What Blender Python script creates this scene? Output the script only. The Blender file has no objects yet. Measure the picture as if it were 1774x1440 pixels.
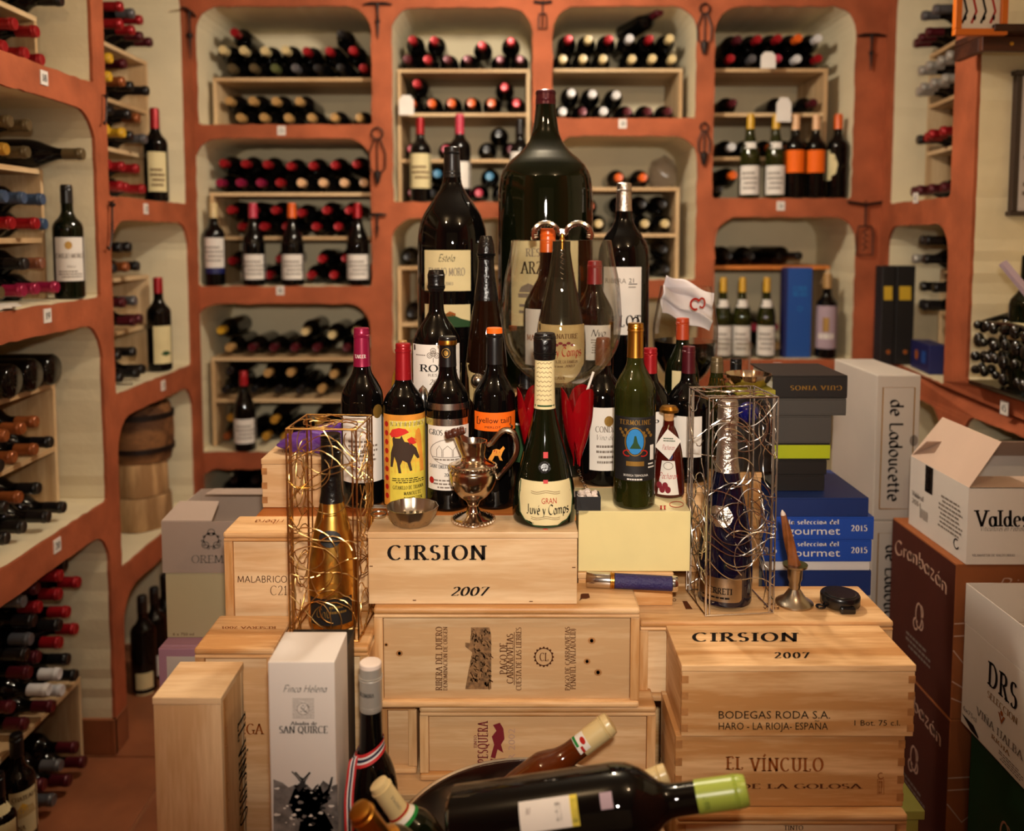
import bpy, bmesh, math, random
from mathutils import Vector, Matrix
from mathutils.geometry import tessellate_polygon
R = random.Random(7)
PI = math.pi
S = bpy.context.scene
COL = S.collection
# ------------------------------------------------------------------ camera
H, FPX, CX, CY, TILT = 1.55, 1500.0, 887.0, 523.0, math.radians(4.3)
cam = bpy.data.cameras.new('camera')
cam.sensor_width = 36.0
cam.lens = 36.0 * FPX / 1774.0
cam.shift_y = -(720.0 - CY) / 1774.0
cam.clip_start = 0.02
cam.dof.use_dof = True
cam.dof.focus_distance = 1.5
cam.dof.aperture_fstop = 2.4
camo = bpy.data.objects.new('camera', cam)
COL.objects.link(camo)
camo.location = (0, 0, H)
camo.rotation_euler = (PI / 2 - TILT, 0, 0)
S.camera = camo
# ------------------------------------------------------------------ world, lights, exposure
W = bpy.data.worlds.new('world')
S.world = W
W.use_nodes = True
W.node_tree.nodes['Background'].inputs[0].default_value = (1.0, .84, .66, 1)
W.node_tree.nodes['Background'].inputs[1].default_value = .05
S.view_settings.view_transform = 'Standard'
S.view_settings.look = 'None'
S.view_settings.exposure = 0.25
S.view_settings.gamma = 1.0
S.view_settings.use_curve_mapping = False
S.cycles.max_bounces = 8
S.cycles.diffuse_bounces = 3
S.cycles.glossy_bounces = 4
S.cycles.transparent_max_bounces = 16
S.cycles.sample_clamp_indirect = 6.0
S.cycles.use_denoising = True


def lamp(name, kind, loc, power, col, size=.05, aim=None, spot=None, blend=.6):
    l = bpy.data.lights.new(name, kind)
    l.energy = power
    l.color = col
    if kind == 'AREA':
        l.shape = 'DISK'
        l.size = size
    else:
        l.shadow_soft_size = size
    if spot:
        l.spot_size = math.radians(spot)
        l.spot_blend = blend
    o = bpy.data.objects.new(name, l)
    COL.objects.link(o)
    o.location = loc
    if aim:
        o.rotation_euler = (Vector(aim) - Vector(loc)).to_track_quat('-Z', 'Y').to_euler()
    return o


lamp('camera_flash', 'SPOT', (.03, -.06, H + .16), 94, (1, .89, .76), .03, (.03, 2.0, 1.36), 75, 1.0)
lamp('ceiling_bulb', 'POINT', (-.55, .75, 2.38), 8, (1, .74, .48), .022)
lamp('ceiling_bulb', 'POINT', (.6, .75, 2.38), 8, (1, .74, .48), .022)
lamp('ceiling_bulb', 'POINT', (.05, 2.25, 2.44), 42, (1, .90, .76), .05)


# ------------------------------------------------------------------ pixel helpers (frame 1774 x 1440)
def ray(px, py):
    u, v = (px - CX) / FPX, (py - CY) / FPX
    return u, math.sin(TILT) + v * math.cos(TILT), math.cos(TILT) - v * math.sin(TILT)


def PY(px, py, Y):
    u, d, f = ray(px, py)
    s = Y / f
    return Vector((u * s, Y, H - d * s))


def PX(px, py, X):
    u, d, f = ray(px, py)
    s = X / u
    return Vector((X, f * s, H - d * s))


def PZ(px, py, Z):
    u, d, f = ray(px, py)
    s = (H - Z) / d
    return Vector((u * s, f * s, Z))


def ZY(py, Y):
    return PY(CX, py, Y).z


def YZ(py, Z):
    return PZ(CX, py, Z).y


def MPP(py, Y):
    return Y / ray(CX, py)[2] / FPX


# ------------------------------------------------------------------ materials
M = {}


def nmat(name):
    m = bpy.data.materials.new(name)
    m.use_nodes = True
    nt = m.node_tree
    M[name] = m
    return m, nt, nt.nodes['Principled BSDF']


def rgb(*c):
    """sRGB 0-255 to linear"""
    return tuple((x / 255 / 12.92 if x <= 10 else ((x / 255 + .055) / 1.055) ** 2.4) for x in c) + (1,)


def mat(name, c, rough=.5, metal=0.0, spec=.5, var=0.0, vscale=8.0, bump=0.0, bscale=40.0, coat=0.0, detail=4, stretch=None):
    m, nt, b = nmat(name)
    c = rgb(*c)
    b.inputs['Base Color'].default_value = c
    b.inputs['Roughness'].default_value = rough
    b.inputs['Metallic'].default_value = metal
    b.inputs['Specular IOR Level'].default_value = spec
    if coat:
        b.inputs['Coat Weight'].default_value = coat
        b.inputs['Coat Roughness'].default_value = .08
    tc = None
    if var or bump:
        tc = nt.nodes.new('ShaderNodeTexCoord')
        mp = nt.nodes.new('ShaderNodeMapping')
        nt.links.new(tc.outputs['Object'], mp.inputs[0])
        if stretch:
            mp.inputs['Scale'].default_value = stretch
    if var:
        n = nt.nodes.new('ShaderNodeTexNoise')
        n.inputs['Scale'].default_value = vscale
        n.inputs['Detail'].default_value = detail
        nt.links.new(mp.outputs[0], n.inputs['Vector'])
        r = nt.nodes.new('ShaderNodeValToRGB')
        r.color_ramp.elements[0].position = .3
        r.color_ramp.elements[1].position = .7
        r.color_ramp.elements[0].color = tuple(x * (1 - var) for x in c[:3]) + (1,)
        r.color_ramp.elements[1].color = tuple(min(1, x * (1 + var)) for x in c[:3]) + (1,)
        nt.links.new(n.outputs[0], r.inputs[0])
        nt.links.new(r.outputs[0], b.inputs['Base Color'])
    if bump:
        n = nt.nodes.new('ShaderNodeTexNoise')
        n.inputs['Scale'].default_value = bscale
        n.inputs['Detail'].default_value = 5
        nt.links.new(mp.outputs[0], n.inputs['Vector'])
        bp = nt.nodes.new('ShaderNodeBump')
        bp.inputs['Strength'].default_value = bump
        bp.inputs['Distance'].default_value = .004
        nt.links.new(n.outputs[0], bp.inputs['Height'])
        nt.links.new(bp.outputs[0], b.inputs['Normal'])
    return m


def wood(name, c1, c2, axis='X', scale=26.0, rough=.45):
    """pine: growth lines drawn out along one axis, each object with its own cut"""
    m, nt, b = nmat(name)
    N, L = nt.nodes.new, nt.links.new
    tc, oi = N('ShaderNodeTexCoord'), N('ShaderNodeObjectInfo')
    add = N('ShaderNodeVectorMath')
    add.operation = 'MULTIPLY_ADD'
    add.inputs[1].default_value = (7.3, 5.1, 3.7)
    L(oi.outputs['Random'], add.inputs[0])
    L(tc.outputs['Object'], add.inputs[2])
    mp = N('ShaderNodeMapping')
    mp.inputs['Scale'].default_value = {'X': (.10, 1, 1), 'Y': (1, .10, 1), 'Z': (1, 1, .10)}[axis]
    L(add.outputs[0], mp.inputs[0])
    n1 = N('ShaderNodeTexNoise')
    n1.inputs['Scale'].default_value = 9
    n1.inputs['Detail'].default_value = 2
    L(mp.outputs[0], n1.inputs['Vector'])
    mul = N('ShaderNodeMath')
    mul.operation = 'MULTIPLY'
    mul.inputs[1].default_value = scale
    L(n1.outputs[0], mul.inputs[0])
    sn = N('ShaderNodeMath')
    sn.operation = 'SINE'
    L(mul.outputs[0], sn.inputs[0])
    n2 = N('ShaderNodeTexNoise')
    n2.inputs['Scale'].default_value = 160
    n2.inputs['Detail'].default_value = 3
    L(mp.outputs[0], n2.inputs['Vector'])
    ma = N('ShaderNodeMath')
    ma.operation = 'MULTIPLY_ADD'
    ma.inputs[1].default_value = .32
    L(sn.outputs[0], ma.inputs[0])
    L(n2.outputs[0], ma.inputs[2])
    r = N('ShaderNodeValToRGB')
    r.color_ramp.elements[0].position = .22
    r.color_ramp.elements[1].position = .95
    r.color_ramp.elements[0].color = rgb(*c1)
    r.color_ramp.elements[1].color = rgb(*c2)
    L(ma.outputs[0], r.inputs[0])
    hv = N('ShaderNodeHueSaturation')
    mr = N('ShaderNodeMapRange')
    mr.inputs['To Min'].default_value = .86
    mr.inputs['To Max'].default_value = 1.1
    L(oi.outputs['Random'], mr.inputs[0])
    L(mr.outputs[0], hv.inputs['Value'])
    L(r.outputs[0], hv.inputs['Color'])
    L(hv.outputs[0], b.inputs['Base Color'])
    b.inputs['Roughness'].default_value = rough
    b.inputs['Specular IOR Level'].default_value = .3
    bp = N('ShaderNodeBump')
    bp.inputs['Strength'].default_value = .12
    bp.inputs['Distance'].default_value = .002
    L(n2.outputs[0], bp.inputs['Height'])
    L(bp.outputs[0], b.inputs['Normal'])
    return m


def clear(name, tint=(1, 1, 1), rough=.0, ior=1.45):
    m, nt, b = nmat(name)
    nt.nodes.remove(b)
    lw, pw, fr, tr, gl, mx = (nt.nodes.new(x) for x in ('ShaderNodeLayerWeight', 'ShaderNodeMath', 'ShaderNodeMath', 'ShaderNodeBsdfTransparent', 'ShaderNodeBsdfGlossy', 'ShaderNodeMixShader'))
    lw.inputs[0].default_value = .5
    pw.operation = 'POWER'
    pw.inputs[1].default_value = 3.2
    fr.operation = 'MULTIPLY_ADD'
    fr.inputs[1].default_value = .6
    fr.inputs[2].default_value = ((ior - 1) / (ior + 1)) ** 2
    nt.links.new(lw.outputs['Facing'], pw.inputs[0])
    nt.links.new(pw.outputs[0], fr.inputs[0])
    tr.inputs[0].default_value = tint + (1,)
    gl.inputs['Roughness'].default_value = rough
    nt.links.new(fr.outputs[0], mx.inputs[0])
    nt.links.new(tr.outputs[0], mx.inputs[1])
    nt.links.new(gl.outputs[0], mx.inputs[2])
    nt.links.new(mx.outputs[0], nt.nodes['Material Output'].inputs[0])
    return m


PINE1, PINE2 = (194, 140, 84), (234, 192, 140)
for ax in 'XYZ':
    wood('pine_' + ax, PINE1, PINE2, ax)
    wood('pale_pine_' + ax, (212, 170, 122), (238, 206, 162), ax, 20)
    wood('rack_' + ax, (190, 154, 110), (220, 190, 146), ax, 22, .6)
wood('orange_board', (176, 92, 34), (214, 130, 60), 'X', 24)
wood('dark_shelf_wood', (52, 26, 16), (84, 44, 26), 'X', 24)
wood('cask_wood', (84, 52, 28), (136, 92, 54), 'X', 24, .7)
wood('pale_stump', (150, 112, 72), (196, 156, 108), 'Z', 24, .8)
wood('dark_wood', (44, 20, 12), (78, 38, 24), 'X', 30, .35)
mat('end_grain', (172, 118, 66), .6, var=.25, vscale=60)
mat('end_grain_pale', (196, 152, 96), .6, var=.25, vscale=60)
mat('plaster', (228, 213, 178), .9, spec=.1, var=.07, vscale=5, bump=.3, bscale=45)
mat('terracotta', (162, 86, 54), .75, spec=.2, var=.22, vscale=9, bump=.45, bscale=50)
mat('ceiling_paint', (214, 204, 184), .9, spec=.1, var=.05)
mat('floor_tile', (142, 84, 52), .45, var=.3, vscale=6, bump=.15, bscale=20)
mat('grout', (148, 96, 62), .9, var=.15, vscale=30)
mat('bottle_glass', (7, 6, 6), .025, spec=.36)
mat('bottle_green', (13, 17, 6), .025, spec=.36)
mat('bottle_olive', (34, 36, 10), .03, spec=.5, var=.5, vscale=22)
mat('bottle_brown', (26, 11, 5), .025, spec=.36)
mat('bottle_navy', (8, 8, 30), .05, spec=.75)
mat('bottle_steel_green', (58, 56, 44), .09, metal=.55, spec=.7)
mat('amber_wine', (86, 34, 6), .06, spec=.7)
mat('pacharan', (70, 14, 8), .06, spec=.7)
mat('yellow_wine', (176, 130, 40), .06, spec=.7)
mat('paper_white', (226, 218, 208), .8, spec=.15, var=.04, vscale=14)
mat('paper_cream', (216, 200, 152), .8, spec=.15, var=.08, vscale=14)
mat('paper_tan', (188, 162, 112), .8, spec=.15, var=.14, vscale=40)
mat('paper_orange', (238, 104, 20), .6, spec=.2)
mat('paper_yellow', (218, 196, 74), .7, spec=.2, var=.12, vscale=30)
mat('paper_poster_orange', (214, 140, 52), .7, spec=.2, var=.2, vscale=30)
mat('paper_lavender', (172, 150, 160), .7, spec=.2)
mat('ink_black', (26, 20, 18), .7, spec=.1)
mat('ink_brown', (92, 50, 28), .8, spec=.1)
mat('ink_rust', (150, 82, 36), .8, spec=.1)
mat('ink_grey', (128, 116, 106), .8, spec=.1)
mat('ink_red', (170, 34, 26), .7, spec=.1)
mat('ink_gold', (166, 126, 58), .4, metal=.6)
mat('ink_white', (226, 220, 210), .7, spec=.1)
mat('ink_wine', (126, 40, 48), .8, spec=.1)
mat('ink_green', (46, 74, 44), .7, spec=.1)
mat('ink_blue', (52, 128, 190), .6, spec=.1)
mat('ink_flag_green', (36, 122, 52), .7, spec=.1)
mat('ink_carton', (196, 158, 136), .8, spec=.1)
FOILS = dict(red=(158, 22, 30), magenta=(150, 26, 66), pink=(186, 52, 74), maroon=(82, 20, 30), black=(16, 14, 15), grey=(96, 94, 96), cream=(214, 190, 136), tan=(176, 136, 82), gold=(190, 140, 50), olive=(102, 86, 58),
             copper=(150, 82, 40), orange=(222, 96, 28), blue=(56, 74, 100), sky=(66, 130, 168), white=(214, 210, 208), yellow=(206, 158, 40), olivegreen=(86, 90, 50), silver=(168, 162, 152), peach=(226, 178, 132), lime=(164, 182, 72), brown=(120, 70, 46))
for k, c in FOILS.items():
    mat('foil_' + k, c, .3, metal=.35 if k in ('gold', 'olive', 'copper', 'silver', 'grey', 'red', 'maroon', 'magenta') else 0.0, spec=.55)
mat('gold_foil', (200, 146, 62), .28, metal=1.0)
mat('gold_bottle', (222, 176, 88), .26, metal=1.0)
mat('gold_wire', (214, 174, 110), .3, metal=1.0)
mat('steel', (206, 200, 192), .24, metal=1.0)
mat('chrome', (212, 208, 204), .16, metal=1.0)
mat('old_silver', (202, 186, 166), .16, metal=1.0, var=.2, vscale=20)
mat('pewter', (168, 156, 140), .28, metal=1.0, var=.2, vscale=20)
mat('silver_foil', (206, 196, 184), .3, metal=1.0, bump=.5, bscale=200)
mat('iron', (46, 36, 32), .5, metal=.7)
mat('wax_black', (14, 12, 12), .25, bump=.4, bscale=120)
mat('wax_red', (140, 20, 30), .4)
mat('wax_orange', (170, 60, 24), .4)
mat('black_card', (22, 20, 20), .55)
mat('black_plastic', (16, 16, 18), .25)
mat('black_ceramic', (9, 8, 8), .12, spec=.7)
mat('cork', (186, 132, 78), .8, var=.3, vscale=200)
mat('clear_plastic', (70, 68, 64), .2)
mat('card_white', (218, 208, 198), .75, spec=.2, var=.04, vscale=6)
mat('card_dull', (186, 176, 166), .8, spec=.2, var=.05, vscale=6)
mat('card_pinkish', (204, 176, 156), .75, spec=.2, var=.05, vscale=6)
mat('card_grey', (172, 152, 138), .8, spec=.2, var=.06, vscale=6)
mat('card_cream', (190, 176, 138), .8, spec=.2, var=.05, vscale=6)
mat('card_brown', (146, 84, 46), .8, spec=.2, var=.08, vscale=12)
mat('card_dark', (74, 34, 26), .7, spec=.2, var=.06, vscale=12)
mat('card_green', (30, 74, 46), .7, spec=.2)
mat('card_pink', (186, 140, 160), .8, spec=.2)
mat('cream_box', (226, 210, 150), .6, spec=.2, var=.05, vscale=10)
mat('green_paint', (168, 172, 84), .5, var=.1, vscale=14)
mat('book_blue', (28, 72, 168), .45)
mat('book_navy', (22, 46, 104), .45)
mat('book_black', (24, 20, 18), .5)
mat('book_grey', (66, 62, 58), .6)
mat('book_lime', (170, 182, 20), .5)
mat('book_white', (212, 206, 204), .6)
mat('pages', (206, 196, 172), .9)
mat('box_blue', (24, 74, 150), .5)
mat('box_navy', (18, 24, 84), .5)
mat('box_olive', (150, 140, 40), .5)
mat('box_yellow', (206, 166, 44), .5)
mat('purple_wrap', (104, 60, 150), .35, var=.3, vscale=90)
mat('purple_cord', (40, 32, 86), .5, bump=.6, bscale=300)
mat('ribbon_red', (190, 34, 36), .6)
mat('ribbon_white', (222, 216, 214), .6)
mat('ribbon_navy', (24, 22, 52), .6)
mat('candle', (128, 72, 32), .5, var=.2, vscale=60)
mat('red_glass', (130, 6, 14), .06, spec=.7)
mat('blue_glass', (14, 18, 90), .05, spec=.8)
mat('cloth_white', (214, 206, 208), .85, spec=.1, var=.05)
mat('cloth_grey', (136, 132, 108), .9, spec=.1, var=.12, vscale=30)
mat('shell_white', (222, 204, 190), .6)
mat('frame_dark', (44, 28, 22), .3)
mat('frame_orange', (206, 104, 16), .45)
mat('stump_grey', (120, 100, 76), .9, var=.3)
mat('bull_brown', (56, 36, 22), .8)
mat('cape_red', (206, 40, 28), .8)
mat('sand', (224, 176, 60), .8, var=.2, vscale=60)
mat('photo_grey', (110, 104, 100), .8, var=.6, vscale=60)
mat('photo_dark', (40, 38, 38), .8, var=.5, vscale=120)
mat('etched', (132, 96, 60), .8, var=.5, vscale=150)
clear('clear_glass', (.97, .97, .96))
clear('amber_glass', (.8, .42, .12))
clear('plastic_bag', (.86, .84, .86), .25, 1.6)


# ------------------------------------------------------------------ mesh builder
class MB:
    def __init__(s):
        s.v, s.f, s.mi, s.sm = [], [], [], []

    def add(s, vs, fs, mi=0, smooth=False):
        b = len(s.v)
        s.v += [tuple(p) for p in vs]
        s.f += [tuple(b + i for i in f) for f in fs]
        s.mi += [mi] * len(fs)
        s.sm += [smooth] * len(fs)
        return s

    def box(s, x0, x1, y0, y1, z0, z1, bev=0.0, mi=0, mtx=None):
        bm = bmesh.new()
        bmesh.ops.create_cube(bm, size=1)
        for v in bm.verts:
            v.co = Vector(((x0 + x1) / 2 + v.co.x * (x1 - x0), (y0 + y1) / 2 + v.co.y * (y1 - y0), (z0 + z1) / 2 + v.co.z * (z1 - z0)))
        if bev:
            bmesh.ops.bevel(bm, geom=list(bm.edges), offset=bev, segments=2, affect='EDGES', profile=.5)
        s.bm(bm, mi, mtx)
        return s

    def bm(s, bm, mi=0, mtx=None, smooth=False):
        bm.verts.index_update()
        vs = [(mtx @ v.co if mtx else v.co.copy()) for v in bm.verts]
        s.add(vs, [[v.index for v in f.verts] for f in bm.faces], mi, smooth)
        bm.free()
        return s

    def lathe(s, prof, seg=24, mtx=None, mi=0, smooth=True, flute=None):
        """prof: (z, r) from bottom to top"""
        vs, fs = [], []
        n = len(prof)
        for z, r in prof:
            for k in range(seg):
                a = 2 * PI * k / seg
                q = r * (1 + flute[1] * math.cos(flute[0] * a)) if flute else r
                vs.append(Vector((q * math.cos(a), q * math.sin(a), z)))
        for i in range(n - 1):
            for k in range(seg):
                k2 = (k + 1) % seg
                fs.append((i * seg + k, i * seg + k2, (i + 1) * seg + k2, (i + 1) * seg + k))
        if prof[0][1] > 1e-5:
            fs.append(tuple(range(seg - 1, -1, -1)))
        if prof[-1][1] > 1e-5:
            fs.append(tuple((n - 1) * seg + k for k in range(seg)))
        if mtx:
            vs = [mtx @ v for v in vs]
        return s.add(vs, fs, mi, smooth)

    def tube(s, pts, r, seg=6, closed=False, mi=0, mtx=None, caps=True):
        pts = [Vector(p) for p in pts]
        n = len(pts)
        rr = r if isinstance(r, (list, tuple)) else [r] * n
        tang = []
        for i in range(n):
            a = pts[(i - 1) % n] if (closed or i > 0) else pts[i]
            b = pts[(i + 1) % n] if (closed or i < n - 1) else pts[i]
            t = (b - a)
            tang.append(t.normalized() if t.length > 1e-9 else Vector((0, 0, 1)))
        nv = tang[0].orthogonal().normalized()
        vs, fs = [], []
        for i in range(n):
            t = tang[i]
            nv = (nv - t * nv.dot(t))
            nv = nv.normalized() if nv.length > 1e-6 else t.orthogonal().normalized()
            bv = t.cross(nv)
            for k in range(seg):
                a = 2 * PI * k / seg
                vs.append(pts[i] + (nv * math.cos(a) + bv * math.sin(a)) * rr[i])
        for i in range(n if closed else n - 1):
            j = (i + 1) % n
            for k in range(seg):
                k2 = (k + 1) % seg
                fs.append((i * seg + k, i * seg + k2, j * seg + k2, j * seg + k))
        if not closed and caps:
            fs.append(tuple(range(seg - 1, -1, -1)))
            fs.append(tuple((n - 1) * seg + k for k in range(seg)))
        if mtx:
            vs = [mtx @ v for v in vs]
        return s.add(vs, fs, mi, True)

    def sphere(s, c, r, mi=0, seg=12, sc=(1, 1, 1), mtx=None):
        prof = [(-math.cos(PI * i / (seg // 2)) * r * sc[2], max(1e-6, math.sin(PI * i / (seg // 2)) * r)) for i in range(seg // 2 + 1)]
        m = Matrix.Translation(Vector(c)) @ Matrix.Diagonal((sc[0], sc[1], 1, 1))
        return s.lathe(prof, seg, (mtx @ m) if mtx else m, mi)

    def prism(s, poly, d0, d1, fn, mi=0):
        """2D outline extruded between depths d0 and d1; fn(a, b, d) -> point"""
        n = len(poly)
        vs = [fn(a, b, d0) for a, b in poly] + [fn(a, b, d1) for a, b in poly]
        fs = [(i, (i + 1) % n, n + (i + 1) % n, n + i) for i in range(n)]
        tri = tessellate_polygon([[Vector((a, b, 0)) for a, b in poly]])
        fs += [tuple(t) for t in tri] + [tuple(n + i for i in t[::-1]) for t in tri]
        return s.add(vs, fs, mi)

    def mesh(s, name, mats, sharp=35):
        me = bpy.data.meshes.new(name)
        me.from_pydata(s.v, [], s.f)
        for m in (mats if isinstance(mats, (list, tuple)) else [mats]):
            me.materials.append(M[m] if isinstance(m, str) else m)
        me.polygons.foreach_set('material_index', s.mi)
        me.polygons.foreach_set('use_smooth', s.sm)
        me.update()
        bm = bmesh.new()
        bm.from_mesh(me)
        bmesh.ops.recalc_face_normals(bm, faces=bm.faces)
        bm.to_mesh(me)
        bm.free()
        if any(s.sm):
            me.set_sharp_from_angle(angle=math.radians(sharp))
        return me

    def build(s, name, mats, parent=None, loc=(0, 0, 0), rot=(0, 0, 0), sharp=35):
        return link(name, s.mesh(name, mats, sharp), parent, loc, rot)


def link(name, me, parent=None, loc=(0, 0, 0), rot=(0, 0, 0)):
    o = bpy.data.objects.new(name, me)
    COL.objects.link(o)
    o.parent = parent
    o.location = loc
    o.rotation_euler = rot
    return o


def tag(o, label=None, cat=None, group=None, kind=None):
    for k, v in (('label', label), ('category', cat), ('group', group), ('kind', kind)):
        if v:
            o[k] = v
    return o


def empty(name, loc, rz=0, label=None, cat=None, group=None):
    o = bpy.data.objects.new(name, None)
    COL.objects.link(o)
    o.location = loc
    o.rotation_euler = (0, 0, rz)
    o.empty_display_size = .05
    return tag(o, label, cat, group)


# ------------------------------------------------------------------ lettering
def P_(s):
    return [float(x) for x in s.split(',')]


GL = {
    'A': (.78, "<.06,0 .39,1;<.72,0 .39,1;.19,.36 .59,.36"), 'B': (.68, "<.14,0 .14,1>;.14,1 .3,1 @.32,.76,.2,.24,90,-90 .14,.52;.14,.52 .3,.52 @.34,.26,.25,.26,90,-90 .14,0"),
    'C': (.76, "@.42,.5,.36,.5,45,315"), 'D': (.80, "<.14,0 .14,1>;.14,1 .3,1 @.32,.5,.40,.5,90,-90 .14,0"),
    'E': (.64, "<.14,0 .14,1>;.14,1 .55,1 .55,.86;.14,.52 .46,.52;.14,0 .57,0 .57,.15"), 'F': (.6, "<.14,0 .14,1>;.14,1 .55,1 .55,.86;.14,.52 .46,.52"),
    'G': (.80, "@.42,.5,.36,.5,45,300 .70,.08 .70,.42>"), 'H': (.84, "<.14,0 .14,1>;<.70,0 .70,1>;.14,.52 .70,.52"), 'I': (.34, "<.17,0 .17,1>"),
    'J': (.46, "<.30,1 .30,.2 @.14,.2,.16,.2,0,-120"), 'K': (.74, "<.14,0 .14,1>;<.62,1 .16,.46;.28,.58 .66,0>"), 'L': (.6, "<.14,0 .14,1>;.14,0 .54,0 .54,.18"),
    'M': (.98, "<.12,0 .16,1;.16,1 .48,.1;.48,.1 .80,1;<.86,0 .80,1"), 'N': (.86, "<.14,0 .14,1;.14,1 .72,0;.72,0 .72,1>"), 'O': (.84, "@.42,.5,.36,.5,90,450"),
    'P': (.64, "<.14,0 .14,1>;.14,1 .3,1 @.32,.74,.24,.26,90,-90 .14,.48"), 'Q': (.86, "@.42,.5,.36,.5,90,450;.42,.22 .6,-.06 .8,-.14"),
    'R': (.74, "<.14,0 .14,1>;.14,1 .3,1 @.32,.76,.24,.24,90,-90 .14,.52;.34,.52 .66,0>"), 'S': (.56, "@.28,.75,.19,.25,35,270 @.28,.25,.21,.25,90,-145"),
    'T': (.68, "<.34,0 .34,1;.06,.84 .06,1 .62,1 .62,.84"), 'U': (.80, "<.14,1 .14,.3 @.40,.3,.26,.3,180,360 .66,1>"), 'V': (.76, "<.06,1 .38,0;.38,0 .70,1>"),
    'W': (1.06, "<.06,1 .30,0;.30,0 .53,.9;.53,.9 .76,0;.76,0 1.0,1>"), 'X': (.74, "<.08,1 .66,0>;<.64,1 .1,0>"), 'Y': (.72, "<.06,1 .36,.5;<.66,1 .36,.5;.36,.5 .36,0>"), 'Z': (.66, ".1,.86 .1,1 .56,1;.56,1 .08,0;.08,0 .58,0 .58,.16"),
    'a': (.52, "@.24,.3,.18,.3,90,450;.43,.62 .43,0>"), 'b': (.54, ".12,1 .12,0;@.29,.3,.18,.3,170,-170"), 'c': (.46, "@.26,.3,.19,.3,50,310"), 'd': (.54, "@.24,.3,.18,.3,90,450;.42,1 .42,0>"),
    'e': (.48, ".1,.32 .42,.36 @.25,.36,.17,.26,0,90 @.27,.31,.2,.31,90,310"), 'f': (.36, ".34,.94 @.26,.86,.1,.12,60,180 .16,0>;.04,.6 .32,.6"), 'g': (.52, "@.24,.3,.18,.3,90,450;.43,.62 .43,-.1 @.25,-.1,.18,.2,0,-140"),
    'h': (.56, "<.13,1 .13,0>;.13,.4 @.28,.42,.15,.2,150,0 .43,0>"), 'i': (.28, "<.14,.62 .14,0>;.14,.8 .14,.88"), 'j': (.28, ".16,.62 .16,-.15 .02,-.28;.16,.8 .16,.88"), 'k': (.52, "<.13,1 .13,0>;.44,.62 .14,.28;.24,.38 .46,0"),
    'l': (.28, "<.14,1 .14,0>"), 'm': (.82, "<.12,.62 .12,0>;.12,.4 @.26,.42,.14,.2,150,0 .40,0>;.40,.4 @.54,.42,.14,.2,150,0 .68,0>"), 'n': (.56, "<.13,.62 .13,0>;.13,.4 @.28,.42,.15,.2,150,0 .43,0>"),
    'o': (.52, "@.26,.31,.2,.31,90,450"), 'p': (.54, "<.12,.62 .12,-.3>;@.29,.3,.18,.3,170,-170"), 'q': (.54, "@.24,.3,.18,.3,90,450;.42,.62 .42,-.3>"), 'r': (.42, "<.13,.62 .13,0>;.13,.4 .24,.58 .38,.56"),
    's': (.40, "@.2,.47,.13,.15,40,270 @.2,.16,.14,.16,90,-140"), 't': (.36, ".17,.84 .17,.14 @.27,.14,.1,.14,180,300;.04,.6 .32,.6"), 'u': (.56, "<.13,.62 .13,.2 @.28,.2,.15,.2,180,360 .43,.62;.43,.62 .43,0>"),
    'v': (.50, "<.06,.62 .25,0;.25,0 .44,.62>"), 'w': (.74, "<.06,.62 .2,0;.2,0 .37,.58;.37,.58 .53,0;.53,0 .68,.62>"), 'x': (.48, ".06,.62 .42,0;.42,.62 .06,0"), 'y': (.50, "<.06,.62 .26,.02;<.44,.62 .26,.02 .1,-.3"), 'z': (.46, ".08,.6 .38,.6;.38,.6 .08,0;.08,0 .4,0"),
    '0': (.62, "@.31,.5,.23,.5,90,450"), '1': (.42, ".1,.8 .22,1;.22,1 .22,0>"), '2': (.58, "@.28,.73,.2,.27,160,-40 .08,0;.08,.02 .52,.02 .52,.14"), '3': (.56, "@.26,.75,.18,.25,140,-90;@.26,.26,.21,.26,90,-150"), '4': (.6, ".42,0 .42,1 .06,.3 .56,.3"),
    '5': (.56, ".5,1 .16,1 .13,.56 @.27,.32,.22,.32,120,-150"), '6': (.6, ".46,.96 @.3,.5,.22,.5,120,180 @.3,.3,.22,.3,180,540"), '7': (.56, ".08,.86 .08,1 .5,1 .2,0"), '8': (.58, "@.29,.75,.18,.25,-90,270;@.29,.26,.22,.26,90,450"), '9': (.6, "@.3,.7,.21,.3,0,360 .51,.5 .2,0"),
    '.': (.24, ".12,0 .12,.1"), ',': (.24, ".14,.1 .08,-.12"), '-': (.4, ".06,.4 .34,.4"), '[': (.3, ".24,1.1 .12,1.1 .12,-.1 .24,-.1"), ']': (.3, ".06,1.1 .18,1.1 .18,-.1 .06,-.1"), '(': (.3, "@.34,.5,.2,.65,110,250"), ')': (.3, "@-.04,.5,.2,.65,70,-70"), ' ': (.34, ""),
}
ACC = {'Í': ('I', "'"), 'é': ('e', "'"), 'á': ('a', "'"), 'í': ('i', "'"), 'Ñ': ('N', '~'), 'ó': ('o', "'"), 'Ó': ('O', "'")}
STY = {'roman': (.17, .045, 8, 0, 1), 'bold': (.20, .05, 8, 0, 1), 'thin': (.085, .035, 10, 0, 1), 'italic': (.18, .05, 12, .22, 1), 'black': (.20, .035, 38, 0, 0), 'script': (.13, .03, 40, .38, 0), 'plain': (.10, .10, 0, 0, 0)}


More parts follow.
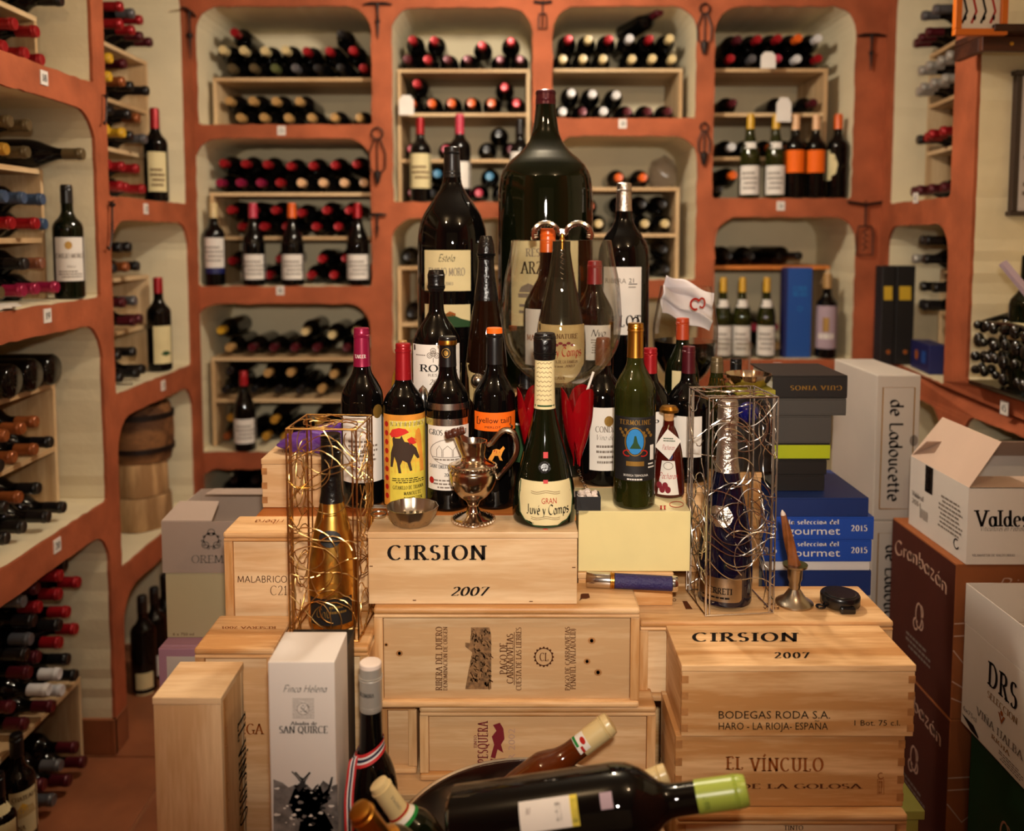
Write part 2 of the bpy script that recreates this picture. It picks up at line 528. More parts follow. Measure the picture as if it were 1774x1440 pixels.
def nib_text(txt, style):
    thick, thin, ang, slant, serif = STY[style]
    ang = math.radians(ang)
    vs, fs, x = [], [], 0.0
    gx = 1.3 if style in ('black', 'script') else 1.0

    def strip(pts):
        n = len(pts)
        b = len(vs)
        for i, p in enumerate(pts):
            a, c = pts[max(0, i - 1)], pts[min(n - 1, i + 1)]
            dx, dy = c[0] - a[0], c[1] - a[1]
            l = math.hypot(dx, dy) or 1
            dx, dy = dx / l, dy / l
            t = math.atan2(dy, dx) - ang
            w = math.sqrt((thick * math.sin(t)) ** 2 + (thin * math.cos(t)) ** 2) / 2
            vs.append((x + p[0] - dy * w, p[1] + dx * w))
            vs.append((x + p[0] + dy * w, p[1] - dx * w))
        for i in range(n - 1):
            fs.append((b + 2 * i, b + 2 * i + 1, b + 2 * i + 3, b + 2 * i + 2))

    def quad(x0, x1, y0, y1):
        b = len(vs)
        vs.extend([(x + x0, y0), (x + x1, y0), (x + x1, y1), (x + x0, y1)])
        fs.append((b, b + 1, b + 2, b + 3))

    for ch in txt:
        acc = None
        if ch in ACC:
            ch, acc = ACC[ch]
        adv, d = GL.get(ch, GL['-'])
        for st in d.split(';'):
            if not st:
                continue
            s0, s1 = st.startswith('<'), st.endswith('>')
            pts = []
            for tk in st.strip('<>').split():
                if tk[0] == '@':
                    cx, cy, rx, ry, a0, a1 = P_(tk[1:])
                    k = max(3, int(abs(a1 - a0) / 22))
                    for i in range(k + 1):
                        a = math.radians(a0 + (a1 - a0) * i / k)
                        pts.append((gx * (cx + rx * math.cos(a)), cy + ry * math.sin(a)))
                else:
                    q = P_(tk)
                    pts.append((gx * q[0], q[1]))
            strip(pts)
            if serif:
                for fl, p in ((s0, pts[0]), (s1, pts[-1])):
                    if fl:
                        h = .022 + thin / 3
                        quad(p[0] - thick * .5 - .09, p[0] + thick * .5 + .09, p[1] - (0 if p[1] < .1 else h * 2), p[1] + (h * 2 if p[1] < .1 else 0))
        if acc:
            top = 1.08 if ch.isupper() else .76
            if acc == "'":
                strip([(gx * adv / 2 - .02, top), (gx * adv / 2 + .12, top + .2)])
            else:
                strip([(adv / 2 - .2, top + .06), (adv / 2 - .05, top + .12), (adv / 2 + .05, top + .06), (adv / 2 + .2, top + .12)])
        x += adv * gx + (.16 if style == 'bold' else .06 if serif else .02)
    if slant:
        vs = [(a + slant * b, b) for a, b in vs]
    return vs, fs, max(x - .06, .05)


SANS = {}


def sans_text(txt):
    if txt not in SANS:
        cu = bpy.data.curves.new('lettering', 'FONT')
        cu.body = txt
        cu.resolution_u = 2
        ob = bpy.data.objects.new('lettering', cu)
        me = bpy.data.meshes.new_from_object(ob)
        vs = [(v.co.x, v.co.y) for v in me.vertices]
        fs = [tuple(p.vertices) for p in me.polygons]
        bpy.data.objects.remove(ob)
        bpy.data.curves.remove(cu)
        bpy.data.meshes.remove(me)
        k = 1 / .727
        vs = [(a * k, b * k) for a, b in vs]
        x0 = min((a for a, b in vs), default=0)
        vs = [(a - x0, b) for a, b in vs]
        SANS[txt] = (vs, fs, max((a for a, b in vs), default=.1))
    return SANS[txt]


def text2d(txt, style, x0, x1, y0, y1):
    """glyph outlines fitted between x0..x1 with baseline y0 and cap line y1"""
    vs, fs, w = sans_text(txt) if style == 'sans' else nib_text(txt, style)
    kx, ky = (x1 - x0) / w, y1 - y0
    return [(x0 + a * kx, y0 + b * ky) for a, b in vs], fs


class Print:
    """collects flat print for one face; fn(a, b) -> point on that face"""

    def __init__(s, fn, sub=0):
        s.fn, s.items, s.sub = fn, [], sub

    def put(s, m, pts, fs):
        """faces in face coordinates; on curved faces cut until no edge is longer than sub"""
        if not s.sub:
            s.items.append((m, [s.fn(a, b) for a, b in pts], fs))
            return
        out = []

        def cut(t, d):
            es = [(math.dist(t[i], t[(i + 1) % 3]), i) for i in range(3)]
            l, i = max(es)
            if l <= s.sub or d > 9:
                out.append(t)
                return
            a, b, c = t[i], t[(i + 1) % 3], t[(i + 2) % 3]
            mid = ((a[0] + b[0]) / 2, (a[1] + b[1]) / 2)
            cut((a, mid, c), d + 1)
            cut((mid, b, c), d + 1)

        for f in fs:
            for k in range(1, len(f) - 1):
                cut((pts[f[0]], pts[f[k]], pts[f[k + 1]]), 0)
        s.items.append((m, [s.fn(a, b) for t in out for a, b in t], [(3 * i, 3 * i + 1, 3 * i + 2) for i in range(len(out))]))

    def t(s, txt, style, x0, x1, y0, y1, m, rot=0):
        if rot:      # text running up (rot=1) or down (rot=-1) the face: x0..x1 along the run, y0..y1 across it
            vs, fs = text2d(txt, style, 0, abs(x1 - x0), 0, abs(y1 - y0))
            vs = [(y1 - b, x0 + a) if rot > 0 else (y0 + b, x1 - a) for a, b in vs]
        else:
            vs, fs = text2d(txt, style, x0, x1, y0, y1)
        s.put(m, vs, fs)
        return s

    def poly(s, pts, m):
        tri = tessellate_polygon([[Vector((a, b, 0)) for a, b in pts]])
        s.put(m, pts, [tuple(t) for t in tri])
        return s

    def rect(s, x0, x1, y0, y1, m, n=1):
        for i in range(n):
            a, b = x0 + (x1 - x0) * i / n, x0 + (x1 - x0) * (i + 1) / n
            s.poly([(a, y0), (b, y0), (b, y1), (a, y1)], m)
        return s

    def line(s, pts, w, m):
        n = len(pts)
        vs, fs = [], []
        for i, p in enumerate(pts):
            a, c = pts[max(0, i - 1)], pts[min(n - 1, i + 1)]
            dx, dy = c[0] - a[0], c[1] - a[1]
            l = math.hypot(dx, dy) or 1
            vs += [(p[0] - dy / l * w / 2, p[1] + dx / l * w / 2), (p[0] + dy / l * w / 2, p[1] - dx / l * w / 2)]
        fs = [(2 * i, 2 * i + 1, 2 * i + 3, 2 * i + 2) for i in range(n - 1)]
        s.put(m, vs, fs)
        return s

    def ring(s, cx, cy, rx, ry, w, m, a0=0, a1=360, n=24):
        return s.line([(cx + rx * math.cos(math.radians(a0 + (a1 - a0) * i / n)), cy + ry * math.sin(math.radians(a0 + (a1 - a0) * i / n))) for i in range(n + 1)], w, m)

    def disc(s, cx, cy, rx, ry, m, n=20):
        return s.poly([(cx + rx * math.cos(2 * PI * i / n), cy + ry * math.sin(2 * PI * i / n)) for i in range(n)], m)

    def small(s, x0, x1, y0, y1, n, m, seed=1):
        """n lines of tiny unreadable print"""
        q = random.Random(seed)
        for i in range(n):
            y = y1 - (y1 - y0) * (i + .5) / n
            h = (y1 - y0) / n * .22
            a, b = x0 + (x1 - x0) * q.uniform(0, .15), x1 - (x1 - x0) * q.uniform(0, .2)
            while a < b:
                e = min(b, a + (x1 - x0) * q.uniform(.05, .16))
                s.rect(a, e, y - h, y + h, m)
                a = e + (x1 - x0) * .025
        return s

    def build(s, parent, name='lettering'):
        """one part for each block of print that lies together"""
        blocks = []
        for it in s.items:
            lo = [min(p[k] for p in it[1]) for k in range(3)]
            hi = [max(p[k] for p in it[1]) for k in range(3)]
            its = [it]
            rest = []
            for b in blocks:
                if all(max(0, b[0][k] - hi[k], lo[k] - b[1][k]) < .016 for k in range(3)):
                    lo = [min(lo[k], b[0][k]) for k in range(3)]
                    hi = [max(hi[k], b[1][k]) for k in range(3)]
                    its = b[2] + its
                else:
                    rest.append(b)
            blocks = rest + [(lo, hi, its)]
        o = None
        for lo, hi, its in blocks:
            out, ms = MB(), []
            for m, vs, fs in its:
                if m not in ms:
                    ms.append(m)
                out.add(vs, fs, ms.index(m))
            me = bpy.data.meshes.new(name)
            me.from_pydata(out.v, [], out.f)
            for m in ms:
                me.materials.append(M[m])
            me.polygons.foreach_set('material_index', out.mi)
            q = link(name, me, parent)
            o = o or q
        return o
# ------------------------------------------------------------------ the setting
YB, XL, XR = 3.30, -1.20, 1.30          # facades of the back, left and right walls
CEIL = 2.52
DEPTH = .42
SKEW = .125        # the far half of the right wall turns outward


def XRY(y):
    return XR + SKEW * max(0, y - 2.46)



def outline(x0, x1, z0, z1, rt, rb, jit):
    pts = []

    def seg(a, b):
        n = max(1, int(math.dist(a, b) / .03))
        for i in range(n):
            t = i / n
            pts.append((a[0] + (b[0] - a[0]) * t, a[1] + (b[1] - a[1]) * t))

    def arc(cx, cz, r, a0):
        for i in range(6):
            a = math.radians(a0 + 90 * i / 6)
            pts.append((cx + r * math.cos(a), cz + r * math.sin(a)))

    seg((x0 + rb, z0), (x1 - rb, z0))
    arc(x1 - rb, z0 + rb, rb, 270)
    seg((x1, z0 + rb), (x1, z1 - rt))
    arc(x1 - rt, z1 - rt, rt, 0)
    seg((x1 - rt, z1), (x0 + rt, z1))
    arc(x0 + rt, z1 - rt, rt, 90)
    seg((x0, z1 - rt), (x0, z0 + rb))
    arc(x0 + rb, z0 + rb, rb, 180)
    return [(a + R.uniform(-jit, jit), b + R.uniform(-jit, jit)) for a, b in pts]


def slab(outer, holes, half, fn):
    """2D outline with holes, thickness 2*half, placed by fn(a, b, c)"""
    cu = bpy.data.curves.new('slab', 'CURVE')
    cu.dimensions = '2D'
    cu.fill_mode = 'BOTH'
    cu.extrude = half
    for pts in [outer] + holes:
        sp = cu.splines.new('POLY')
        sp.points.add(len(pts) - 1)
        for p, q in zip(sp.points, pts):
            p.co = (q[0], q[1], 0, 1)
        sp.use_cyclic_u = True
    ob = bpy.data.objects.new('slab', cu)
    me = bpy.data.meshes.new_from_object(ob)
    mb = MB()
    mb.add([fn(*v.co) for v in me.vertices], [tuple(p.vertices) for p in me.polygons])
    bpy.data.objects.remove(ob)
    bpy.data.curves.remove(cu)
    bpy.data.meshes.remove(me)
    return mb


def niche_wall(name, outer, ops, fn_face, fn_body, back, jit):
    """plaster body with recesses, its terracotta face as a part"""
    holes = [outline(*o, jit) for o in ops]
    body = slab(outer, holes, DEPTH / 2, fn_body)
    body.box(*back)
    w = tag(body.build(name, 'plaster'), kind='structure')
    slab(outer, holes, .005, fn_face).build('painted_face', 'terracotta', w)
    return w


def bx(px, py):
    return PY(px, py, YB).x


def bz(py):
    return ZY(py, YB)


# back wall: four columns of recesses (x0, x1, z0, z1, top radius, bottom radius)
C1, C2, C3, C4 = (342, 644), (680, 922), (957, 1206), (1236, 1479)


def op(c, y0, y1, rt=.09, rb=.012):
    ym = (y0 + y1) / 2
    return (bx(c[0], ym), bx(c[1], ym), bz(y1), bz(y0), rt, rb)


OPS = dict(c1a=op(C1, 12, 216), c1b=op(C1, 240, 496), c1c=op(C1, 526, 783), c1d=op(C1, 812, 1010, .09),
           c2a=op(C2, 14, 350), c2b=op(C2, 378, 610), c2c=op(C2, 640, 900), c3a=op(C3, 12, 205), c3b=op(C3, 236, 485), c3c=op(C3, 515, 780),
           c4a=op(C4, 12, 344), c4b=op(C4, 376, 622), c4c=op(C4, 655, 900))
outer = [(-1.80, 0), (1.95, 0), (1.95, CEIL), (-1.80, CEIL)]
wall_back = niche_wall('wall_back', outer, list(OPS.values()), lambda a, b, c: (a, YB - .005 + c, b), lambda a, b, c: (a, YB + DEPTH / 2 + c, b),
                       (-1.80, 1.95, YB + DEPTH, YB + DEPTH + .05, 0, CEIL), .0022)
# side walls: (y0, y1, z0, z1)
LF, LN = (2.575, 3.20), (1.0, 2.50)
LOPS = dict(n1=(*LN, 1.985, 2.46, .1, .012), n2=(*LN, 1.375, 1.905, .10, .012), n3=(*LN, .775, 1.30, .10, .012), n4=(*LN, -.012, .69, .10, .002),
            f1=(*LF, 1.67, 2.46, .1, .012), f2=(*LF, 1.075, 1.60, .10, .012), f3=(*LF, .54, 1.0, .10, .012), f4=(*LF, -.012, .46, .10, .002))
outerL = [(-1.9, -.03), (YB - .011, -.03), (YB - .011, CEIL), (-1.9, CEIL)]
wall_left = niche_wall('wall_left', outerL, list(LOPS.values()), lambda a, b, c: (XL + .005 + c, a, b), lambda a, b, c: (XL - DEPTH / 2 + c, a, b),
                       (XL - DEPTH - .05, XL - DEPTH, -1.9, YB - .011, 0, CEIL), .002)
for k_ in ('n4', 'f4'):
    LOPS[k_] = LOPS[k_][:2] + (.001,) + LOPS[k_][3:]
RF, RN = (2.60, 3.20), (1.0, 2.44)
ROPS = dict(f1=(*RF, 1.67, 2.46, .1, .012), f2=(*RF, 1.10, 1.59, .10, .012), f3=(*RF, .52, 1.02, .1, .012), n1=(*RN, 1.138, 2.46, .05, .012), n2=(*RN, .40, 1.045, .06, .012))
wall_right = niche_wall('wall_right', outerL, list(ROPS.values()), lambda a, b, c: (XRY(a) - .005 + c, a, b), lambda a, b, c: (XRY(a) + DEPTH / 2 + c, a, b),
                        (XRY(3.3) + DEPTH + .001, XRY(3.3) + DEPTH + .05, -1.9, YB - .011, 0, CEIL), .002)
tag(MB().box(-1.80, 1.95, -1.95, -1.9, 0, CEIL).build('wall_front', 'plaster'), kind='structure')
tag(MB().box(-1.80, 1.95, -1.95, YB + DEPTH + .05, CEIL, CEIL + .05).build('ceiling', 'ceiling_paint'), kind='structure')
floor = tag(MB().box(-1.80, 1.95, -1.95, YB + DEPTH + .05, -.05, -.006).build('floor', 'grout'), kind='structure')
TS = .40
tile_me = MB().box(-TS / 2 + .004, TS / 2 - .004, -TS / 2 + .004, TS / 2 - .004, -.012, 0, .003).mesh('floor_tile', 'floor_tile')
for i in range(9):
    for j in range(14):
        link('floor_tile', tile_me, floor, (-1.60 + i * TS, -1.72 + j * TS, R.uniform(-.0008, .0008)))
bb = MB().box(XL + .001, XL + .014, 2.485, 2.575, 0, .11, .002).box(XL - .40, XL + .014, 2.486, 2.499, 0, .11, .002)
tag(bb.build('baseboard_left', 'floor_tile'), kind='structure')


# number plates on the fascias: parts of the wall they are fixed to
def plate(parent, txt, c, n, w=.030, h=.034):
    c = Vector(c)
    n = Vector(n)
    u = Vector((0, 0, 1)).cross(n).normalized()
    mb = MB()
    vs = [c + u * a + Vector((0, 0, b)) + n * d for d in (.0, .003) for a, b in ((-w / 2, -h / 2), (w / 2, -h / 2), (w / 2, h / 2), (-w / 2, h / 2))]
    mb.add(vs, [(0, 1, 2, 3), (4, 5, 6, 7), (0, 1, 5, 4), (1, 2, 6, 5), (2, 3, 7, 6), (3, 0, 4, 7)])
    o = mb.build('number_plate', 'paper_white', parent)
    pr = Print(lambda a, b: c + u * a + Vector((0, 0, b)) + n * .0036)
    pr.t(txt, 'roman', -w * .32, w * .32, -h * .24, h * .24, 'ink_black')
    pr.build(o)
    return o


for t, px, py in (('18', 75, 135), ('19', 81, 547), ('20', 98, 945)):
    p = PX(px, py, XL + .010)
    plate(wall_left, t, p, (1, 0, 0), .034, .036)
for t, px, py in (('21', 252, 362), ('22', 282, 668)):
    plate(wall_left, t, PX(px, py, XL + .010), (1, 0, 0))
plate(wall_right, '45', PX(1741, 707, XR - .010), (-1, 0, 0), .034, .036)
plate(wall_right, '42', PX(1587, 343, XRY(2.85) - .010), (-1, 0, 0))
for t, px, py in (('25', 489, 227), ('26', 487, 503), ('30', 1078, 215), ('34', 1351, 357), ('35', 1345, 636)):
    plate(wall_back, t, (bx(px, py), YB - .010, bz(py)), (0, -1, 0))


# ------------------------------------------------------------------ wine racks
RX, SY = {}, {}


def rack_back(x0, x1, z0, boards, label, left=True, right=True, y0=YB + .085, y1=YB + .405, wd='rack_X'):
    t = .014
    RX[label.split(' in the ')[-1]] = (x0 + (t if left else -.0) + .039, x1 - (t if right else 0) - .039, x0 + .039, x1 - .039)
    o = empty('wine_rack', ((x0 + x1) / 2, y0, z0 + .001), 0, label, 'wine rack')
    w, d = x1 - x0, y1 - y0
    top = max(boards) - z0
    if left:
        MB().box(-w / 2, -w / 2 + t, 0, d, 0, top - t - .0005, .001).build('side_panel', 'rack_Z', o)
    if right:
        MB().box(w / 2 - t, w / 2, 0, d, 0, top - t - .0005, .001).build('side_panel', 'rack_Z', o)
    for b in boards:
        e = 0 if b == max(boards) else t
        MB().box(-w / 2 + e, w / 2 - e, 0, d, b - z0 - t, b - z0, .001).build('shelf_board', wd, o)
    return o


BC1b = bz(335)
G_ = OPS
rk = {}


def brd(*ys):
    return [ZY(y, YB + .085) for y in ys]


rack_back(bx(356, 175), bx(644, 175) - .004, G_['c1a'][2], brd(135), 'one-shelf wooden bottle rack in the top left back-wall niche', right=False)
rack_back(bx(352, 420), bx(644, 420) - .004, G_['c1b'][2], brd(334, 410), 'two-shelf wooden bottle rack in the middle left back-wall niche', right=False)
rack_back(bx(354, 700), bx(644, 700) - .004, G_['c1c'][2], brd(620, 692), 'two-shelf wooden bottle rack in the lower left back-wall niche', right=False)
rack_back(bx(684, 240), bx(919, 240), G_['c2a'][2], brd(120, 196, 276), 'three-shelf wooden bottle rack in the top second-column back-wall niche')
rack_back(bx(684, 520), bx(919, 520), G_['c2b'][2], brd(462, 560), 'wooden bottle rack in the niche behind the tallest bottles')
rack_back(bx(960, 160), bx(1190, 160), G_['c3a'][2], brd(119), 'one-shelf wooden bottle rack in the top third-column back-wall niche', left=False)
rack_back(bx(960, 400), bx(1184, 400), G_['c3b'][2], brd(325, 405), 'two-shelf wooden bottle rack in the second third-column back-wall niche', left=False)
rack_back(bx(1239, 230), bx(1446, 230), G_['c4a'][2], brd(119, 196, 272), 'three-shelf wooden bottle rack in the top right back-wall niche', left=False)
rack_back(bx(1239, 540), bx(1450, 540), G_['c4b'][2], brd(461), 'one-shelf orange-edged wooden rack in the lower right back-wall niche', left=False, wd='orange_board')


def rack_side(sx, y0, y1, z0, boards, label, far=True, off=.10):
    """rack in a side-wall niche; sx = -1 left, +1 right"""
    t = .014
    SY[label.split(' in the ')[-1]] = (y0 + t + .039, y1 - t - .039)
    xf = (XL - off) if sx < 0 else (XR + off)
    xb = (XL - DEPTH + .02) if sx < 0 else (XR + DEPTH - .05)
    a, b = min(xf, xb), max(xf, xb)
    o = empty('wine_rack', ((a + b) / 2 + (XRY((y0 + y1) / 2) - XR if sx > 0 else 0), (y0 + y1) / 2, z0 + .001), -math.atan(SKEW) if sx > 0 else 0, label, 'wine rack')
    w, d = (b - a) / 2, (y1 - y0) / 2
    top = max(boards) - z0
    for s in ((-1, 1) if far else (-1,)):
        MB().box(-w, w, min(s * d, s * (d - t)), max(s * d, s * (d - t)), 0, top - t - .0005, .001).build('side_panel', 'rack_Z', o)
    for q in boards:
        e = 0 if q == max(boards) else t
        MB().box(-w, w, -d + e, d - e, q - z0 - t, q - z0, .001).build('shelf_board', 'rack_Y', o)
    return o


def zl(py, px=62, X=XL - .10):
    return PX(px, py, X).z


rack_side(-1, 1.05, 2.42, LOPS['n1'][2], [zl(34, 72)], 'one-shelf wooden bottle rack in the top near left-wall niche')
rack_side(-1, 1.05, 2.42, LOPS['n2'][2], [zl(293), zl(413)], 'two-shelf wooden bottle rack in the upper near left-wall niche')
rack_side(-1, 1.05, 2.44, LOPS['n3'][2], [zl(668, 78), zl(782, 78)], 'two-shelf wooden bottle rack in the lower near left-wall niche')
rack_side(-1, 1.05, 2.44, LOPS['n4'][2], [zl(1185, 128, XL - .06)], 'low wooden bottle rack on the floor in the near left-wall niche', off=.06)
FL = XL - .10


def zf(py, px=248):
    return PX(px, py, FL).z


rack_side(-1, 2.60, 3.14, LOPS['f1'][2], [zf(104), zf(190), zf(268)], 'three-shelf wooden rack in the upper far left-wall niche')
rack_side(-1, 2.60, 3.10, LOPS['f2'][2], [zf(478, 240), zf(566, 240)], 'two-shelf wooden rack in the middle far left-wall niche')


def zr(py, px=1608):
    return PX(px, py, XRY(2.8) + .10).z


rack_side(1, 2.63, 3.12, ROPS['f1'][2], [zr(88), zr(177), zr(260)], 'three-shelf wooden rack in the upper far right-wall niche')
rack_side(1, 2.63, 3.06, ROPS['f2'][2], [zr(468), zr(546)], 'two-shelf wooden rack in the lower far right-wall niche', off=.145)


# ------------------------------------------------------------------ stored bottles
def mono(pts):
    """monotone cubic through (z, r) points"""
    z = [p[0] for p in pts]
    r = [p[1] for p in pts]
    n = len(z)
    d = [(r[i + 1] - r[i]) / max(1e-9, z[i + 1] - z[i]) for i in range(n - 1)]
    m = [d[0]] + [0 if d[i - 1] * d[i] <= 0 else 2 * d[i - 1] * d[i] / (d[i - 1] + d[i]) for i in range(1, n - 1)] + [d[-1]]

    def f(t):
        if t <= z[0]:
            return r[0]
        if t >= z[-1]:
            return r[-1]
        i = max(k for k in range(n - 1) if z[k] <= t)
        h = z[i + 1] - z[i]
        q = (t - z[i]) / h
        return (r[i] * (1 + 2 * q) * (1 - q) ** 2 + m[i] * h * q * (1 - q) ** 2 + r[i + 1] * q * q * (3 - 2 * q) + m[i + 1] * h * q * q * (q - 1))
    return f


KIND = {'bordeaux': [(0, .032), (.006, .0375), (.186, .0375), (.200, .034), (.216, .021), (.232, .0148), (.296, .0140), (.300, .013)],
        'burgundy': [(0, .034), (.006, .0405), (.145, .0405), (.175, .036), (.205, .024), (.235, .0160), (.292, .0140), (.298, .013)],
        'champagne': [(0, .037), (.008, .044), (.135, .044), (.170, .040), (.215, .026), (.255, .0175), (.310, .0165), (.316, .015)]}


def kind_mesh(kind, glass):
    pts = KIND[kind]
    f = mono(pts)
    h = pts[-1][0]
    zs = sorted(set([p[0] for p in pts] + [h * i / 26 for i in range(27)]))
    mb = MB().lathe([(0, 0.0001)] + [(z, f(z)) for z in zs] + [(h, .0001)], 18)
    return mb.mesh('bottle_glass', glass, 50)


def cap_mesh(kind, colour):
    h = KIND[kind][-1][0]
    f = mono(KIND[kind])
    z0 = h - .052
    pr = [(z0, f(z0) - .001), (z0, f(z0) + .0008), (h - .016, f(h - .016) + .0010), (h - .014, f(h - .014) + .0024), (h - .007, .0170), (h - .005, .0158), (h + .0005, .0155), (h + .002, .0140), (h + .0012, .010), (h + .0012, .0001)]
    return MB().lathe(pr, 16).mesh('capsule', 'foil_' + colour, 30)


BM, CM = {}, {}
NST = [0]
HIDE = {120, 122, 123, 148, 157, 159, 162, 187, 190, 195, 202, 206, 215, 300, 351, 352, 353, 354, 355}
SMALL = {53, 57, 59, 61, 81, 85, 86, 87, 108, 109, 111, 113, 114, 116, 150, 153, 158, 160, 166, 178, 179, 180, 181, 182, 188, 189, 191, 192, 194, 198, 218, 223, 232, 236, 245, 269, 287, 288, 289, 292, 293, 294, 296, 299, 303, 305, 306, 307, 308, 309, 311, 315, 316, 317, 330, 333, 334, 336, 337, 339, 341, 345, 349, 350}
HEAP = {}
LONG = dict(olivegreen='olive-green', sky='sky-blue')
ORD = ['first', 'second', 'third', 'fourth', 'fifth', 'sixth', 'seventh', 'eighth', 'ninth', 'tenth', 'eleventh', 'twelfth', 'thirteenth', 'fourteenth', 'fifteenth', 'sixteenth', 'seventeenth', 'eighteenth', 'nineteenth', 'twentieth', 'twenty-first', 'twenty-second', 'twenty-third', 'twenty-fourth']


def stored(cap, d, colour, label, group, kind='bordeaux', glass='bottle_glass'):
    """a bottle lying with the centre of its mouth at cap and its neck pointing along d"""
    NST[0] += 1
    if NST[0] in HIDE:
        return None         # nothing of it shows behind its neighbours
    pv = Vector(cap) - camo.location
    pb = pv - Vector(d).normalized() * .3
    if max(CX + FPX * q.x / (q.y * math.cos(TILT) - q.z * math.sin(TILT)) for q in (pv, pb)) < -14:
        return None         # wholly outside the photograph
    if (kind, glass) not in BM:
        BM[kind, glass] = kind_mesh(kind, glass)
    if (kind, colour) not in CM:
        CM[kind, colour] = cap_mesh(kind, colour)
    d = Vector(d).normalized()
    h = KIND[kind][-1][0]
    if NST[0] in SMALL:
        m4 = Matrix.Translation(Vector(cap) - d * h) @ d.to_track_quat('Z', 'Y').to_matrix().to_4x4()
        for me in (BM[kind, glass], CM[kind, colour]):
            hp = HEAP.setdefault(me.materials[0].name, MB())
            hp.add([m4 @ v.co for v in me.vertices], [tuple(p.vertices) for p in me.polygons], 0, True)
        return None
    b = Vector(cap) - d * h
    q = d.to_track_quat('Z', 'Y').to_euler()
    o = link('wine_bottle', BM[kind, glass], None, b, q)
    o['nst'] = NST[0]
    tag(o, label, 'bottle', group)
    link('capsule', CM[kind, colour], o)
    return o


PILE = []


def settle(a, z, r=.0375):
    """height of a bottle axis at a along the row: on the shelf (pile restarted when z is a shelf's own height) or on the bottles below"""
    best = z if BASE[1] else BASE[0]
    for b, zb in PILE:
        if zb < z - .03 and abs(b - a) < 2 * r + .0015:
            best = max(best, zb + math.sqrt((2 * r + .0015) ** 2 - (b - a) ** 2))
    NEW.append((a, best))
    return best


NEW, BASE = [], [0, True]


def start(z, where, niche, key=[None]):
    """lower rows open a pile, the rows named as upper ones go on top of it"""
    up = any(w in where for w in ('upper', 'above', 'topmost', 'up'))
    if not up:
        PILE.clear()
        BASE[0] = z
    else:
        PILE.extend(NEW)
    BASE[1] = not up
    NEW.clear()


def row(xs, py, z, where, niche, capy=None, kind='bordeaux', spread=.004):
    """xs: 'colour@px ...' caps of one row on the back wall; z = height of the bottle axis"""
    capy = capy or YB + .09
    start(z, where, niche)
    its = []
    for tk in xs.split():
        c, px = tk.split('@')
        its.append((float(px), c))
    its.sort()
    ps = [PY(px, py, capy) for px, c in its]
    if niche in RX:
        lim = RX[niche][2:] if 'rack-top' in where else RX[niche][:2]
        for k in (0, 1):
            for i in range(len(ps)):
                ps[i].x = min(lim[1], max(lim[0] if i == 0 else ps[i - 1].x + .0772, ps[i].x))
            for i in range(len(ps) - 1, -1, -1):
                ps[i].x = max(lim[0], min(lim[1] if i == len(ps) - 1 else ps[i + 1].x - .0772, ps[i].x))
    n_ = 0
    for i, (px, c) in enumerate(its):
        p = ps[i]
        p.z = settle(p.x, z)
        p.y += R.uniform(-.007, .005)
        nm = LONG.get(c, c)
        stored(p, (0, -1, 0), c, f'{nm}-capped bottle {ORD[n_]} from left, {where}, {niche}', f'bottles lying in the {niche}', kind)
        n_ += NST[0] not in HIDE | SMALL


B_ = YB + .085
r0 = .0392


def shelf(py):
    return ZY(py, B_)


n = 'top left back-wall niche'
s = shelf(135)
row('olive@401 olive@439 olivegreen@475 grey@511 black@549 black@590 red@629', 105, s + r0, 'lower rack-top row', n)
row('cream@384 cream@421 cream@457 cream@494 red@530 red@570 red@611', 75, s + r0 + .066, 'upper rack-top row', n)
row('red@405 black@590', 45, s + r0 + .132, 'topmost rack-top row', n)
s = G_['c1a'][2]
row('tan@416 tan@457 tan@498 tan@539 tan@579 tan@622', 203, s + r0, 'bottom row', n)
row('tan@396 tan@437 tan@477 tan@517', 168, s + r0 + .066, 'second row up', n)
n = 'middle left back-wall niche'
s = shelf(334)
row('magenta@369 magenta@408 magenta@446 red@482 peach@521 peach@559 peach@595 peach@629', 310, s + r0, 'lower rack-top row', n)
row('red@386 red@424 red@462 red@502 red@541 red@579 red@617', 272, s + r0 + .067, 'upper rack-top row', n)
s = shelf(410)
row('red@418 red@457 red@496 red@546 red@585', 388, s + r0, 'lower middle-bay row', n)
row('red@399 red@437 red@476 red@521 red@565 red@604', 355, s + r0 + .064, 'upper middle-bay row', n)
s = G_['c1b'][2]
row('red@426 red@466 red@538 red@578 red@616', 474, s + r0, 'bottom row', n)
row('red@402 red@484 red@557 red@598', 445, s + r0 + .066, 'row above the bottom one', n)
n = 'lower left back-wall niche'
s = shelf(620)
row('tan@397 maroon@436 maroon@473 maroon@510 maroon@548 maroon@600', 597, s + r0, 'lower rack-top row', n)
row('yellow@372 cream@528 cream@574 cream@617', 568, s + r0 + .066, 'upper rack-top row', n)
s = shelf(692)
row('black@380 black@440 black@482 black@520 tan@556', 668, s + r0, 'lower middle-bay row', n)
row('black@398 tan@463 tan@502 tan@577', 640, s + r0 + .066, 'upper middle-bay row', n)
s = G_['c1c'][2]
row('copper@380 black@418 gold@456 gold@494 gold@532 gold@572', 750, s + r0, 'bottom row', n)
row('gold@399 gold@475 gold@552', 718, s + r0 + .066, 'row above the bottom one', n)
n = 'bottom left back-wall niche'
s = G_['c1d'][2]
n = 'top second-column back-wall niche'
s = shelf(120)
row('maroon@696 red@732 maroon@769 maroon@805 maroon@866 maroon@902', 92, s + r0, 'lower rack-top row', n)
row('red@714 red@752 red@835 red@885', 60, s + r0 + .068, 'upper rack-top row', n)
s = shelf(196)
row('orange@703 orange@741 orange@777 orange@813 orange@850 red@899', 165, s + r0, 'lower row on second board', n)
row('red@722 red@874', 137, s + r0 + .068, 'upper row on second board', n)
s = shelf(276)
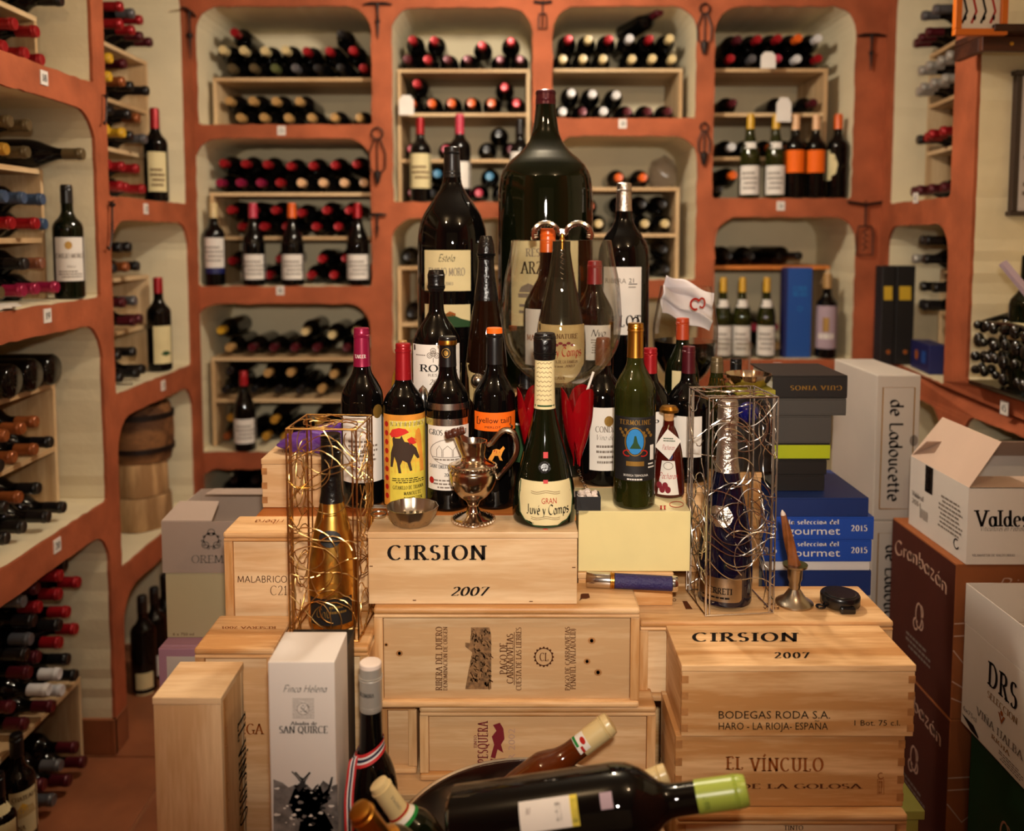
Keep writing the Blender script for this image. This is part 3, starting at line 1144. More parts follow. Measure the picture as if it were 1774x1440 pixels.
row('pink@700 pink@772 black@843 maroon@885', 250, s + r0, 'lower row on third board', n)
row('black@864', 228, s + r0 + .068, 'upper row on third board', n)
s = G_['c2a'][2]
row('pink@700 black@735 pink@829 black@868', 332, s + r0, 'bottom row', n)
row('sky@757 sky@848', 298, s + r0 + .068, 'row above the bottom one', n)
n = 'niche behind the tallest bottles'
s = shelf(462)
row('black@698 black@890', 437, s + r0, 'rack-top row', n)
s = shelf(560)
row('black@706 yellow@742 black@895', 530, s + r0, 'middle-bay row', n)
n = 'top third-column back-wall niche'
s = shelf(119)
row('cream@967 cream@1002 cream@1038 cream@1104 cream@1140 cream@1174', 97, s + r0, 'lower rack-top row', n)
row('red@985 cream@1019 red@1055 white@1091 red@1124 cream@1160', 65, s + r0 + .066, 'upper rack-top row', n)
s = G_['c3a'][2]
row('white@972 maroon@1008 white@1046 maroon@1088 maroon@1126 maroon@1166', 193, s + r0, 'bottom row', n)
row('white@990 white@1027 white@1068', 160, s + r0 + .066, 'second row up', n)
p = PY(1143, 38, YB + .05)
p.z = shelf(119) + r0 + .166
stored(p, (.34, -.93, .06), 'maroon', 'maroon-capped bottle lying askew on top of the top third-column pile', 'bottles lying in the ' + n)
n = 'second third-column back-wall niche'
s = shelf(325)
row('orange@1073 orange@1115', 275, s + r0, 'rack-top row', n)
s = shelf(405)
row('cream@1000 cream@1038 cream@1095 cream@1130 cream@1166', 380, s + r0, 'lower middle-bay row', n)
row('orange@1022 black@1076 black@1113 black@1148', 348, s + r0 + .066, 'upper middle-bay row', n)
s = G_['c3b'][2]
row('black@1000 black@1052 black@1092 black@1130 black@1166', 465, s + r0, 'bottom row', n)
row('black@1110 black@1149', 432, s + r0 + .068, 'row above the bottom one', n)
n = 'top right back-wall niche'
s = shelf(119)
row('red@1266 grey@1304 pink@1366 white@1409 red@1444', 92, s + r0, 'lower rack-top row', n)
row('maroon@1283 red@1321 red@1355 orange@1390 white@1427', 60, s + r0 + .066, 'upper rack-top row', n)
s = shelf(196)
row('maroon@1270 olivegreen@1359 maroon@1428', 175, s + r0, 'row on second board', n)
s = shelf(272)
row('white@1276 black@1318 orange@1356 orange@1393 orange@1431', 247, s + r0, 'row on third board', n)
s = G_['c4a'][2]
row('black@1244', 325, s + r0, 'bottom row', n)
row('orange@1270', 295, s + r0 + .05, 'row above the bottom one', n)
n = 'lower right back-wall niche'
s = shelf(461)
row('black@1262 black@1300', 437, s + r0, 'rack-top row', n)
p = PY(1385, 437, YB + .10)
p.z = s + r0
stored(p, (.36, -.93, 0), 'black', 'black-capped bottle with its neck turned right on the orange-edged rack', 'bottles lying in the ' + n)
s = G_['c4b'][2]
row('black@1258 tan@1298 tan@1347', 544, s + r0, 'bottom row behind standing bottles', n)
row('maroon@1270 pink@1309 magenta@1342', 515, s + r0 + .066, 'upper row behind standing bottles', n)


# side walls
def on(py_tip, px_tip, X, cols, z, niche, where, sx, step=.081, dx=0.012):
    """a row along a side wall: the farthest cap stands at px_tip, the others come nearer by step"""
    p0 = PX(px_tip, py_tip, X)
    if sx > 0:
        for _ in range(4):
            p0 = PX(px_tip, py_tip, X + XRY(p0.y) - XR)
    prev = list(NEW)
    start(z, where, niche)
    if not BASE[1] and prev:          # an upper row lies in the hollows of the row below
        a0 = max(a for a, b in prev)
        p0.y = a0 - step / 2 - step * max(0, round((a0 - step / 2 - p0.y) / step))
    elif niche in SY and 'rack-top' not in where:
        p0.y = min(p0.y, SY[niche][1])
    n_ = 0
    for i, c in enumerate(cols.split()):
        p = Vector((X + (XRY(p0.y - i * step) - XR if sx > 0 else 0) + R.uniform(-dx, dx), p0.y - i * step, settle(p0.y - i * step, z)))
        if niche in SY and p.y < SY[niche][0] and 'rack-top' not in where:
            continue
        stored(p, (-1, SKEW, 0) if sx > 0 else (1, 0, 0), c, f'{LONG.get(c, c)}-capped bottle {ORD[n_]} from far end, {where}, {niche}', f'bottles lying in the {niche}')
        n_ += NST[0] not in HIDE | SMALL


X0 = XL - .06
n = 'top near left-wall niche'
z = zl(34, 72)
on(15, 100, XL - .03, 'black black black', z + r0, n, 'rack-top row', -1)
z = LOPS['n1'][2]
on(112, 88, X0, 'red red red red', z + r0, n, 'bottom row', -1)
on(78, 76, X0, 'red red red red', z + r0 + .072, n, 'second row up', -1)
n = 'upper near left-wall niche'
z = zl(293)
on(253, 46, XL - .085, 'olive gold olive', z + r0, n, 'lower rack-top row', -1)
on(213, 90, XL - .055, 'olive olive olive olive', z + r0 + .068, n, 'upper rack-top row', -1)
p = PX(152, 262, XL + .02)
stored((p.x, 2.405, z + r0 + .004), (1, 0, 0), 'olive', 'big olive-capped bottle jutting out farthest, rack-top, upper near left-wall niche', 'bottles lying in the ' + n, 'burgundy')
z = zl(413)
on(382, 88, X0, 'blue red red red', z + r0, n, 'lower middle-bay row', -1)
on(335, 87, X0, 'blue blue blue blue', z + r0 + .066, n, 'upper middle-bay row', -1)
z = LOPS['n2'][2]
on(498, 94, X0 + .01, 'magenta magenta magenta olive', z + r0 - .001, n, 'bottom row', -1, .079)
on(455, 83, X0, 'brown black', z + r0 + .07, n, 'second row up', -1)
n = 'lower near left-wall niche'
z = zl(668, 78)
for i in range(3):          # these lie with their bases outward
    stored((XL - .40, 2.385 - i * .098, z + .0452), (-1, 0, 0), 'black', f'dark bottle with its base outward, {ORD[i]} from far end, rack top, lower near left-wall niche', 'bottles lying base outward', 'champagne')
    BASEOUT = [o for o in COL.objects if o.get('group') == 'bottles lying base outward']
    for o in BASEOUT:
        o.location.x = XL - .07
z = zl(782, 78)
on(766, 90, X0 + .01, 'black copper copper black copper', z + r0, n, 'lower middle-bay row', -1)
on(725, 84, X0, 'copper copper copper copper', z + r0 + .082, n, 'upper middle-bay row', -1)
z = LOPS['n3'][2]
on(868, 105, XL - .03, 'black black black black black', z + r0, n, 'bottom row', -1)
on(825, 94, X0, 'black copper black copper', z + r0 + .066, n, 'second row up', -1)
n = 'pile on the floor rack under plate 20'
z = zl(1185, 128, XL - .06)
zz = z + r0
k = 0
ROWS = ['black white maroon maroon', 'black white white maroon', 'red red maroon maroon', 'red black grey black', 'red red red black', 'black red maroon grey']
for i, cc in enumerate(ROWS):
    for j, c in enumerate(cc.split()):
        yy = 2.375 - (i % 2) * .041 - j * .082
        stored((XL - .035 + R.uniform(-.02, .03), yy, zz + i * .068), (1, 0, R.uniform(-.01, .01)), c, f'{c}-capped bottle {ORD[j]} from far end, {ORD[i]} layer up, near left-wall floor-rack pile', 'bottles piled on the floor rack')
for i, cc in enumerate(['maroon maroon grey', 'maroon grey maroon']):
    for j, c in enumerate(cc.split()):
        stored((XL - .03, 2.385 - (i % 2) * .042 - j * .084, LOPS['n4'][2] + r0 + .002 + i * .07), (1, 0, 0), c, f'{c}-capped bottle {ORD[j]} from far end, {ORD[i]} layer up, under the near left floor rack', 'bottles under the floor rack board')
# far left niches
n = 'upper far left-wall niche'
XF = XL - .035
z = zf(104)
on(75, 266, XL - .02, 'maroon maroon red red', z + r0, n, 'lower rack-top row', -1, .085)
on(32, 240, XF, 'red grey red', z + r0 + .066, n, 'upper rack-top row', -1, .085)
z = zf(190)
on(168, 254, XL - .02, 'black black copper yellow', z + r0, n, 'lower row on second board', -1, .085)
on(122, 222, XF, 'maroon yellow yellow', z + r0 + .067, n, 'upper row on second board', -1, .085)
z = zf(268)
on(243, 250, XF, 'grey black yellow yellow', z + r0, n, 'lower row on third board', -1, .085)
on(215, 244, XF, 'copper black black', z + r0 + .066, n, 'upper row on third board', -1, .085)
z = LOPS['f1'][2]
on(330, 246, XF, 'red red red red', z + r0, n, 'bottom row', -1, .085)
on(298, 238, XF, 'red red red', z + r0 + .067, n, 'second row up', -1, .085)
n = 'middle far left-wall niche'
z = zf(478, 240)
on(453, 240, XF, 'black copper black', z + r0, n, 'lower rack-top row', -1, .085)
on(420, 248, XF, 'black black', z + r0 + .067, n, 'upper rack-top row', -1, .085)
z = zf(566, 240)
on(537, 246, XF, 'maroon maroon', z + r0, n, 'lower row on second board', -1, .085)
on(512, 228, XF, 'grey maroon', z + r0 + .066, n, 'upper row on second board', -1, .085)
z = LOPS['f2'][2]
on(632, 252, XL - .01, 'black black black black', z + r0, n, 'bottom row', -1, .085)
on(603, 230, XF, 'black black', z + r0 + .066, n, 'second row up', -1, .085)
# far right niches
n = 'upper far right-wall niche'
XG = XR + .035
z = zr(88)
on(60, 1582, XG, 'maroon maroon maroon', z + r0, n, 'lower rack-top row', 1, .082)
on(35, 1605, XG, 'grey grey', z + r0 + .067, n, 'upper rack-top row', 1, .082)
z = zr(177)
on(150, 1573, XG - .005, 'silver silver silver silver', z + r0, n, 'lower row on second board', 1, .082)
on(111, 1586, XG, 'silver silver silver silver', z + r0 + .067, n, 'upper row on second board', 1, .082)
z = zr(260)
on(233, 1580, XG, 'black red red red', z + r0, n, 'row on third board', 1, .082)
z = ROPS['f1'][2]
on(318, 1575, XG, 'maroon maroon maroon maroon', z + r0, n, 'bottom row', 1, .082)
n = 'lower far right-wall niche'
z = zr(468)
on(444, 1585, XG, 'silver black', z + r0, n, 'lower rack-top row', 1, .084)
on(406, 1588, XG, 'black black', z + r0 + .07, n, 'upper rack-top row', 1, .084)
z = zr(546)
on(524, 1590, XG, 'black black', z + r0, n, 'lower row on second board', 1, .084)
on(491, 1585, XG, 'black black', z + r0 + .067, n, 'upper row on second board', 1, .084)


# ------------------------------------------------------------------ bottles with a profile read off the photograph
class Bottle:
    """prof: (py, half width px) from the base up; cx: centre px; Y: distance of the axis; Zb: height of the base"""

    def __init__(s, name, label, cx, Y, Zb, prof, glass, group=None, cat='bottle', seg=40, loc=None):
        s.cx, s.Y, s.Zb = cx, Y, Zb
        s.k = MPP(prof[len(prof) // 2][0], Y)
        s.base = PZ(cx, YZ_inv(Zb, Y), Zb) if loc is None else Vector(loc)
        pts = []
        for py, hw in prof:
            z = ZY(py, Y) - Zb
            pts.append((max(z, 0.0), hw * MPP(py, Y)))
        pts[0] = (0.0, pts[0][1])
        for i in range(1, len(pts)):
            if pts[i][0] <= pts[i - 1][0]:
                pts[i] = (pts[i - 1][0] + .001, pts[i][1])
        s.f = mono(pts)
        s.h = pts[-1][0]
        zs = sorted(set([p[0] for p in pts] + [s.h * i / 48 for i in range(49)]))
        r = s.f(0)
        body = [(.004, r * .35), (.001, r * .8), (0, r * .93), (.0015, r * .985), (.005, s.f(.005))] + [(z, s.f(z)) for z in zs if z > .006] + [(s.h, .0001)]
        s.o = MB().lathe([(.004, .0001)] + body, seg).build(name, glass, None, s.base, (0, 0, -math.atan2(s.base.x, s.base.y)), sharp=50)
        tag(s.o, label, cat, group)

    def z(s, py, front=True):
        return ZY(py, s.Y - (.03 if front else 0)) - s.Zb

    def xy(s, px):
        return (px - s.cx) * s.k * (1 - .02)

    def pt(s, x, z, lift):
        r = s.f(max(0, min(z, s.h))) + lift
        a = math.asin(max(-.999, min(.999, x / r)))
        return Vector((r * math.sin(a), -r * math.cos(a), z))

    def sleeve(s, y0, y1, m, lift=.0006, name='capsule', rims=(), top=True, parent=None, seg=32):
        """foil between pixel rows y0 (lower) and y1 (upper), with raised rims at given rows"""
        z0, z1 = s.z(y0, False), s.z(y1, False)
        zs = [z0 + (z1 - z0) * i / 14 for i in range(15)]
        pr = [(z0, s.f(z0) - .0005)]
        for z in zs:
            pr.append((z, s.f(z) + lift))
        for ry, dr in rims:
            zc = s.z(ry, False)
            pr += [(zc - .0025, s.f(zc) + lift), (zc - .0018, s.f(zc) + lift + dr), (zc + .0018, s.f(zc) + lift + dr), (zc + .0025, s.f(zc) + lift)]
        pr.sort(key=lambda p: p[0])
        if top:
            r = pr[-1][1]
            pr += [(z1 + .0012, r * .93), (z1 + .0016, r * .7), (z1 + .0012, .0001)]
        return MB().lathe(pr, seg).build(name, m, parent or s.o, sharp=30)

    def patch(s, rows, m, name='label', lift=.0005, n=14, parent=None):
        """paper on the glass; rows: (py, px left, px right) from the top down"""
        vs, fs = [], []
        full = []
        for a, b in zip(rows, rows[1:]):
            k = max(1, int(abs(b[0] - a[0]) / 12))
            full += [tuple(a[j] + (b[j] - a[j]) * i / k for j in range(3)) for i in range(k)]
        full.append(rows[-1])
        for py, l, r in full:
            for i in range(n + 1):
                x = s.xy(l + (r - l) * i / n)
                vs.append(s.pt(x, s.z(py), lift))
        w = n + 1
        for j in range(len(full) - 1):
            for i in range(n):
                fs.append((j * w + i, j * w + i + 1, (j + 1) * w + i + 1, (j + 1) * w + i))
        mb = MB()
        mb.add(vs, fs, 0, True)
        me = bpy.data.meshes.new(name)
        me.from_pydata(mb.v, [], mb.f)
        me.materials.append(M[m])
        me.polygons.foreach_set('use_smooth', [True] * len(mb.f))
        return link(name, me, parent or s.o)

    def label(s, y0, y1, l, r, m, **k):
        return s.patch([(y0, l, r), (y1, l, r)], m, **k)

    def print(s, lift=.0009):
        """Print whose coordinates are photo pixels (x, -y)"""
        return Print(lambda a, b: s.pt(s.xy(a), s.z(-b), lift), 7)


def YZ_inv(Z, Y):
    """pixel row at which height Z is seen at distance Y"""
    q = (H - Z) / Y
    c, sn = math.cos(TILT), math.sin(TILT)
    return CY + FPX * (q * c - sn) / (c + q * sn)


def T(p, txt, style, x0, x1, yb, yt, m):
    """text in pixel coordinates, baseline row yb and cap row yt"""
    return p.t(txt, style, x0, x1, -yb, -yt, m)


ZP = ZY(922, 1.355)                       # top of the upper CIRSION case and of the platform behind it
YR1, YR2, YR3 = 1.50, 1.60, 1.74
ZR = ZP + .135                            # top of the riser that carries the biggest bottles
SK = 'bottle_glass'

# --- back: the three biggest bottles on the riser
bt = Bottle('magnum_bottle', 'tallest bottle, huge dark green glass with wine-red wax seal, behind the goblet', 944, 1.975, ZR,
            [(735, 80), (722, 82), (345, 82), (310, 79), (285, 67), (262, 42), (245, 29), (228, 23), (185, 17.5), (158, 16)], 'bottle_green')
bt.sleeve(182, 158, 'foil_maroon', .0008, 'wax_seal', [(162, .0022), (175, .0006)])
l = bt.label(417, 560, 886, 1000, 'paper_cream')
p = bt.print()
T(p, 'RESERVA', 'roman', 911, 972, 443, 430, 'ink_grey')
T(p, 'ARZUAGA', 'roman', 903, 992, 472, 452, 'ink_black')
p.rect(898, 938, -512, -505, 'ink_grey')
p.poly([(899, -503), (903, -494), (915, -488), (928, -493), (935, -503)], 'ink_grey')
p.small(898, 990, -552, -520, 3, 'ink_grey')
p.build(l)

bt = Bottle('magnum_bottle', 'second tallest bottle, dark glass with cream two-piece label, behind the round-labelled wine row', 785, 1.93, ZR,
            [(735, 58), (722, 60), (425, 60), (400, 58), (375, 51), (352, 37), (335, 25), (318, 17), (298, 14.5), (256, 13)], SK)
bt.sleeve(308, 256, 'foil_black', .0006, 'capsule', [(266, .0012), (301, .0003)])
l = bt.label(433, 502, 737, 816, 'paper_cream')
p = bt.print()
T(p, 'Estela', 'script', 760, 788, 452, 440, 'ink_black')
T(p, 'EMILIO MORO', 'roman', 744, 806, 476, 463, 'ink_grey')
T(p, '2003', 'roman', 772, 786, 492, 487, 'ink_grey')
p.build(l)
l = bt.label(525, 563, 737, 815, 'paper_cream', name='lower_label')
p = bt.print()
p.poly([(737, -552), (752, -546), (768, -540), (785, -542), (800, -549), (815, -553), (815, -563), (737, -563)], 'ink_green')
p.poly([(772, -541), (780, -536), (790, -540), (790, -544), (774, -545)], 'ink_rust')
p.build(l)

bt = Bottle('magnum_bottle', 'tall bottle with silver capsule and big white label, right of the goblet', 1078, 1.93, ZR,
            [(705, 42), (696, 44), (455, 44), (432, 42), (410, 33), (395, 22), (380, 15.5), (365, 13.5), (318, 12)], SK)
bt.sleeve(366, 318, 'silver_foil', .0006, 'capsule', [(331, .0012)])
l = bt.label(462, 578, 1044, 1109, 'paper_white')
p = bt.print()
T(p, 'RIBERA', 'sans', 1047, 1083, 490, 481, 'ink_grey')
T(p, '21', 'sans', 1088, 1096, 489, 481, 'ink_black')
p.rect(1087, 1102, -492, -490.5, 'ink_black')
p.small(1087, 1102, -499, -494, 1, 'ink_grey')
T(p, 'LOT', 'bold', 1072, 1110, 564, 545, 'ink_black')
p.build(l)

# --- second line
bt = Bottle('wine_bottle', 'dark bottle with wax-dipped black neck and white rose label, before the second tallest', 758, 1.60, ZP,
            [(850, 42), (842, 43), (610, 43), (590, 41), (570, 32), (552, 20), (538, 13.5), (505, 12), (499, 14), (490, 13.5), (478, 14), (469, 12)], SK)
bt.sleeve(505, 469, 'wax_black', .0010, 'wax_seal', [(478, .0012), (497, .0014)])
l = bt.label(596, 702, 717, 798, 'paper_white')
p = bt.print()
T(p, 'RODA', 'roman', 729, 792, 642, 630, 'ink_black')
T(p, 'RESERVA', 'sans', 743, 786, 650, 645, 'ink_grey')
T(p, '2007', 'italic', 745, 770, 664, 655, 'ink_grey')
for cx, cy in ((752, 606), (746, 614), (758, 614), (752, 611)):
    p.ring(cx, -cy, 4.5, 4.5, 1.2, 'ink_grey', n=14)
    p.ring(cx, -cy, 2, 2, 1.0, 'ink_grey', n=10)
p.line([(752, -618), (752, -626)], 1, 'ink_grey')
p.small(722, 742, -616, -612, 1, 'ink_grey')
p.build(l)

bt = Bottle('sparkling_bottle', 'slim dark sparkling bottle with crinkled black foil neck and tan leaf label', 843, 1.66, ZP,
            [(850, 36), (842, 38), (690, 38), (640, 37), (590, 32), (540, 24), (505, 18.5), (470, 14), (446, 13), (440, 15), (425, 13), (410, 9)], 'bottle_brown')
bt.sleeve(520, 410, 'wax_black', .0010, 'foil_capsule', [(441, .0018), (448, .0010)])
bt.patch([(630, 808, 812), (648, 810, 832), (656, 812, 852), (690, 814, 862), (700, 822, 858)], 'paper_tan')
p = bt.print(.0012)
for i in range(5):
    p.ring(826 + i * 6, -(664 + (i % 2) * 9), 5, 4, 1, 'ink_brown', n=12)
p.build(bt.o)

bt = Bottle('wine_bottle', 'dark bottle with orange capsule and pale label seen through the goblet', 948, 1.81, ZP,
            [(850, 41), (842, 42), (545, 42), (525, 40), (510, 33), (495, 25), (480, 17), (465, 14.5), (440, 13.5), (398, 12.5)], SK)
bt.sleeve(437, 397, 'foil_orange', .0006, 'capsule', [(408, .0012), (419, .0003)])
l = bt.label(535, 632, 909, 950, 'paper_white')
p = bt.print()
T(p, 'MATARROMERA', 'roman', 912, 978, 589, 579, 'ink_rust')
p.build(l)

bt = Bottle('sparkling_bottle', 'open grey-green sparkling bottle with red blackletter label behind the goblet', 971, 1.708, ZP,
            [(800, 42), (790, 44), (590, 43), (560, 40), (530, 34), (500, 27), (470, 21), (448, 17.5), (430, 15.5), (418, 15.5)], 'bottle_steel_green')
l = bt.patch([(558, 932, 938), (566, 933, 950), (573, 933, 970), (572, 933, 985), (566, 933, 1002), (561, 934, 1009), (610, 930, 1013), (640, 936, 1008), (655, 950, 994), (661, 962, 982)][:1] +
             [(562, 931, 1011), (600, 930, 1012), (630, 932, 1011), (645, 940, 1003), (655, 950, 994), (661, 962, 982)], 'paper_tan')
p = bt.print()
T(p, 'BRUT NATURE', 'roman', 936, 1000, 585, 577, 'ink_brown')
for i in range(6):
    p.disc(956 + i * 7, -(593 + (i % 2) * 3), 4, 2.5, 'ink_wine', 10)
T(p, 'Juvé y Camps', 'black', 936, 1006, 615, 600, 'ink_red')
T(p, 'RESERVA DE LA FAMILIA', 'roman', 944, 1000, 627, 622, 'ink_brown')
T(p, 'Edicion 2003', 'italic', 950, 994, 634, 630, 'ink_brown')
T(p, 'CAVA', 'roman', 960, 978, 655, 650, 'ink_brown')
p.build(l)
zc = bt.base + Vector((.0, -.0235, bt.h + .004))
# corkscrew standing in its mouth
ck = empty('corkscrew', zc, 0, 'silver corkscrew with two curling horn handles hung on the mouth of the open sparkling bottle', 'corkscrew')
kk = MPP(400, 1.708)


def curl(sg):
    pts, rr = [], []
    for i in range(30):
        t = i / 29
        a = math.radians(205 - 195 * t)
        pts.append((sg * (27 + 21 * math.cos(a) * -1 - 0) * kk, 0, (8 + 19 * math.sin(a)) * kk))
        rr.append((6.4 - 2.4 * t) * kk * (1 + .12 * (i % 2)))
    ex, ez = pts[-1][0], pts[-1][2]
    for i in range(1, 15):
        a = math.radians(0 + 300 * i / 14)
        pts.append((ex - sg * (1 - math.cos(a)) * 4.5 * kk, 0, ez - math.sin(a) * 4.5 * kk))
        rr.append(3.2 * kk)
    return pts, rr


for sg in (-1, 1):
    pts, rr = curl(sg)
    MB().tube(pts, rr, 8).build('horn_handle', 'chrome', ck)
MB().lathe([(-.020, .0001), (-.020, .003), (-.006, .0032), (-.004, .0055), (0, .0055), (.003, .004), (.010, .0048), (.012, .002), (.012, .0001)], 14).build('collar', 'gold_foil', ck)
MB().tube([(.0028 * math.cos(i * .7), .0028 * math.sin(i * .7), -.020 - i * .0011) for i in range(56)], .0011, 6).build('worm', 'steel', ck)

bt = Bottle('wine_bottle', 'dark bottle with dripping red wax neck and white script label seen through the goblet', 1028, 1.785, ZP,
            [(850, 33), (842, 34), (555, 34), (540, 33), (520, 24), (505, 16), (492, 13), (462, 12), (452, 11)], SK)
bt.sleeve(492, 453, 'wax_red', .0008, 'wax_seal', [(462, .0010)])
l = bt.label(563, 623, 1003, 1056, 'paper_white')
p = bt.print()
T(p, 'Nvo', 'script', 1021, 1046, 582, 570, 'ink_black')
p.small(1022, 1044, -612, -586, 6, 'ink_grey')
p.build(l)

bt = Bottle('wine_bottle', 'dark bottle with cream crest label behind the tulip glass, right of it', 1043, 1.648, ZP,
            [(850, 40), (838, 41), (700, 41), (680, 38), (660, 27), (645, 16), (630, 13), (590, 12), (585, 11)], SK)
bt.sleeve(632, 586, 'foil_brown', .0006)
l = bt.label(704, 812, 1021, 1084, 'paper_white')
p = bt.print()
T(p, 'CONDADO', 'roman', 1031, 1082, 746, 736, 'ink_grey')
T(p, 'Vino de', 'script', 1031, 1062, 759, 750, 'ink_grey')
p.disc(1054, -727, 8, 9, 'ink_gold')
p.small(1032, 1068, -802, -766, 4, 'ink_grey')
p.build(l)

bt = Bottle('wine_bottle', 'bottle with bright red capsule just right of the gold-capped bottle', 1124, 1.64, ZP,
            [(850, 35), (838, 36), (705, 36), (690, 34), (672, 25), (658, 14.5), (645, 12), (606, 11)], SK)
bt.sleeve(646, 604, 'foil_red', .0006, 'capsule', [(613, .0010)])
l = bt.label(712, 780, 1100, 1152, 'paper_white')
p = bt.print()
T(p, 'faro', 'roman', 1112, 1140, 731, 722, 'ink_black')
p.build(l)
bt = Bottle('wine_bottle', 'green bottle with rust-orange wax capsule in front of the second goblet', 1179, 1.752, ZP,
            [(835, 29), (826, 30), (650, 29), (630, 26), (612, 18), (598, 12), (588, 10.5), (553, 10)], 'bottle_green')
bt.sleeve(588, 552, 'wax_orange', .0010, 'wax_seal', [(560, .0012)])
bt.patch([(643, 1162, 1178), (670, 1162, 1176), (685, 1162, 1170)], 'paper_cream')
bt = Bottle('wine_bottle', 'bottle with dark wine-red capsule behind the silver wire cage', 1190, 1.668, ZP,
            [(850, 36), (838, 37), (705, 37), (690, 35), (672, 24), (660, 14), (645, 11.5), (602, 10.5)], SK)
bt.sleeve(646, 601, 'foil_maroon', .0006, 'capsule', [(609, .0010)])
bt.label(720, 790, 1166, 1214, 'paper_white')
bt = Bottle('oil_bottle', 'slim pale-capped bottle in gold netting behind the silver wire cage', 1239, 1.755, ZP,
            [(830, 23), (822, 24), (700, 24), (680, 20), (665, 13), (650, 11), (640, 10.5), (620, 9)], 'bottle_olive')
bt.sleeve(645, 620, 'foil_olive', .0008, 'capsule', [(628, .0008)])
MB_ = MB()
for k in range(12):
    for sg in (1, -1):
        MB_.tube([(lambda z, a: ((bt.f(z) + .0008) * math.cos(a), (bt.f(z) + .0008) * math.sin(a), z))(.02 + (bt.h - .06) * i / 22, 2 * PI * k / 12 + sg * i * .11) for i in range(23)], .0005, 3)
MB_.build('netting', 'gold_foil', bt.o)
bt = Bottle('wine_bottle', 'black-capped bottle behind the raised silver tasting cup', 1272, 1.86, ZP,
            [(820, 30), (812, 31), (690, 31), (672, 22), (660, 12), (645, 9.5), (623, 9)], SK)
bt.sleeve(650, 622, 'foil_black', .0008, 'capsule', [(628, .0008)])
bt = Bottle('wine_bottle', 'clear yellow bottle with dark capsule behind the bullfight bottle, partly hidden', 700, 1.66, ZP,
            [(850, 20), (835, 21), (675, 21), (650, 18), (630, 11), (615, 8), (592, 7)], 'yellow_wine')
bt.sleeve(618, 591, 'foil_tan', .0008)
bt = Bottle('wine_bottle', 'bottle with dark teal label hidden behind the front sparkling bottle', 912, 1.622, ZP,
            [(860, 33), (850, 34), (720, 34), (705, 31), (690, 21), (678, 13), (660, 11), (640, 10)], SK)
bt.sleeve(672, 640, 'foil_black')
l = bt.label(732, 800, 893, 940, 'ink_green')
p = bt.print()
p.rect(893, 940, -736, -733, 'ink_white', 8)
p.build(l)
bt = Bottle('glass_stopper_decanter', 'small clear decanter with round glass stopper between the rose label and orange-topped bottles', 829, 1.59, ZP,
            [(885, 22), (870, 23), (760, 22), (720, 15), (690, 9), (668, 8)], 'clear_glass', None, 'decanter')
MB().sphere((0, 0, bt.h + .010), .0135, 0, 16).build('round_stopper', 'pewter', bt.o)
sp = empty('bottle_stopper', PY(733, 700, 1.535), 0, 'bullet-shaped chrome bottle stopper behind the bullfight bottle', 'stopper')
sp.location.z = ZP
MB().lathe([(0, .011), (.13, .011), (.145, .010), (.15, .010)], 20).build('glass_holder', 'clear_plastic', sp)
MB().lathe([(.150, .012), (.165, .0128), (.185, .0115), (.200, .007), (.207, .0001)], 24).build('chrome_cone', 'chrome', sp)

# --- front line
bt = Bottle('wine_bottle', 'tall dark bottle with raspberry-red lettered capsule, behind the gold wire cage', 630, 1.51, ZP,
            [(893, 35), (884, 36.5), (700, 36.5), (680, 35), (662, 27), (645, 17), (630, 14), (570, 12.5)], SK)
bt.sleeve(634, 569, 'foil_magenta', .0006, 'capsule', [(582, .0010), (577, .0003)])
p = bt.print(.0012)
T(p, 'TAKLER', 'roman', 618, 637, 623, 617, 'ink_white')
p.build(bt.o)
l = bt.label(721, 835, 596, 663, 'paper_white')
p = bt.print()
T(p, 'Gran', 'italic', 610, 640, 812, 803, 'ink_wine')
p.small(604, 655, -800, -760, 5, 'ink_grey')
p.disc(656, -714, 8, 12, 'ink_gold')
p.build(l)

bt = Bottle('wine_bottle', 'bottle with red capsule and full bullfight poster label with charging black bull', 701, 1.49, ZP,
            [(895, 35), (886, 36.3), (718, 36.3), (700, 35.4), (684, 30), (670, 20), (657, 14), (640, 13.5), (598, 12.5)], SK)
bt.sleeve(657, 596, 'foil_red', .0006, 'capsule', [(607, .0011), (601, .0004)])
l = bt.label(718, 876, 666, 740, 'paper_poster_orange', n=20)
p = bt.print()
p.rect(676, 738, -870, -728, 'paper_yellow', 8)
p.rect(678, 736, -822, -742, 'sand', 8)
p.rect(678, 736, -740, -729, 'paper_cream', 8)
T(p, 'PLAZA DE TOROS DE LINARES', 'bold', 678, 734, 737, 731, 'ink_black')
p.build(l)
p = bt.print(.0013)
p.poly([(676, -752), (681, -743), (692, -740), (704, -742), (710, -748), (700, -752), (690, -756), (680, -757)], 'cape_red')
p.poly([(706, -760), (714, -756), (722, -761), (722, -768), (712, -770)], 'cape_red')
p.poly([(681, -759), (684, -754), (686, -758), (694, -758), (697, -753), (699, -758), (702, -764), (712, -766), (722, -776), (728, -794), (724, -795), (718, -786), (712, -800), (715, -814), (711, -815), (706, -800), (698, -796), (694, -805), (696, -818), (691, -818), (688, -800), (684, -790), (681, -808), (677, -808), (678, -784), (682, -770)], 'bull_brown')
p.poly([(722, -746), (726, -742), (729, -746), (731, -758), (733, -790), (735, -818), (729, -818), (727, -790), (723, -768), (719, -762)], 'paper_poster_orange')
p.small(679, 735, -836, -826, 3, 'ink_black')
T(p, 'GITANILLO DE TRIANA', 'bold', 681, 734, 846, 840, 'ink_black')
T(p, 'MANOLETE', 'bold', 700, 730, 856, 850, 'ink_black')
T(p, 'DOMINGUIN', 'bold', 700, 732, 865, 859, 'ink_black')
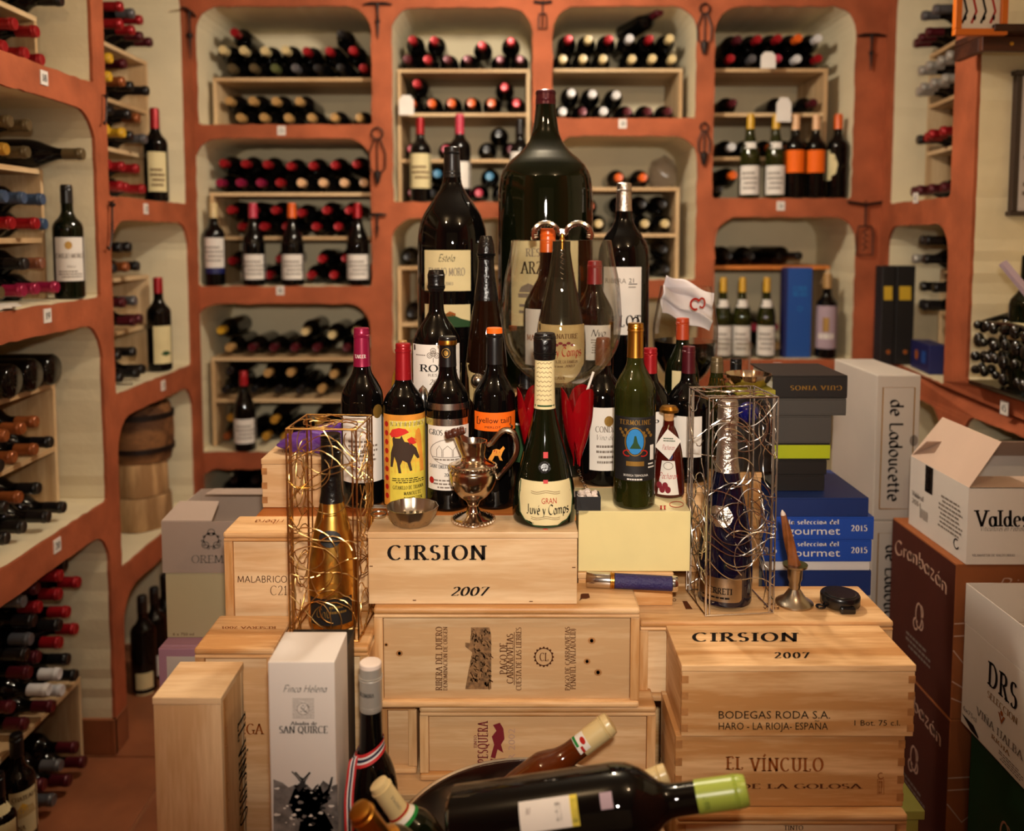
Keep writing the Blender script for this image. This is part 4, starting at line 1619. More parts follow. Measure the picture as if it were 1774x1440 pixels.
for i in range(9):
    p.disc(671, -(735 + i * 15.5), 3, 5, 'ink_red', 10)
p.build(l, 'poster_print')

bt = Bottle('wine_bottle', 'bottle with gold-ringed black neck, steel band around its shoulder and chateau label', 777, 1.49, ZP,
            [(899, 35), (890, 36.6), (702, 36.6), (684, 35), (668, 27), (654, 18), (640, 15), (598, 14), (596, 15), (584, 14.5)], SK)
bt.sleeve(634, 584, 'foil_black', .0006, 'capsule', [(588, .0006)])
bt.sleeve(597, 589, 'gold_foil', .0014, 'gold_ring', top=False)
p = bt.print(.0011)
p.ring(774, -614, 7, 8, 1.2, 'ink_gold')
p.disc(774, -614, 4, 5, 'ink_gold')
p.build(bt.o)
tb = tag(MB().add([], []).build('thermometer_band', 'steel', None, bt.o.location, bt.o.rotation_euler), 'brushed steel thermometer band clipped round the gold-ringed bottle', 'thermometer')
bt2 = bt
vs = MB()
for (ya, yb) in ((710, 699), (737, 725)):
    za, zb = bt2.z(ya), bt2.z(yb)
    n = 30
    ring = []
    for lift in (.0007, .0013):
        for z in (za, zb):
            ring.append([((bt2.f(z) + lift) * math.sin(a), -(bt2.f(z) + lift) * math.cos(a), z) for a in (math.radians(-100 + 200 * i / n) for i in range(n + 1))])
    vv = [q for rg in ring for q in rg]
    w = n + 1
    ff = []
    for i in range(n):
        for a, b in ((0, 1), (1, 3), (3, 2), (2, 0)):
            ff.append((a * w + i, a * w + i + 1, b * w + i + 1, b * w + i))
    vs.add(vv, ff, 0, True)
for a0 in (62,):
    za, zb = bt2.z(737), bt2.z(699)
    n = 8
    r_ = bt2.f(za) + .0014
    vv = [(r_ * math.sin(a), -r_ * math.cos(a), z) for z in (za, zb) for a in (math.radians(a0 + 30 * i / n) for i in range(n + 1))]
    vs.add(vv, [(i, i + 1, n + 2 + i, n + 1 + i) for i in range(n)], 0, True)
tb.data = vs.mesh('thermometer_band', 'steel')
l = bt.patch([(739, 742, 812), (735, 742, 813), (848, 742, 813), (849, 742, 812)][1:3], 'paper_white')
p = bt.print()
T(p, 'GROS CAILLOU', 'roman', 744, 809, 753, 744, 'ink_black')
p.ring(779, -782, 33, 22, 1, 'ink_grey')
for a, b in ((757, 766), (768, 784), (786, 799)):
    p.line([(a, -790), (a, -778), ((a + b) / 2, -771), (b, -778), (b, -790)], 1, 'ink_grey')
p.line([(749, -791), (808, -791)], 1, 'ink_grey')
p.small(752, 806, -798, -792, 1, 'ink_grey')
T(p, 'SAINT EMILION GRAND CRU', 'roman', 745, 808, 810, 804, 'ink_black')
T(p, '2003', 'roman', 770, 785, 824, 818, 'ink_black')
p.small(750, 808, -846, -828, 3, 'ink_grey')
p.disc(748, -832, 4, 6, 'ink_red', 12)
p.build(l)

bt = Bottle('wine_bottle', 'bottle with orange-topped black capsule and orange band label, behind the silver jug', 857, 1.50, ZP,
            [(897, 35), (888, 36.5), (696, 36.5), (680, 35), (664, 27), (648, 18), (632, 14.5), (585, 13.5), (570, 12.5)], SK)
bt.sleeve(630, 570, 'foil_black', .0006, 'capsule', [(582, .0008)])
bt.sleeve(577, 569, 'paper_orange', .0012, 'orange_cap')
l = bt.label(714, 746, 822, 893, 'paper_orange')
p = bt.print()
T(p, '[yellow tail]', 'sans', 826, 886, 732, 722, 'ink_black')
T(p, 'MERLOT', 'sans', 840, 868, 741, 737, 'ink_black')
p.build(l)
p = bt.print(.0007)
p.poly([(844, -798), (848, -790), (852, -784), (854, -778), (860, -776), (866, -778), (872, -772), (875, -776), (871, -782), (868, -790), (871, -797), (866, -796), (863, -788), (857, -788), (853, -796), (848, -801)], 'paper_poster_orange')
p.poly([(856, -778), (866, -779), (866, -783), (855, -784)], 'ink_red')
p.build(bt.o, 'kangaroo_mark')

bt = Bottle('sparkling_bottle', 'big-bellied sparkling bottle with blackletter shield label and paper neck, front of pile', 943, 1.418, ZP,
            [(918, 50), (910, 53), (880, 54.5), (850, 52.5), (815, 46), (780, 37), (740, 26), (715, 20), (700, 17.5), (622, 16.5), (618, 17), (592, 18), (578, 16)], 'bottle_green', seg=56)
bt.sleeve(622, 578, 'wax_black', .0016, 'wax_seal', [(585, .0012), (612, .0014)])
bt.sleeve(706, 623, 'paper_cream', .0006, 'paper_neck', top=False)
p = bt.print(.0010)
for i in range(9):
    p.line([(929 + q * 2, -(632 + i * 8 + 1.6 * math.sin(q * 1.9 + i))) for q in range(14)], .8, 'ink_brown')
p.rect(926, 960, -708, -705, 'ink_green', 6)
p.build(bt.o)
l = bt.patch([(822, 905, 912), (830, 902, 986), (838, 899, 988), (860, 898, 992), (885, 900, 990), (895, 908, 982), (903, 925, 966)][1:], 'paper_cream', n=20)
p = bt.print()
T(p, 'GRAN', 'sans', 938, 964, 866, 856, 'ink_red')
T(p, 'Juvé y Camps', 'black', 912, 985, 884, 868, 'ink_black')
for yy in (846, 849, 889, 892):
    p.line([(920 + i * 5, -(yy + 1.5 * math.sin(i * .9))) for i in range(11)], .7, 'ink_brown')
p.line([(902, -832), (899, -860), (901, -885), (909, -896), (925, -904), (945, -906), (966, -904), (982, -896), (990, -885), (992, -860), (988, -832)], 1.6, 'ink_green')
p.build(l)
sl = MB().lathe([(0, .010), (.0016, .0098), (.0022, .007), (.0014, .006), (.0014, .0001)], 24)
pp = bt.pt(0, bt.z(807), .0004)
sl.build('glass_seal', 'wax_black', bt.o, pp, (math.radians(72), 0, 0))
p = bt.print(.0012)
for ya, yb in ((792, 782), (833, 827), (920, 908)):
    p.rect(941, 949, -ya, -yb, 'ribbon_red')
p.build(bt.o, 'red_strip')

bt = Bottle('wine_bottle', 'olive-glass bottle with matte gold capsule and black crest label on the cream box', 1098, 1.50, ZP,
            [(888, 34), (880, 36), (690, 36), (672, 35), (656, 29), (642, 21), (630, 15.5), (617, 14), (575, 13), (560, 13)], 'bottle_olive')
bt.sleeve(619, 561, 'gold_foil', .0006, 'capsule', [(571, .0011), (566, .0004)])
MB().tube([(.0055 * math.cos(i * .2618), 0, bt.h + .002 + .008 * math.sin(i * .2618)) for i in range(13)], .0012, 6).build('hanging_loop', 'wax_black', bt.o)
l = bt.label(722, 832, 1064, 1134, 'black_card')
p = bt.print()
T(p, 'TERMOLINE', 'bold', 1072, 1126, 735, 727, 'ink_gold')
p.disc(1099, -764, 15, 22, 'ink_blue')
p.build(l)
p = bt.print(.0013)
p.poly([(1090, -776), (1096, -766), (1098, -754), (1101, -754), (1104, -766), (1110, -776)], 'ink_green')
p.ring(1099, -764, 17, 24, 2, 'ink_gold')
p.ring(1086, -784, 7, 5, 2, 'ink_red', 60, 300)
p.ring(1113, -784, 7, 5, 2, 'ink_red', -120, 120)
for i in range(5):
    p.disc(1074 + i * 3, -(744 + (i % 3) * 5), 2.5, 3, 'ink_gold', 8)
    p.disc(1114 + i * 3, -(744 + ((i + 1) % 3) * 5), 2.5, 3, 'ink_gold', 8)
p.rect(1084, 1115, -806, -798, 'ink_gold', 4)
T(p, 'BODEGA TERMOLINA', 'sans', 1080, 1122, 824, 820, 'ink_white')
p.small(1085, 1118, -832, -826, 1, 'ink_white')
p.rect(1125, 1131, -797, -771, 'ink_white')
p.small(1122, 1132, -812, -800, 2, 'ink_white')
p.build(l)

bt = Bottle('liqueur_bottle', 'bell-shaped ruby liqueur bottle with wrapped cork and hanging square tag', 1157, 1.56, ZP,
            [(868, 27), (858, 28.5), (820, 27.5), (780, 23), (755, 17), (742, 12), (737, 9.5), (728, 9)], 'pacharan')
MB().lathe([(bt.h - .004, .0085), (bt.h + .014, .0095), (bt.h + .016, .0165), (bt.h + .021, .0175), (bt.h + .026, .013), (bt.h + .0275, .0001)], 24).build('cork_stopper', ['cork'], bt.o)
MB().lathe([(bt.h + .0155, .0169), (bt.h + .0205, .0180), (bt.h + .0262, .0134), (bt.h + .028, .0001)], 24).build('gold_cap', 'gold_foil', bt.o)
l = bt.patch([(800, 1146, 1168), (858, 1139, 1176)], 'paper_white')
p = bt.print()
T(p, 'Pacharan', 'script', 1141, 1173, 830, 820, 'ink_red')
p.ring(1157, -808, 8, 6, 1, 'ink_grey')
for i in range(4):
    p.disc(1142 + i * 5, -(842 + (i % 2) * 7), 5, 6, 'ink_wine', 12)
p.disc(1160, -792, 5, 6, 'box_navy', 10)
p.build(l)
tg = Print(lambda a, b: Vector(((a - 1157) * bt.k, -.036, bt.z(-b, False))))
tg.poly([(1155, -736), (1178, -755), (1158, -788), (1134, -766)], 'paper_white')
ht = tg.build(bt.o, 'hanging_tag')
tg = Print(lambda a, b: Vector(((a - 1157) * bt.k, -.0366, bt.z(-b, False))))
T(tg, 'Pacharan', 'script', 1146, 1167, 771, 763, 'ink_red')
tg.small(1148, 1168, -758, -750, 2, 'ink_green')
tg.build(ht)
MB().tube([(-.002, -.036, bt.z(738, False)), (-.001, -.022, bt.z(735, False)), (.0, -.012, bt.z(734, False))], .0006, 5).build('tag_string', 'paper_cream', bt.o)


# ------------------------------------------------------------------ wooden cases
def X_(px, py, Y):
    return PY(px, py, Y).x


class Face:
    """flat print in photo pixels on a box face: plane Y (front), Z (top) or X (side)"""

    def __init__(s, root, Y=None, Z=None, X=None, lift=.0006, sx=1):
        loc = Vector(root.location)
        if Y is not None:
            fn = lambda a, b: PY(a, -b, Y) + Vector((0, -lift, 0)) - loc
        elif Z is not None:
            fn = lambda a, b: PZ(a, -b, Z) + Vector((0, 0, lift)) - loc
        else:
            fn = lambda a, b: PX(a, -b, X) + Vector((sx * lift, 0, 0)) - loc
        s.p, s.root = Print(fn), root

    def t(s, txt, st, x0, x1, yb, yt, m):
        s.p.t(txt, st, x0, x1, -yb, -yt, m)
        return s

    def done(s, parent=None, name='lettering'):
        return s.p.build(parent or s.root, name)


def planks(o, x0, x1, y0, y1, z0, z1, t, style, wx='pine_X', wy='pine_Y', wz='pine_Z'):
    """style 'lid': sliding lid in front between rails; 'joint': finger-jointed case with a lid on top;
    'open': the same without lid; 'plain': nailed case"""
    b = .0012
    if style == 'lid':
        rt = .0175
        MB().box(x0, x1, y0 - .004, y1, z1 - t, z1, .004).build('top_board', wx, o)
        MB().box(x0 + .0005, x1 - .0005, y0 - .003, y0 + .012, z1 - t - rt * .35, z1 - t - .0002, .002).build('top_rail', wx, o)
        MB().box(x0, x1, y0 - .004, y1, z0, z0 + t, .004).build('bottom_board', wx, o)
        MB().box(x0, x0 + t * 1.3, y0, y1 - t, z0 + t + .0002, z1 - t - rt * .35 - .0004, b).build('side_board', wz, o)
        MB().box(x1 - t * 1.3, x1, y0, y1 - t, z0 + t + .0002, z1 - t - rt * .35 - .0004, b).build('side_board', wz, o)
        MB().box(x0 + t * 1.3 + .0004, x1 - t * 1.3 - .0004, y0 + .006, y0 + .014, z0 + t + .0003, z1 - t - rt * .35 - .0006, .0008).build('sliding_lid', 'pale_' + wx, o)
        MB().box(x0, x1, y1 - t, y1, z0 + t + .0002, z1 - t - .0002, b).build('back_board', wx, o)
    else:
        zt = z1 - (t if style in ('joint', 'plain') else 0)
        if style in ('joint', 'plain'):
            MB().box(x0 - .001, x1 + .001, y0 - .001, y1 + .001, zt + .0004, z1, .0015).build('lid', wx, o)
        MB().box(x0, x1, y0, y0 + t, z0, zt, b).build('front_board', wx, o)
        MB().box(x0, x1, y1 - t, y1, z0, zt, b).build('back_board', wx, o)
        MB().box(x0, x0 + t, y0 + t + .0003, y1 - t - .0003, z0, zt, b).build('side_board', wy, o)
        MB().box(x1 - t, x1, y0 + t + .0003, y1 - t - .0003, z0, zt, b).build('side_board', wy, o)
        MB().box(x0 + t, x1 - t, y0 + t, y1 - t, z0 + .002, z0 + t, 0).build('bottom_board', wx, o)
        if style in ('joint', 'open'):
            n = max(3, int((zt - z0) / .024))
            hh = (zt - z0) / (2 * n)
            for xa, xb in ((x0 - .0004, x0 + t * .9), (x1 - t * .9, x1 + .0004)):
                for k in range(n):
                    MB().box(xa, xb, y0 - .0005, y0 + t * .5, z0 + hh * (2 * k + .6), z0 + hh * (2 * k + 1.5), 0).build('finger_joint', 'end_grain', o)


def case(name, label, x0, x1, y0, y1, z0, z1, style='lid', group='wooden wine cases in the pile', t=.011, **k):
    o = empty(name, ((x0 + x1) / 2, (y0 + y1) / 2, z0), 0, label, 'box', group)
    c = o.location
    planks(o, x0 - c.x, x1 - c.x, y0 - c.y, y1 - c.y, .0006, z1 - z0, t, style, **k)
    return o


def part(o, name):
    return [c for c in bpy.data.objects if c.parent == o and c.name.startswith(name)][0]


# CARRAOVEJAS case and what stands on it
YC = 1.345
zCt, zCb = ZY(1052, YC), ZY(1226, YC)
o = case('wine_case', 'wide wooden case in the middle with sideways vineyard print and knots', X_(648, 1130, YC), X_(1108, 1130, YC), YC, YC + .10, zCb, zCt)
lid = part(o, 'sliding_lid')
f = Face(o, Y=YC + .006)
P0 = f.p
for txt, st, xa, xb, y0, y1, m in (('RIBERA DEL DUERO', 'roman', 755, 766, 1196, 1086, 'ink_brown'), ('DENOMINACION DE ORIGEN', 'roman', 768, 775, 1196, 1086, 'ink_brown'),
                                   ('PAGO DE', 'roman', 866, 878, 1168, 1114, 'ink_brown'), ('CARRAOVEJAS', 'roman', 878, 889, 1184, 1098, 'ink_brown'), ('CUESTA DE LAS LIEBRES', 'roman', 894, 903, 1196, 1087, 'ink_brown'),
                                   ('PAGO DE CARRAOVEJAS', 'roman', 979, 987, 1196, 1086, 'ink_brown'), ('PENAFIEL (VALLADOLID)', 'roman', 988, 997, 1194, 1089, 'ink_brown')):
    P0.t(txt, st, -y0, -y1, xa, xb, m, rot=1)
P0.line([(891, -1187), (891, -1095)], 1.2, 'ink_brown')
q = random.Random(3)
P0.poly([(806, -1194), (812, -1160), (818, -1130), (806, -1120), (806, -1113), (814, -1114), (816, -1100), (816, -1087), (848, -1087), (851, -1100), (851, -1194)], 'etched')
for i in range(120):
    x, y = q.uniform(816, 850), q.uniform(1088, 1190)
    P0.line([(x, -y), (x + q.uniform(-3, 6), -y - q.uniform(1, 7))], q.uniform(.7, 2), 'ink_brown')
P0.ring(942, -1138, 15, 15, 1.6, 'ink_brown')
for i in range(16):
    a = 2 * PI * i / 16
    P0.disc(942 + 16 * math.cos(a), -1138 + 16 * math.sin(a), 2, 2, 'ink_brown', 6)
f.t('CL', 'roman', 935, 950, 1145, 1131, 'ink_brown')
f.done(lid)
kn = Face(o, Y=YC + .006, lift=.0004)
for x, y, r in ((692, 1132, 4), (669, 1117, 2.5), (1025, 1110, 4.5), (1017, 1146, 4), (1036, 1165, 4.5)):
    kn.p.disc(x, -y, r * 1.5, r * 1.3, 'end_grain', 10)
    kn.p.disc(x, -y, r * .7, r * .8, 'ink_brown', 8)
kn.done(lid, 'knots')
f = Face(o, Z=zCt)
f.p.poly([(1002, -1041), (1005, -1041), (1006, -1030), (1010, -1029), (1020, -1029), (1022, -1036), (1016, -1038), (1008, -1038)], 'ink_brown')
f.done(part(o, 'top_board'))

YU = 1.355
zU0, zU1 = zCt, ZP
o = case('wine_case', 'upper wooden case with its lettered lid to the front, under the silver jug', X_(638, 980, YU), X_(1000, 980, YU), YU, YU + .084, zU0, zU1, 'plain', wx='pale_pine_X')
fb = part(o, 'front_board')
f = Face(o, Y=YU)
f.t('CIRSION', 'bold', 672, 845, 970, 945, 'ink_black').t('2007', 'italic', 780, 843, 1032, 1017, 'ink_black')
for x, y in ((708, 927), (900, 929), (643, 981), (994, 983), (718, 1040), (920, 1042)):
    f.p.rect(x - 3, x + 3, -y - .8, -y + .8, 'ink_brown')
f.done(fb)

# case C to the right, lower CIRSION, EL VINCULO, TINTO
YK = 1.40
zK1 = ZY(1075, YK)
zK0 = ZY(1215, YK)
oC = case('wine_case', 'long wooden case under the candlestick and silver wire cage', X_(1108, 1140, YK), X_(1545, 1140, YK), YK, YK + .145, zK0, zK1)
f = Face(oC, Z=zK1)
for i, (x0, x1, y0, y1) in enumerate(((1322, 1368, 1050, 1045), (1322, 1350, 1056, 1052))):
    f.t(('VIÑA HERMINIA', 'RIOJA')[i], 'bold', x1, x0, y1, y0, 'ink_brown')
f.p.ring(1168, -1040, 3, 2, 1, 'ink_brown')
f.p.poly([(1182, -1042), (1190, -1042), (1200, -1056), (1188, -1056)], 'ink_brown')
f.done(part(oC, 'top_board'))
YL = 1.262
zL1, zL0 = ZY(1152, YL), ZY(1277, YL)
o = case('wine_case', 'lower right wooden case lettered on its top and front, jutting toward the viewer', X_(1181, 1215, YL), X_(1584, 1215, YL), YL, YK - .006, zL0, zL1, 'joint')
f = Face(o, Z=zL1)
f.t('CIRSION', 'bold', 1200, 1385, 1112, 1097, 'ink_black').t('2007', 'bold', 1341, 1404, 1141, 1131, 'ink_black')
f.done(part(o, 'lid'))
f = Face(o, Y=YL)
f.t('BODEGAS RODA S.A.', 'sans', 1245, 1438, 1245, 1231, 'ink_black').t('HARO - LA RIOJA- ESPANA', 'sans', 1245, 1434, 1264, 1251, 'ink_black').t('1 Bot. 75 c.l.', 'sans', 1480, 1559, 1257, 1247, 'ink_black')
f.p.line([(1411, -1249.5), (1413, -1248.5), (1416, -1249.5), (1419, -1248.5)], 1, 'ink_black')
f.done(part(o, 'front_board'))
YV = 1.266
zV0 = ZY(1398, YV)
o = case('wine_case', 'lidless finger-jointed wooden case with rust lettering under the lower right lettered case', X_(1170, 1340, YV), X_(1566, 1340, YV), YV, YV + .132, zV0, zL0 - .0005, 'open')
f = Face(o, Y=YV)
f.t('EL', 'bold', 1258, 1289, 1333, 1311, 'ink_rust').t('VÍNCULO', 'bold', 1300, 1428, 1336, 1313, 'ink_rust').t('PAGO DE LA GOLOSA', 'roman', 1190, 1492, 1366, 1358, 'ink_brown')
f.p.ring(1526, -1344, 5, 5, 1.4, 'ink_rust', 60, 330)
f.p.line([(1520, -1350), (1531, -1350), (1531, -1376), (1520, -1376), (1520, -1350)], .8, 'ink_rust')
f.t('EP', 'bold', 1522, 1529, 1374, 1354, 'ink_rust')
f.done(part(o, 'front_board'))
YT = 1.252
zT0 = ZY(1560, YT)
o = case('wine_case', 'railed wooden case lowest of the right pile, cut by the picture edge', X_(1172, 1430, YT), X_(1571, 1430, YT), YT, YT + .15, zT0, zV0 - .0005)
f = Face(o, Y=YT + .006)
f.t('TINTO', 'roman', 1358, 1391, 1438, 1430, 'ink_brown')
f.done(part(o, 'sliding_lid'))
case('wine_case', 'plain wooden case carrying the right pile from the floor', X_(1172, 1430, YT), X_(1571, 1430, YT), YT, YT + .15, .002, zT0 - .0005, 'plain')

# green painted bench behind the right pile
zG = .52
xg = PZ(1603, 1405, zG)
ob = empty('painted_bench', (.2, 1.66, 0), 0, 'low yellow-green painted bench whose corner shows right of the lowest case', 'bench')
bx0, bx1, by0, by1 = -.415, xg.x - .2, xg.y - 1.66, .033
MB().box(bx0, bx1, by0, by1, zG - .018, zG, .002).build('seat_board', 'green_paint', ob)
MB().box(bx0 + .03, bx1 - .03, by0 + .02, by0 + .038, zG - .10, zG - .0185, .001).build('apron', 'green_paint', ob)
MB().box(bx0 + .03, bx1 - .03, by1 - .038, by1 - .02, zG - .10, zG - .0185, .001).build('apron', 'green_paint', ob)
for xx in (bx0 + .01, bx1 - .05):
    for yy in (by0 + .002, by1 - .042):
        MB().box(xx, xx + .04, yy, yy + .04, 0, zG - .0185, .002).build('leg', 'green_paint', ob)

# under the middle: PESQUERA case, the crate it stands on, the railed case beside it
YP = 1.352
zP0 = ZY(1352, YP)
o = case('wine_case', 'wooden case with wine-red knight print behind the ice bucket', X_(727, 1290, YP), X_(1136, 1290, YP), YP, YP + .089, zP0, zCb - .0005, wx='pine_X')
f = Face(o, Y=YP + .006)
P0 = f.p
P0.t('PESQUERA', 'bold', -1322, -1249, 828, 845, 'ink_wine', rot=1)
P0.t('TINTO', 'roman', -1296, -1274, 821, 826, 'ink_wine', rot=1)
P0.t('R 2002', 'sans', -1316, -1262, 880, 892, 'ink_carton', rot=1)
P0.poly([(850, -1312), (856, -1290), (852, -1276), (860, -1266), (854, -1256), (866, -1252), (872, -1262), (874, -1280), (868, -1290), (872, -1304), (862, -1298), (858, -1314)], 'ink_wine')
P0.poly([(846, -1330), (850, -1314), (864, -1318), (866, -1330)], 'ink_wine')
f.done(part(o, 'sliding_lid'))
YF = 1.37
o = case('wine_case', 'small railed wooden case left of the knight-print case under the wide vineyard case', X_(656, 1260, YF), X_(722, 1260, YF), YF, YF + .07, zP0, zCb - .0005)
zQ = zP0 - .0005
case('wine_case', 'pale wooden crate under the ice bucket end of the pile', X_(656, 1380, 1.318), X_(1135, 1380, 1.318), 1.318, 1.44, zG + .0005, zQ, 'plain', wx='pale_pine_X')

# left cluster
YD = 1.333
zD = ZY(1122, YD)
o = case('wine_case', 'upright wooden case with lettered sliding lid behind the standing lettered case', X_(339, 1200, YD), X_(478, 1200, YD), YD, 1.452, .002, zD)
f = Face(o, Y=YD + .006)
f.t('VEGA', 'roman', 400, 456, 1272, 1254, 'ink_rust')
f.done(part(o, 'sliding_lid'))
f = Face(o, Z=zD)
f.t('RESERVA 2001', 'roman', 478, 384, 1086, 1090, 'ink_rust')
f.done(part(o, 'top_board'))
YE = 1.29
zE = ZY(1118, YE)
case('wine_case', 'tall wooden case under the gold wire cage', X_(484, 1200, YE), X_(640, 1200, YE), YE, 1.452, .002, zE)
YM = 1.462
zM1 = ZY(921, YM)
o = case('wine_case', 'wooden case with burnt lettering on its lid, left of the gold wire cage', X_(389, 1000, YM), X_(640, 1000, YM), YM, YM + .085, zD - .03, zM1)
f = Face(o, Y=YM + .006)
f.t('MALABRIGO', 'plain', 411, 497, 1009, 998, 'ink_brown').t('C21', 'thin', 468, 498, 1031, 1015, 'ink_brown')
f.done(part(o, 'sliding_lid'))
f = Face(o, Z=zM1)
f.t('ribera', 'script', 494, 444, 901, 908, 'ink_rust')
f.done(part(o, 'top_board'))
# under Malabrigo and the orange board
case('wine_case', 'plain wooden case hidden under the case with burnt lettering', X_(389, 1000, YM), X_(640, 1000, YM), YM, YM + .085, .002, zD - .0305, 'plain')
YO = 1.552
zO = ZY(897, YO)
xo0, xo1 = X_(440, 890, YO), X_(640, 890, YO)
bd = tag(MB().box(xo0, xo1, YO, YO + .26, zO - .02, zO, .002).build('wooden_board', 'orange_board'), 'orange-stained board under the small pale crate on the left', 'board')
case('wine_case', 'plain wooden case supporting the orange-stained board', xo0, xo1, YO + .002, YO + .25, .002, zO - .0205, 'plain')
YW = YZ(880, zO)
zW = ZY(795, YW)
ow = case('wine_case', 'small pale wooden crate with the purple bag on top, left of the gold cage', X_(454, 840, YW), X_(640, 840, YW), YW, YW + .125, zO, zW, 'joint', wx='pale_pine_X')
f = Face(ow, Z=zW)
f.t('VINO', 'bold', 510, 488, 781, 785, 'ink_rust')
f.done(part(ow, 'lid'))

YX = 1.15
zX = ZY(1208, YX)
x0, x1 = X_(266, 1250, YX), X_(383, 1250, YX)
o = case('wine_case', 'upright wooden case at lower left with dark lettering running down its right side', x0, x1, YX, YX + .10, .002, zX, 'plain', wx='pale_pine_Z', wy='pine_Z')
part(o, 'lid').data.materials[0] = M['pale_pine_X']
c = Vector(o.location)
pr = Print(lambda a, b: Vector((x1 + .0008, YX + b, zX - a)) - c)
q1, q2 = PX(411, 1255, x1), PX(428, 1412, x1)
pr.t('EL VÍNCULO', 'bold', zX - q1.z, zX - q2.z, q1.y - YX, q2.y - YX, 'ink_black', rot=0)
pr.build([q for q in o.children if q.name.startswith('side_board')][1])
nl = MB()
for i in range(14):
    nl.lathe([(0, .0014), (.0007, .0013), (.0009, .0001)], 8, Matrix.Translation((x1 - c.x + .0002, -.032 + (i % 2) * .003, zX - .03 - i * .027)) @ Matrix.Rotation(PI / 2, 4, 'Y'))
tag(nl.build('nail_heads', 'end_grain', o), kind='stuff')

# gift cartons
YN = 1.13
zN = ZY(1147, YN)
x0, x1 = X_(466, 1250, YN), X_(581, 1250, YN)
o = empty('gift_carton', ((x0 + x1) / 2, YN + .045, .002), 0, 'white gift carton with snowy old vine photograph, front left of the pile', 'box')
MB().box(x0 - (x0 + x1) / 2, x1 - (x0 + x1) / 2, -.045, .045, 0, zN - .002, .0015).build('carton_body', 'card_white', o)
f = Face(o, Y=YN)
P0 = f.p
f.t('Finca Helena', 'script', 490, 565, 1199, 1187, 'ink_black')
f.t('Abadia de', 'roman', 504, 549, 1256, 1250, 'ink_black').t('SAN QUIRCE', 'roman', 484, 568, 1270, 1258, 'ink_black')
q = random.Random(5)
for i in range(13):
    for j in range(13):
        if (i - 6) ** 2 + (j - 6) ** 2 > 16:
            a, b = 507 + i * 2.9, 1210 + j * 2.8
            P0.line([(a, -b), (a + 2 + q.random(), -b - 1.6 * q.random())], .8, 'ink_grey')
P0.ring(525.5, -1228, 10.5, 10, 1, 'ink_grey')
f.t('SQ', 'script', 519, 533, 1233, 1222, 'ink_black')
P0.poly([(474, -1350), (490, -1356), (500, -1364), (510, -1360), (518, -1372), (530, -1358), (546, -1372), (560, -1352), (574, -1362), (585, -1358), (587, -1460), (474, -1460)], 'photo_grey')
P0.poly([(500, -1392), (506, -1376), (512, -1362), (520, -1356), (517, -1346), (510, -1338), (513, -1337), (521, -1346), (526, -1348), (536, -1337), (539, -1339), (530, -1352), (528, -1362), (540, -1370), (548, -1360), (556, -1362), (560, -1374), (568, -1366), (574, -1346), (578, -1346), (574, -1368), (568, -1390), (556, -1396), (566, -1412), (578, -1434), (580, -1460), (514, -1460), (520, -1424), (508, -1410)], 'photo_dark')
f.done(None, 'printed_front')
f = Face(o, Y=YN, lift=.0012)
for i in range(64):
    a, b, w_ = q.uniform(480, 580), q.uniform(1360, 1452), q.uniform(1.5, 6)
    if i % 3 == 0 and abs(a - 540) > 34:
        continue
    f.p.poly([(a + w_ * math.cos(t) * q.uniform(.5, 1.2), -b + w_ * .6 * math.sin(t) * q.uniform(.5, 1.2)) for t in (2 * PI * j / 9 for j in range(9))], ('photo_dark', 'paper_white', 'photo_grey')[i % 3])
for a, b, c_, d_ in ((520, 1352, 506, 1336), (524, 1352, 538, 1338), (570, 1372, 576, 1346), (545, 1366, 552, 1358)):
    f.p.line([(a, -b), ((a + c_) / 2 + 1, -(b + d_) / 2), (c_, -d_)], 2.4, 'photo_dark')
    f.p.line([(a + 1.5, -b), ((a + c_) / 2 + 2.5, -(b + d_) / 2), (c_ + 1.5, -d_)], 1.0, 'paper_white')
f.done(None, 'snow_print')
x0, x1 = X_(492, 1100, 1.225), X_(600, 1100, 1.225)
o = empty('gift_carton', ((x0 + x1) / 2, 1.253, .002), 0, 'tall matt black carton right behind the white gift carton', 'box')
MB().box(-(x1 - x0) / 2, (x1 - x0) / 2, -.029, .032, 0, ZY(1093, 1.285) - .002, .001).build('carton_body', 'black_card', o)
MB().box(-(x1 - x0) / 2 - .0006, (x1 - x0) / 2 + .0006, -.0296, .0326, ZY(1093, 1.285) - .0022, ZY(1093, 1.285), .0004).build('carton_lid', 'black_card', o)

# bottle platform, riser and cream box
px0, px1 = X_(590, 890, 1.45), .40
case('wine_case', 'broad low wooden case the front bottles stand on', px0 + .050, .108, YU + .086, 2.09, ZP - .10, ZP, 'plain', wx='orange_board')
case('wine_case', 'large plain wooden case on the bench under the bottle platform', px0 + .050, .108, YC + .103, 1.69, zG + .0005, ZP - .1005, 'plain')
case('wine_case', 'tall plain wooden case on the floor under the back of the bottle platform', px0 + .050, .108, 1.70, 2.09, .002, ZP - .1005, 'plain')
x0, x1 = X_(1002, 940, 1.46), X_(1196, 940, 1.46)
zc0 = ZY(990, 1.46)
o = empty('cream_carton', ((x0 + x1) / 2, 1.53, zc0), 0, 'smooth cream carton under the gold-capped bottle', 'box')
MB().box(x0 - (x0 + x1) / 2, x1 - (x0 + x1) / 2, -.07, .07, 0, ZP - zc0, .0012).build('carton_body', 'cream_box', o)
MB().box(x0 - (x0 + x1) / 2 + .0004, x1 - (x0 + x1) / 2 - .0004, -.0696, .0696, ZP - zc0 - .0002, ZP - zc0 + .0004).build('carton_top', 'paper_cream', o)
f = Face(o, Z=ZP, lift=.0012)
f.t('II', 'bold', 1143, 1155, 884, 877, 'ink_red')
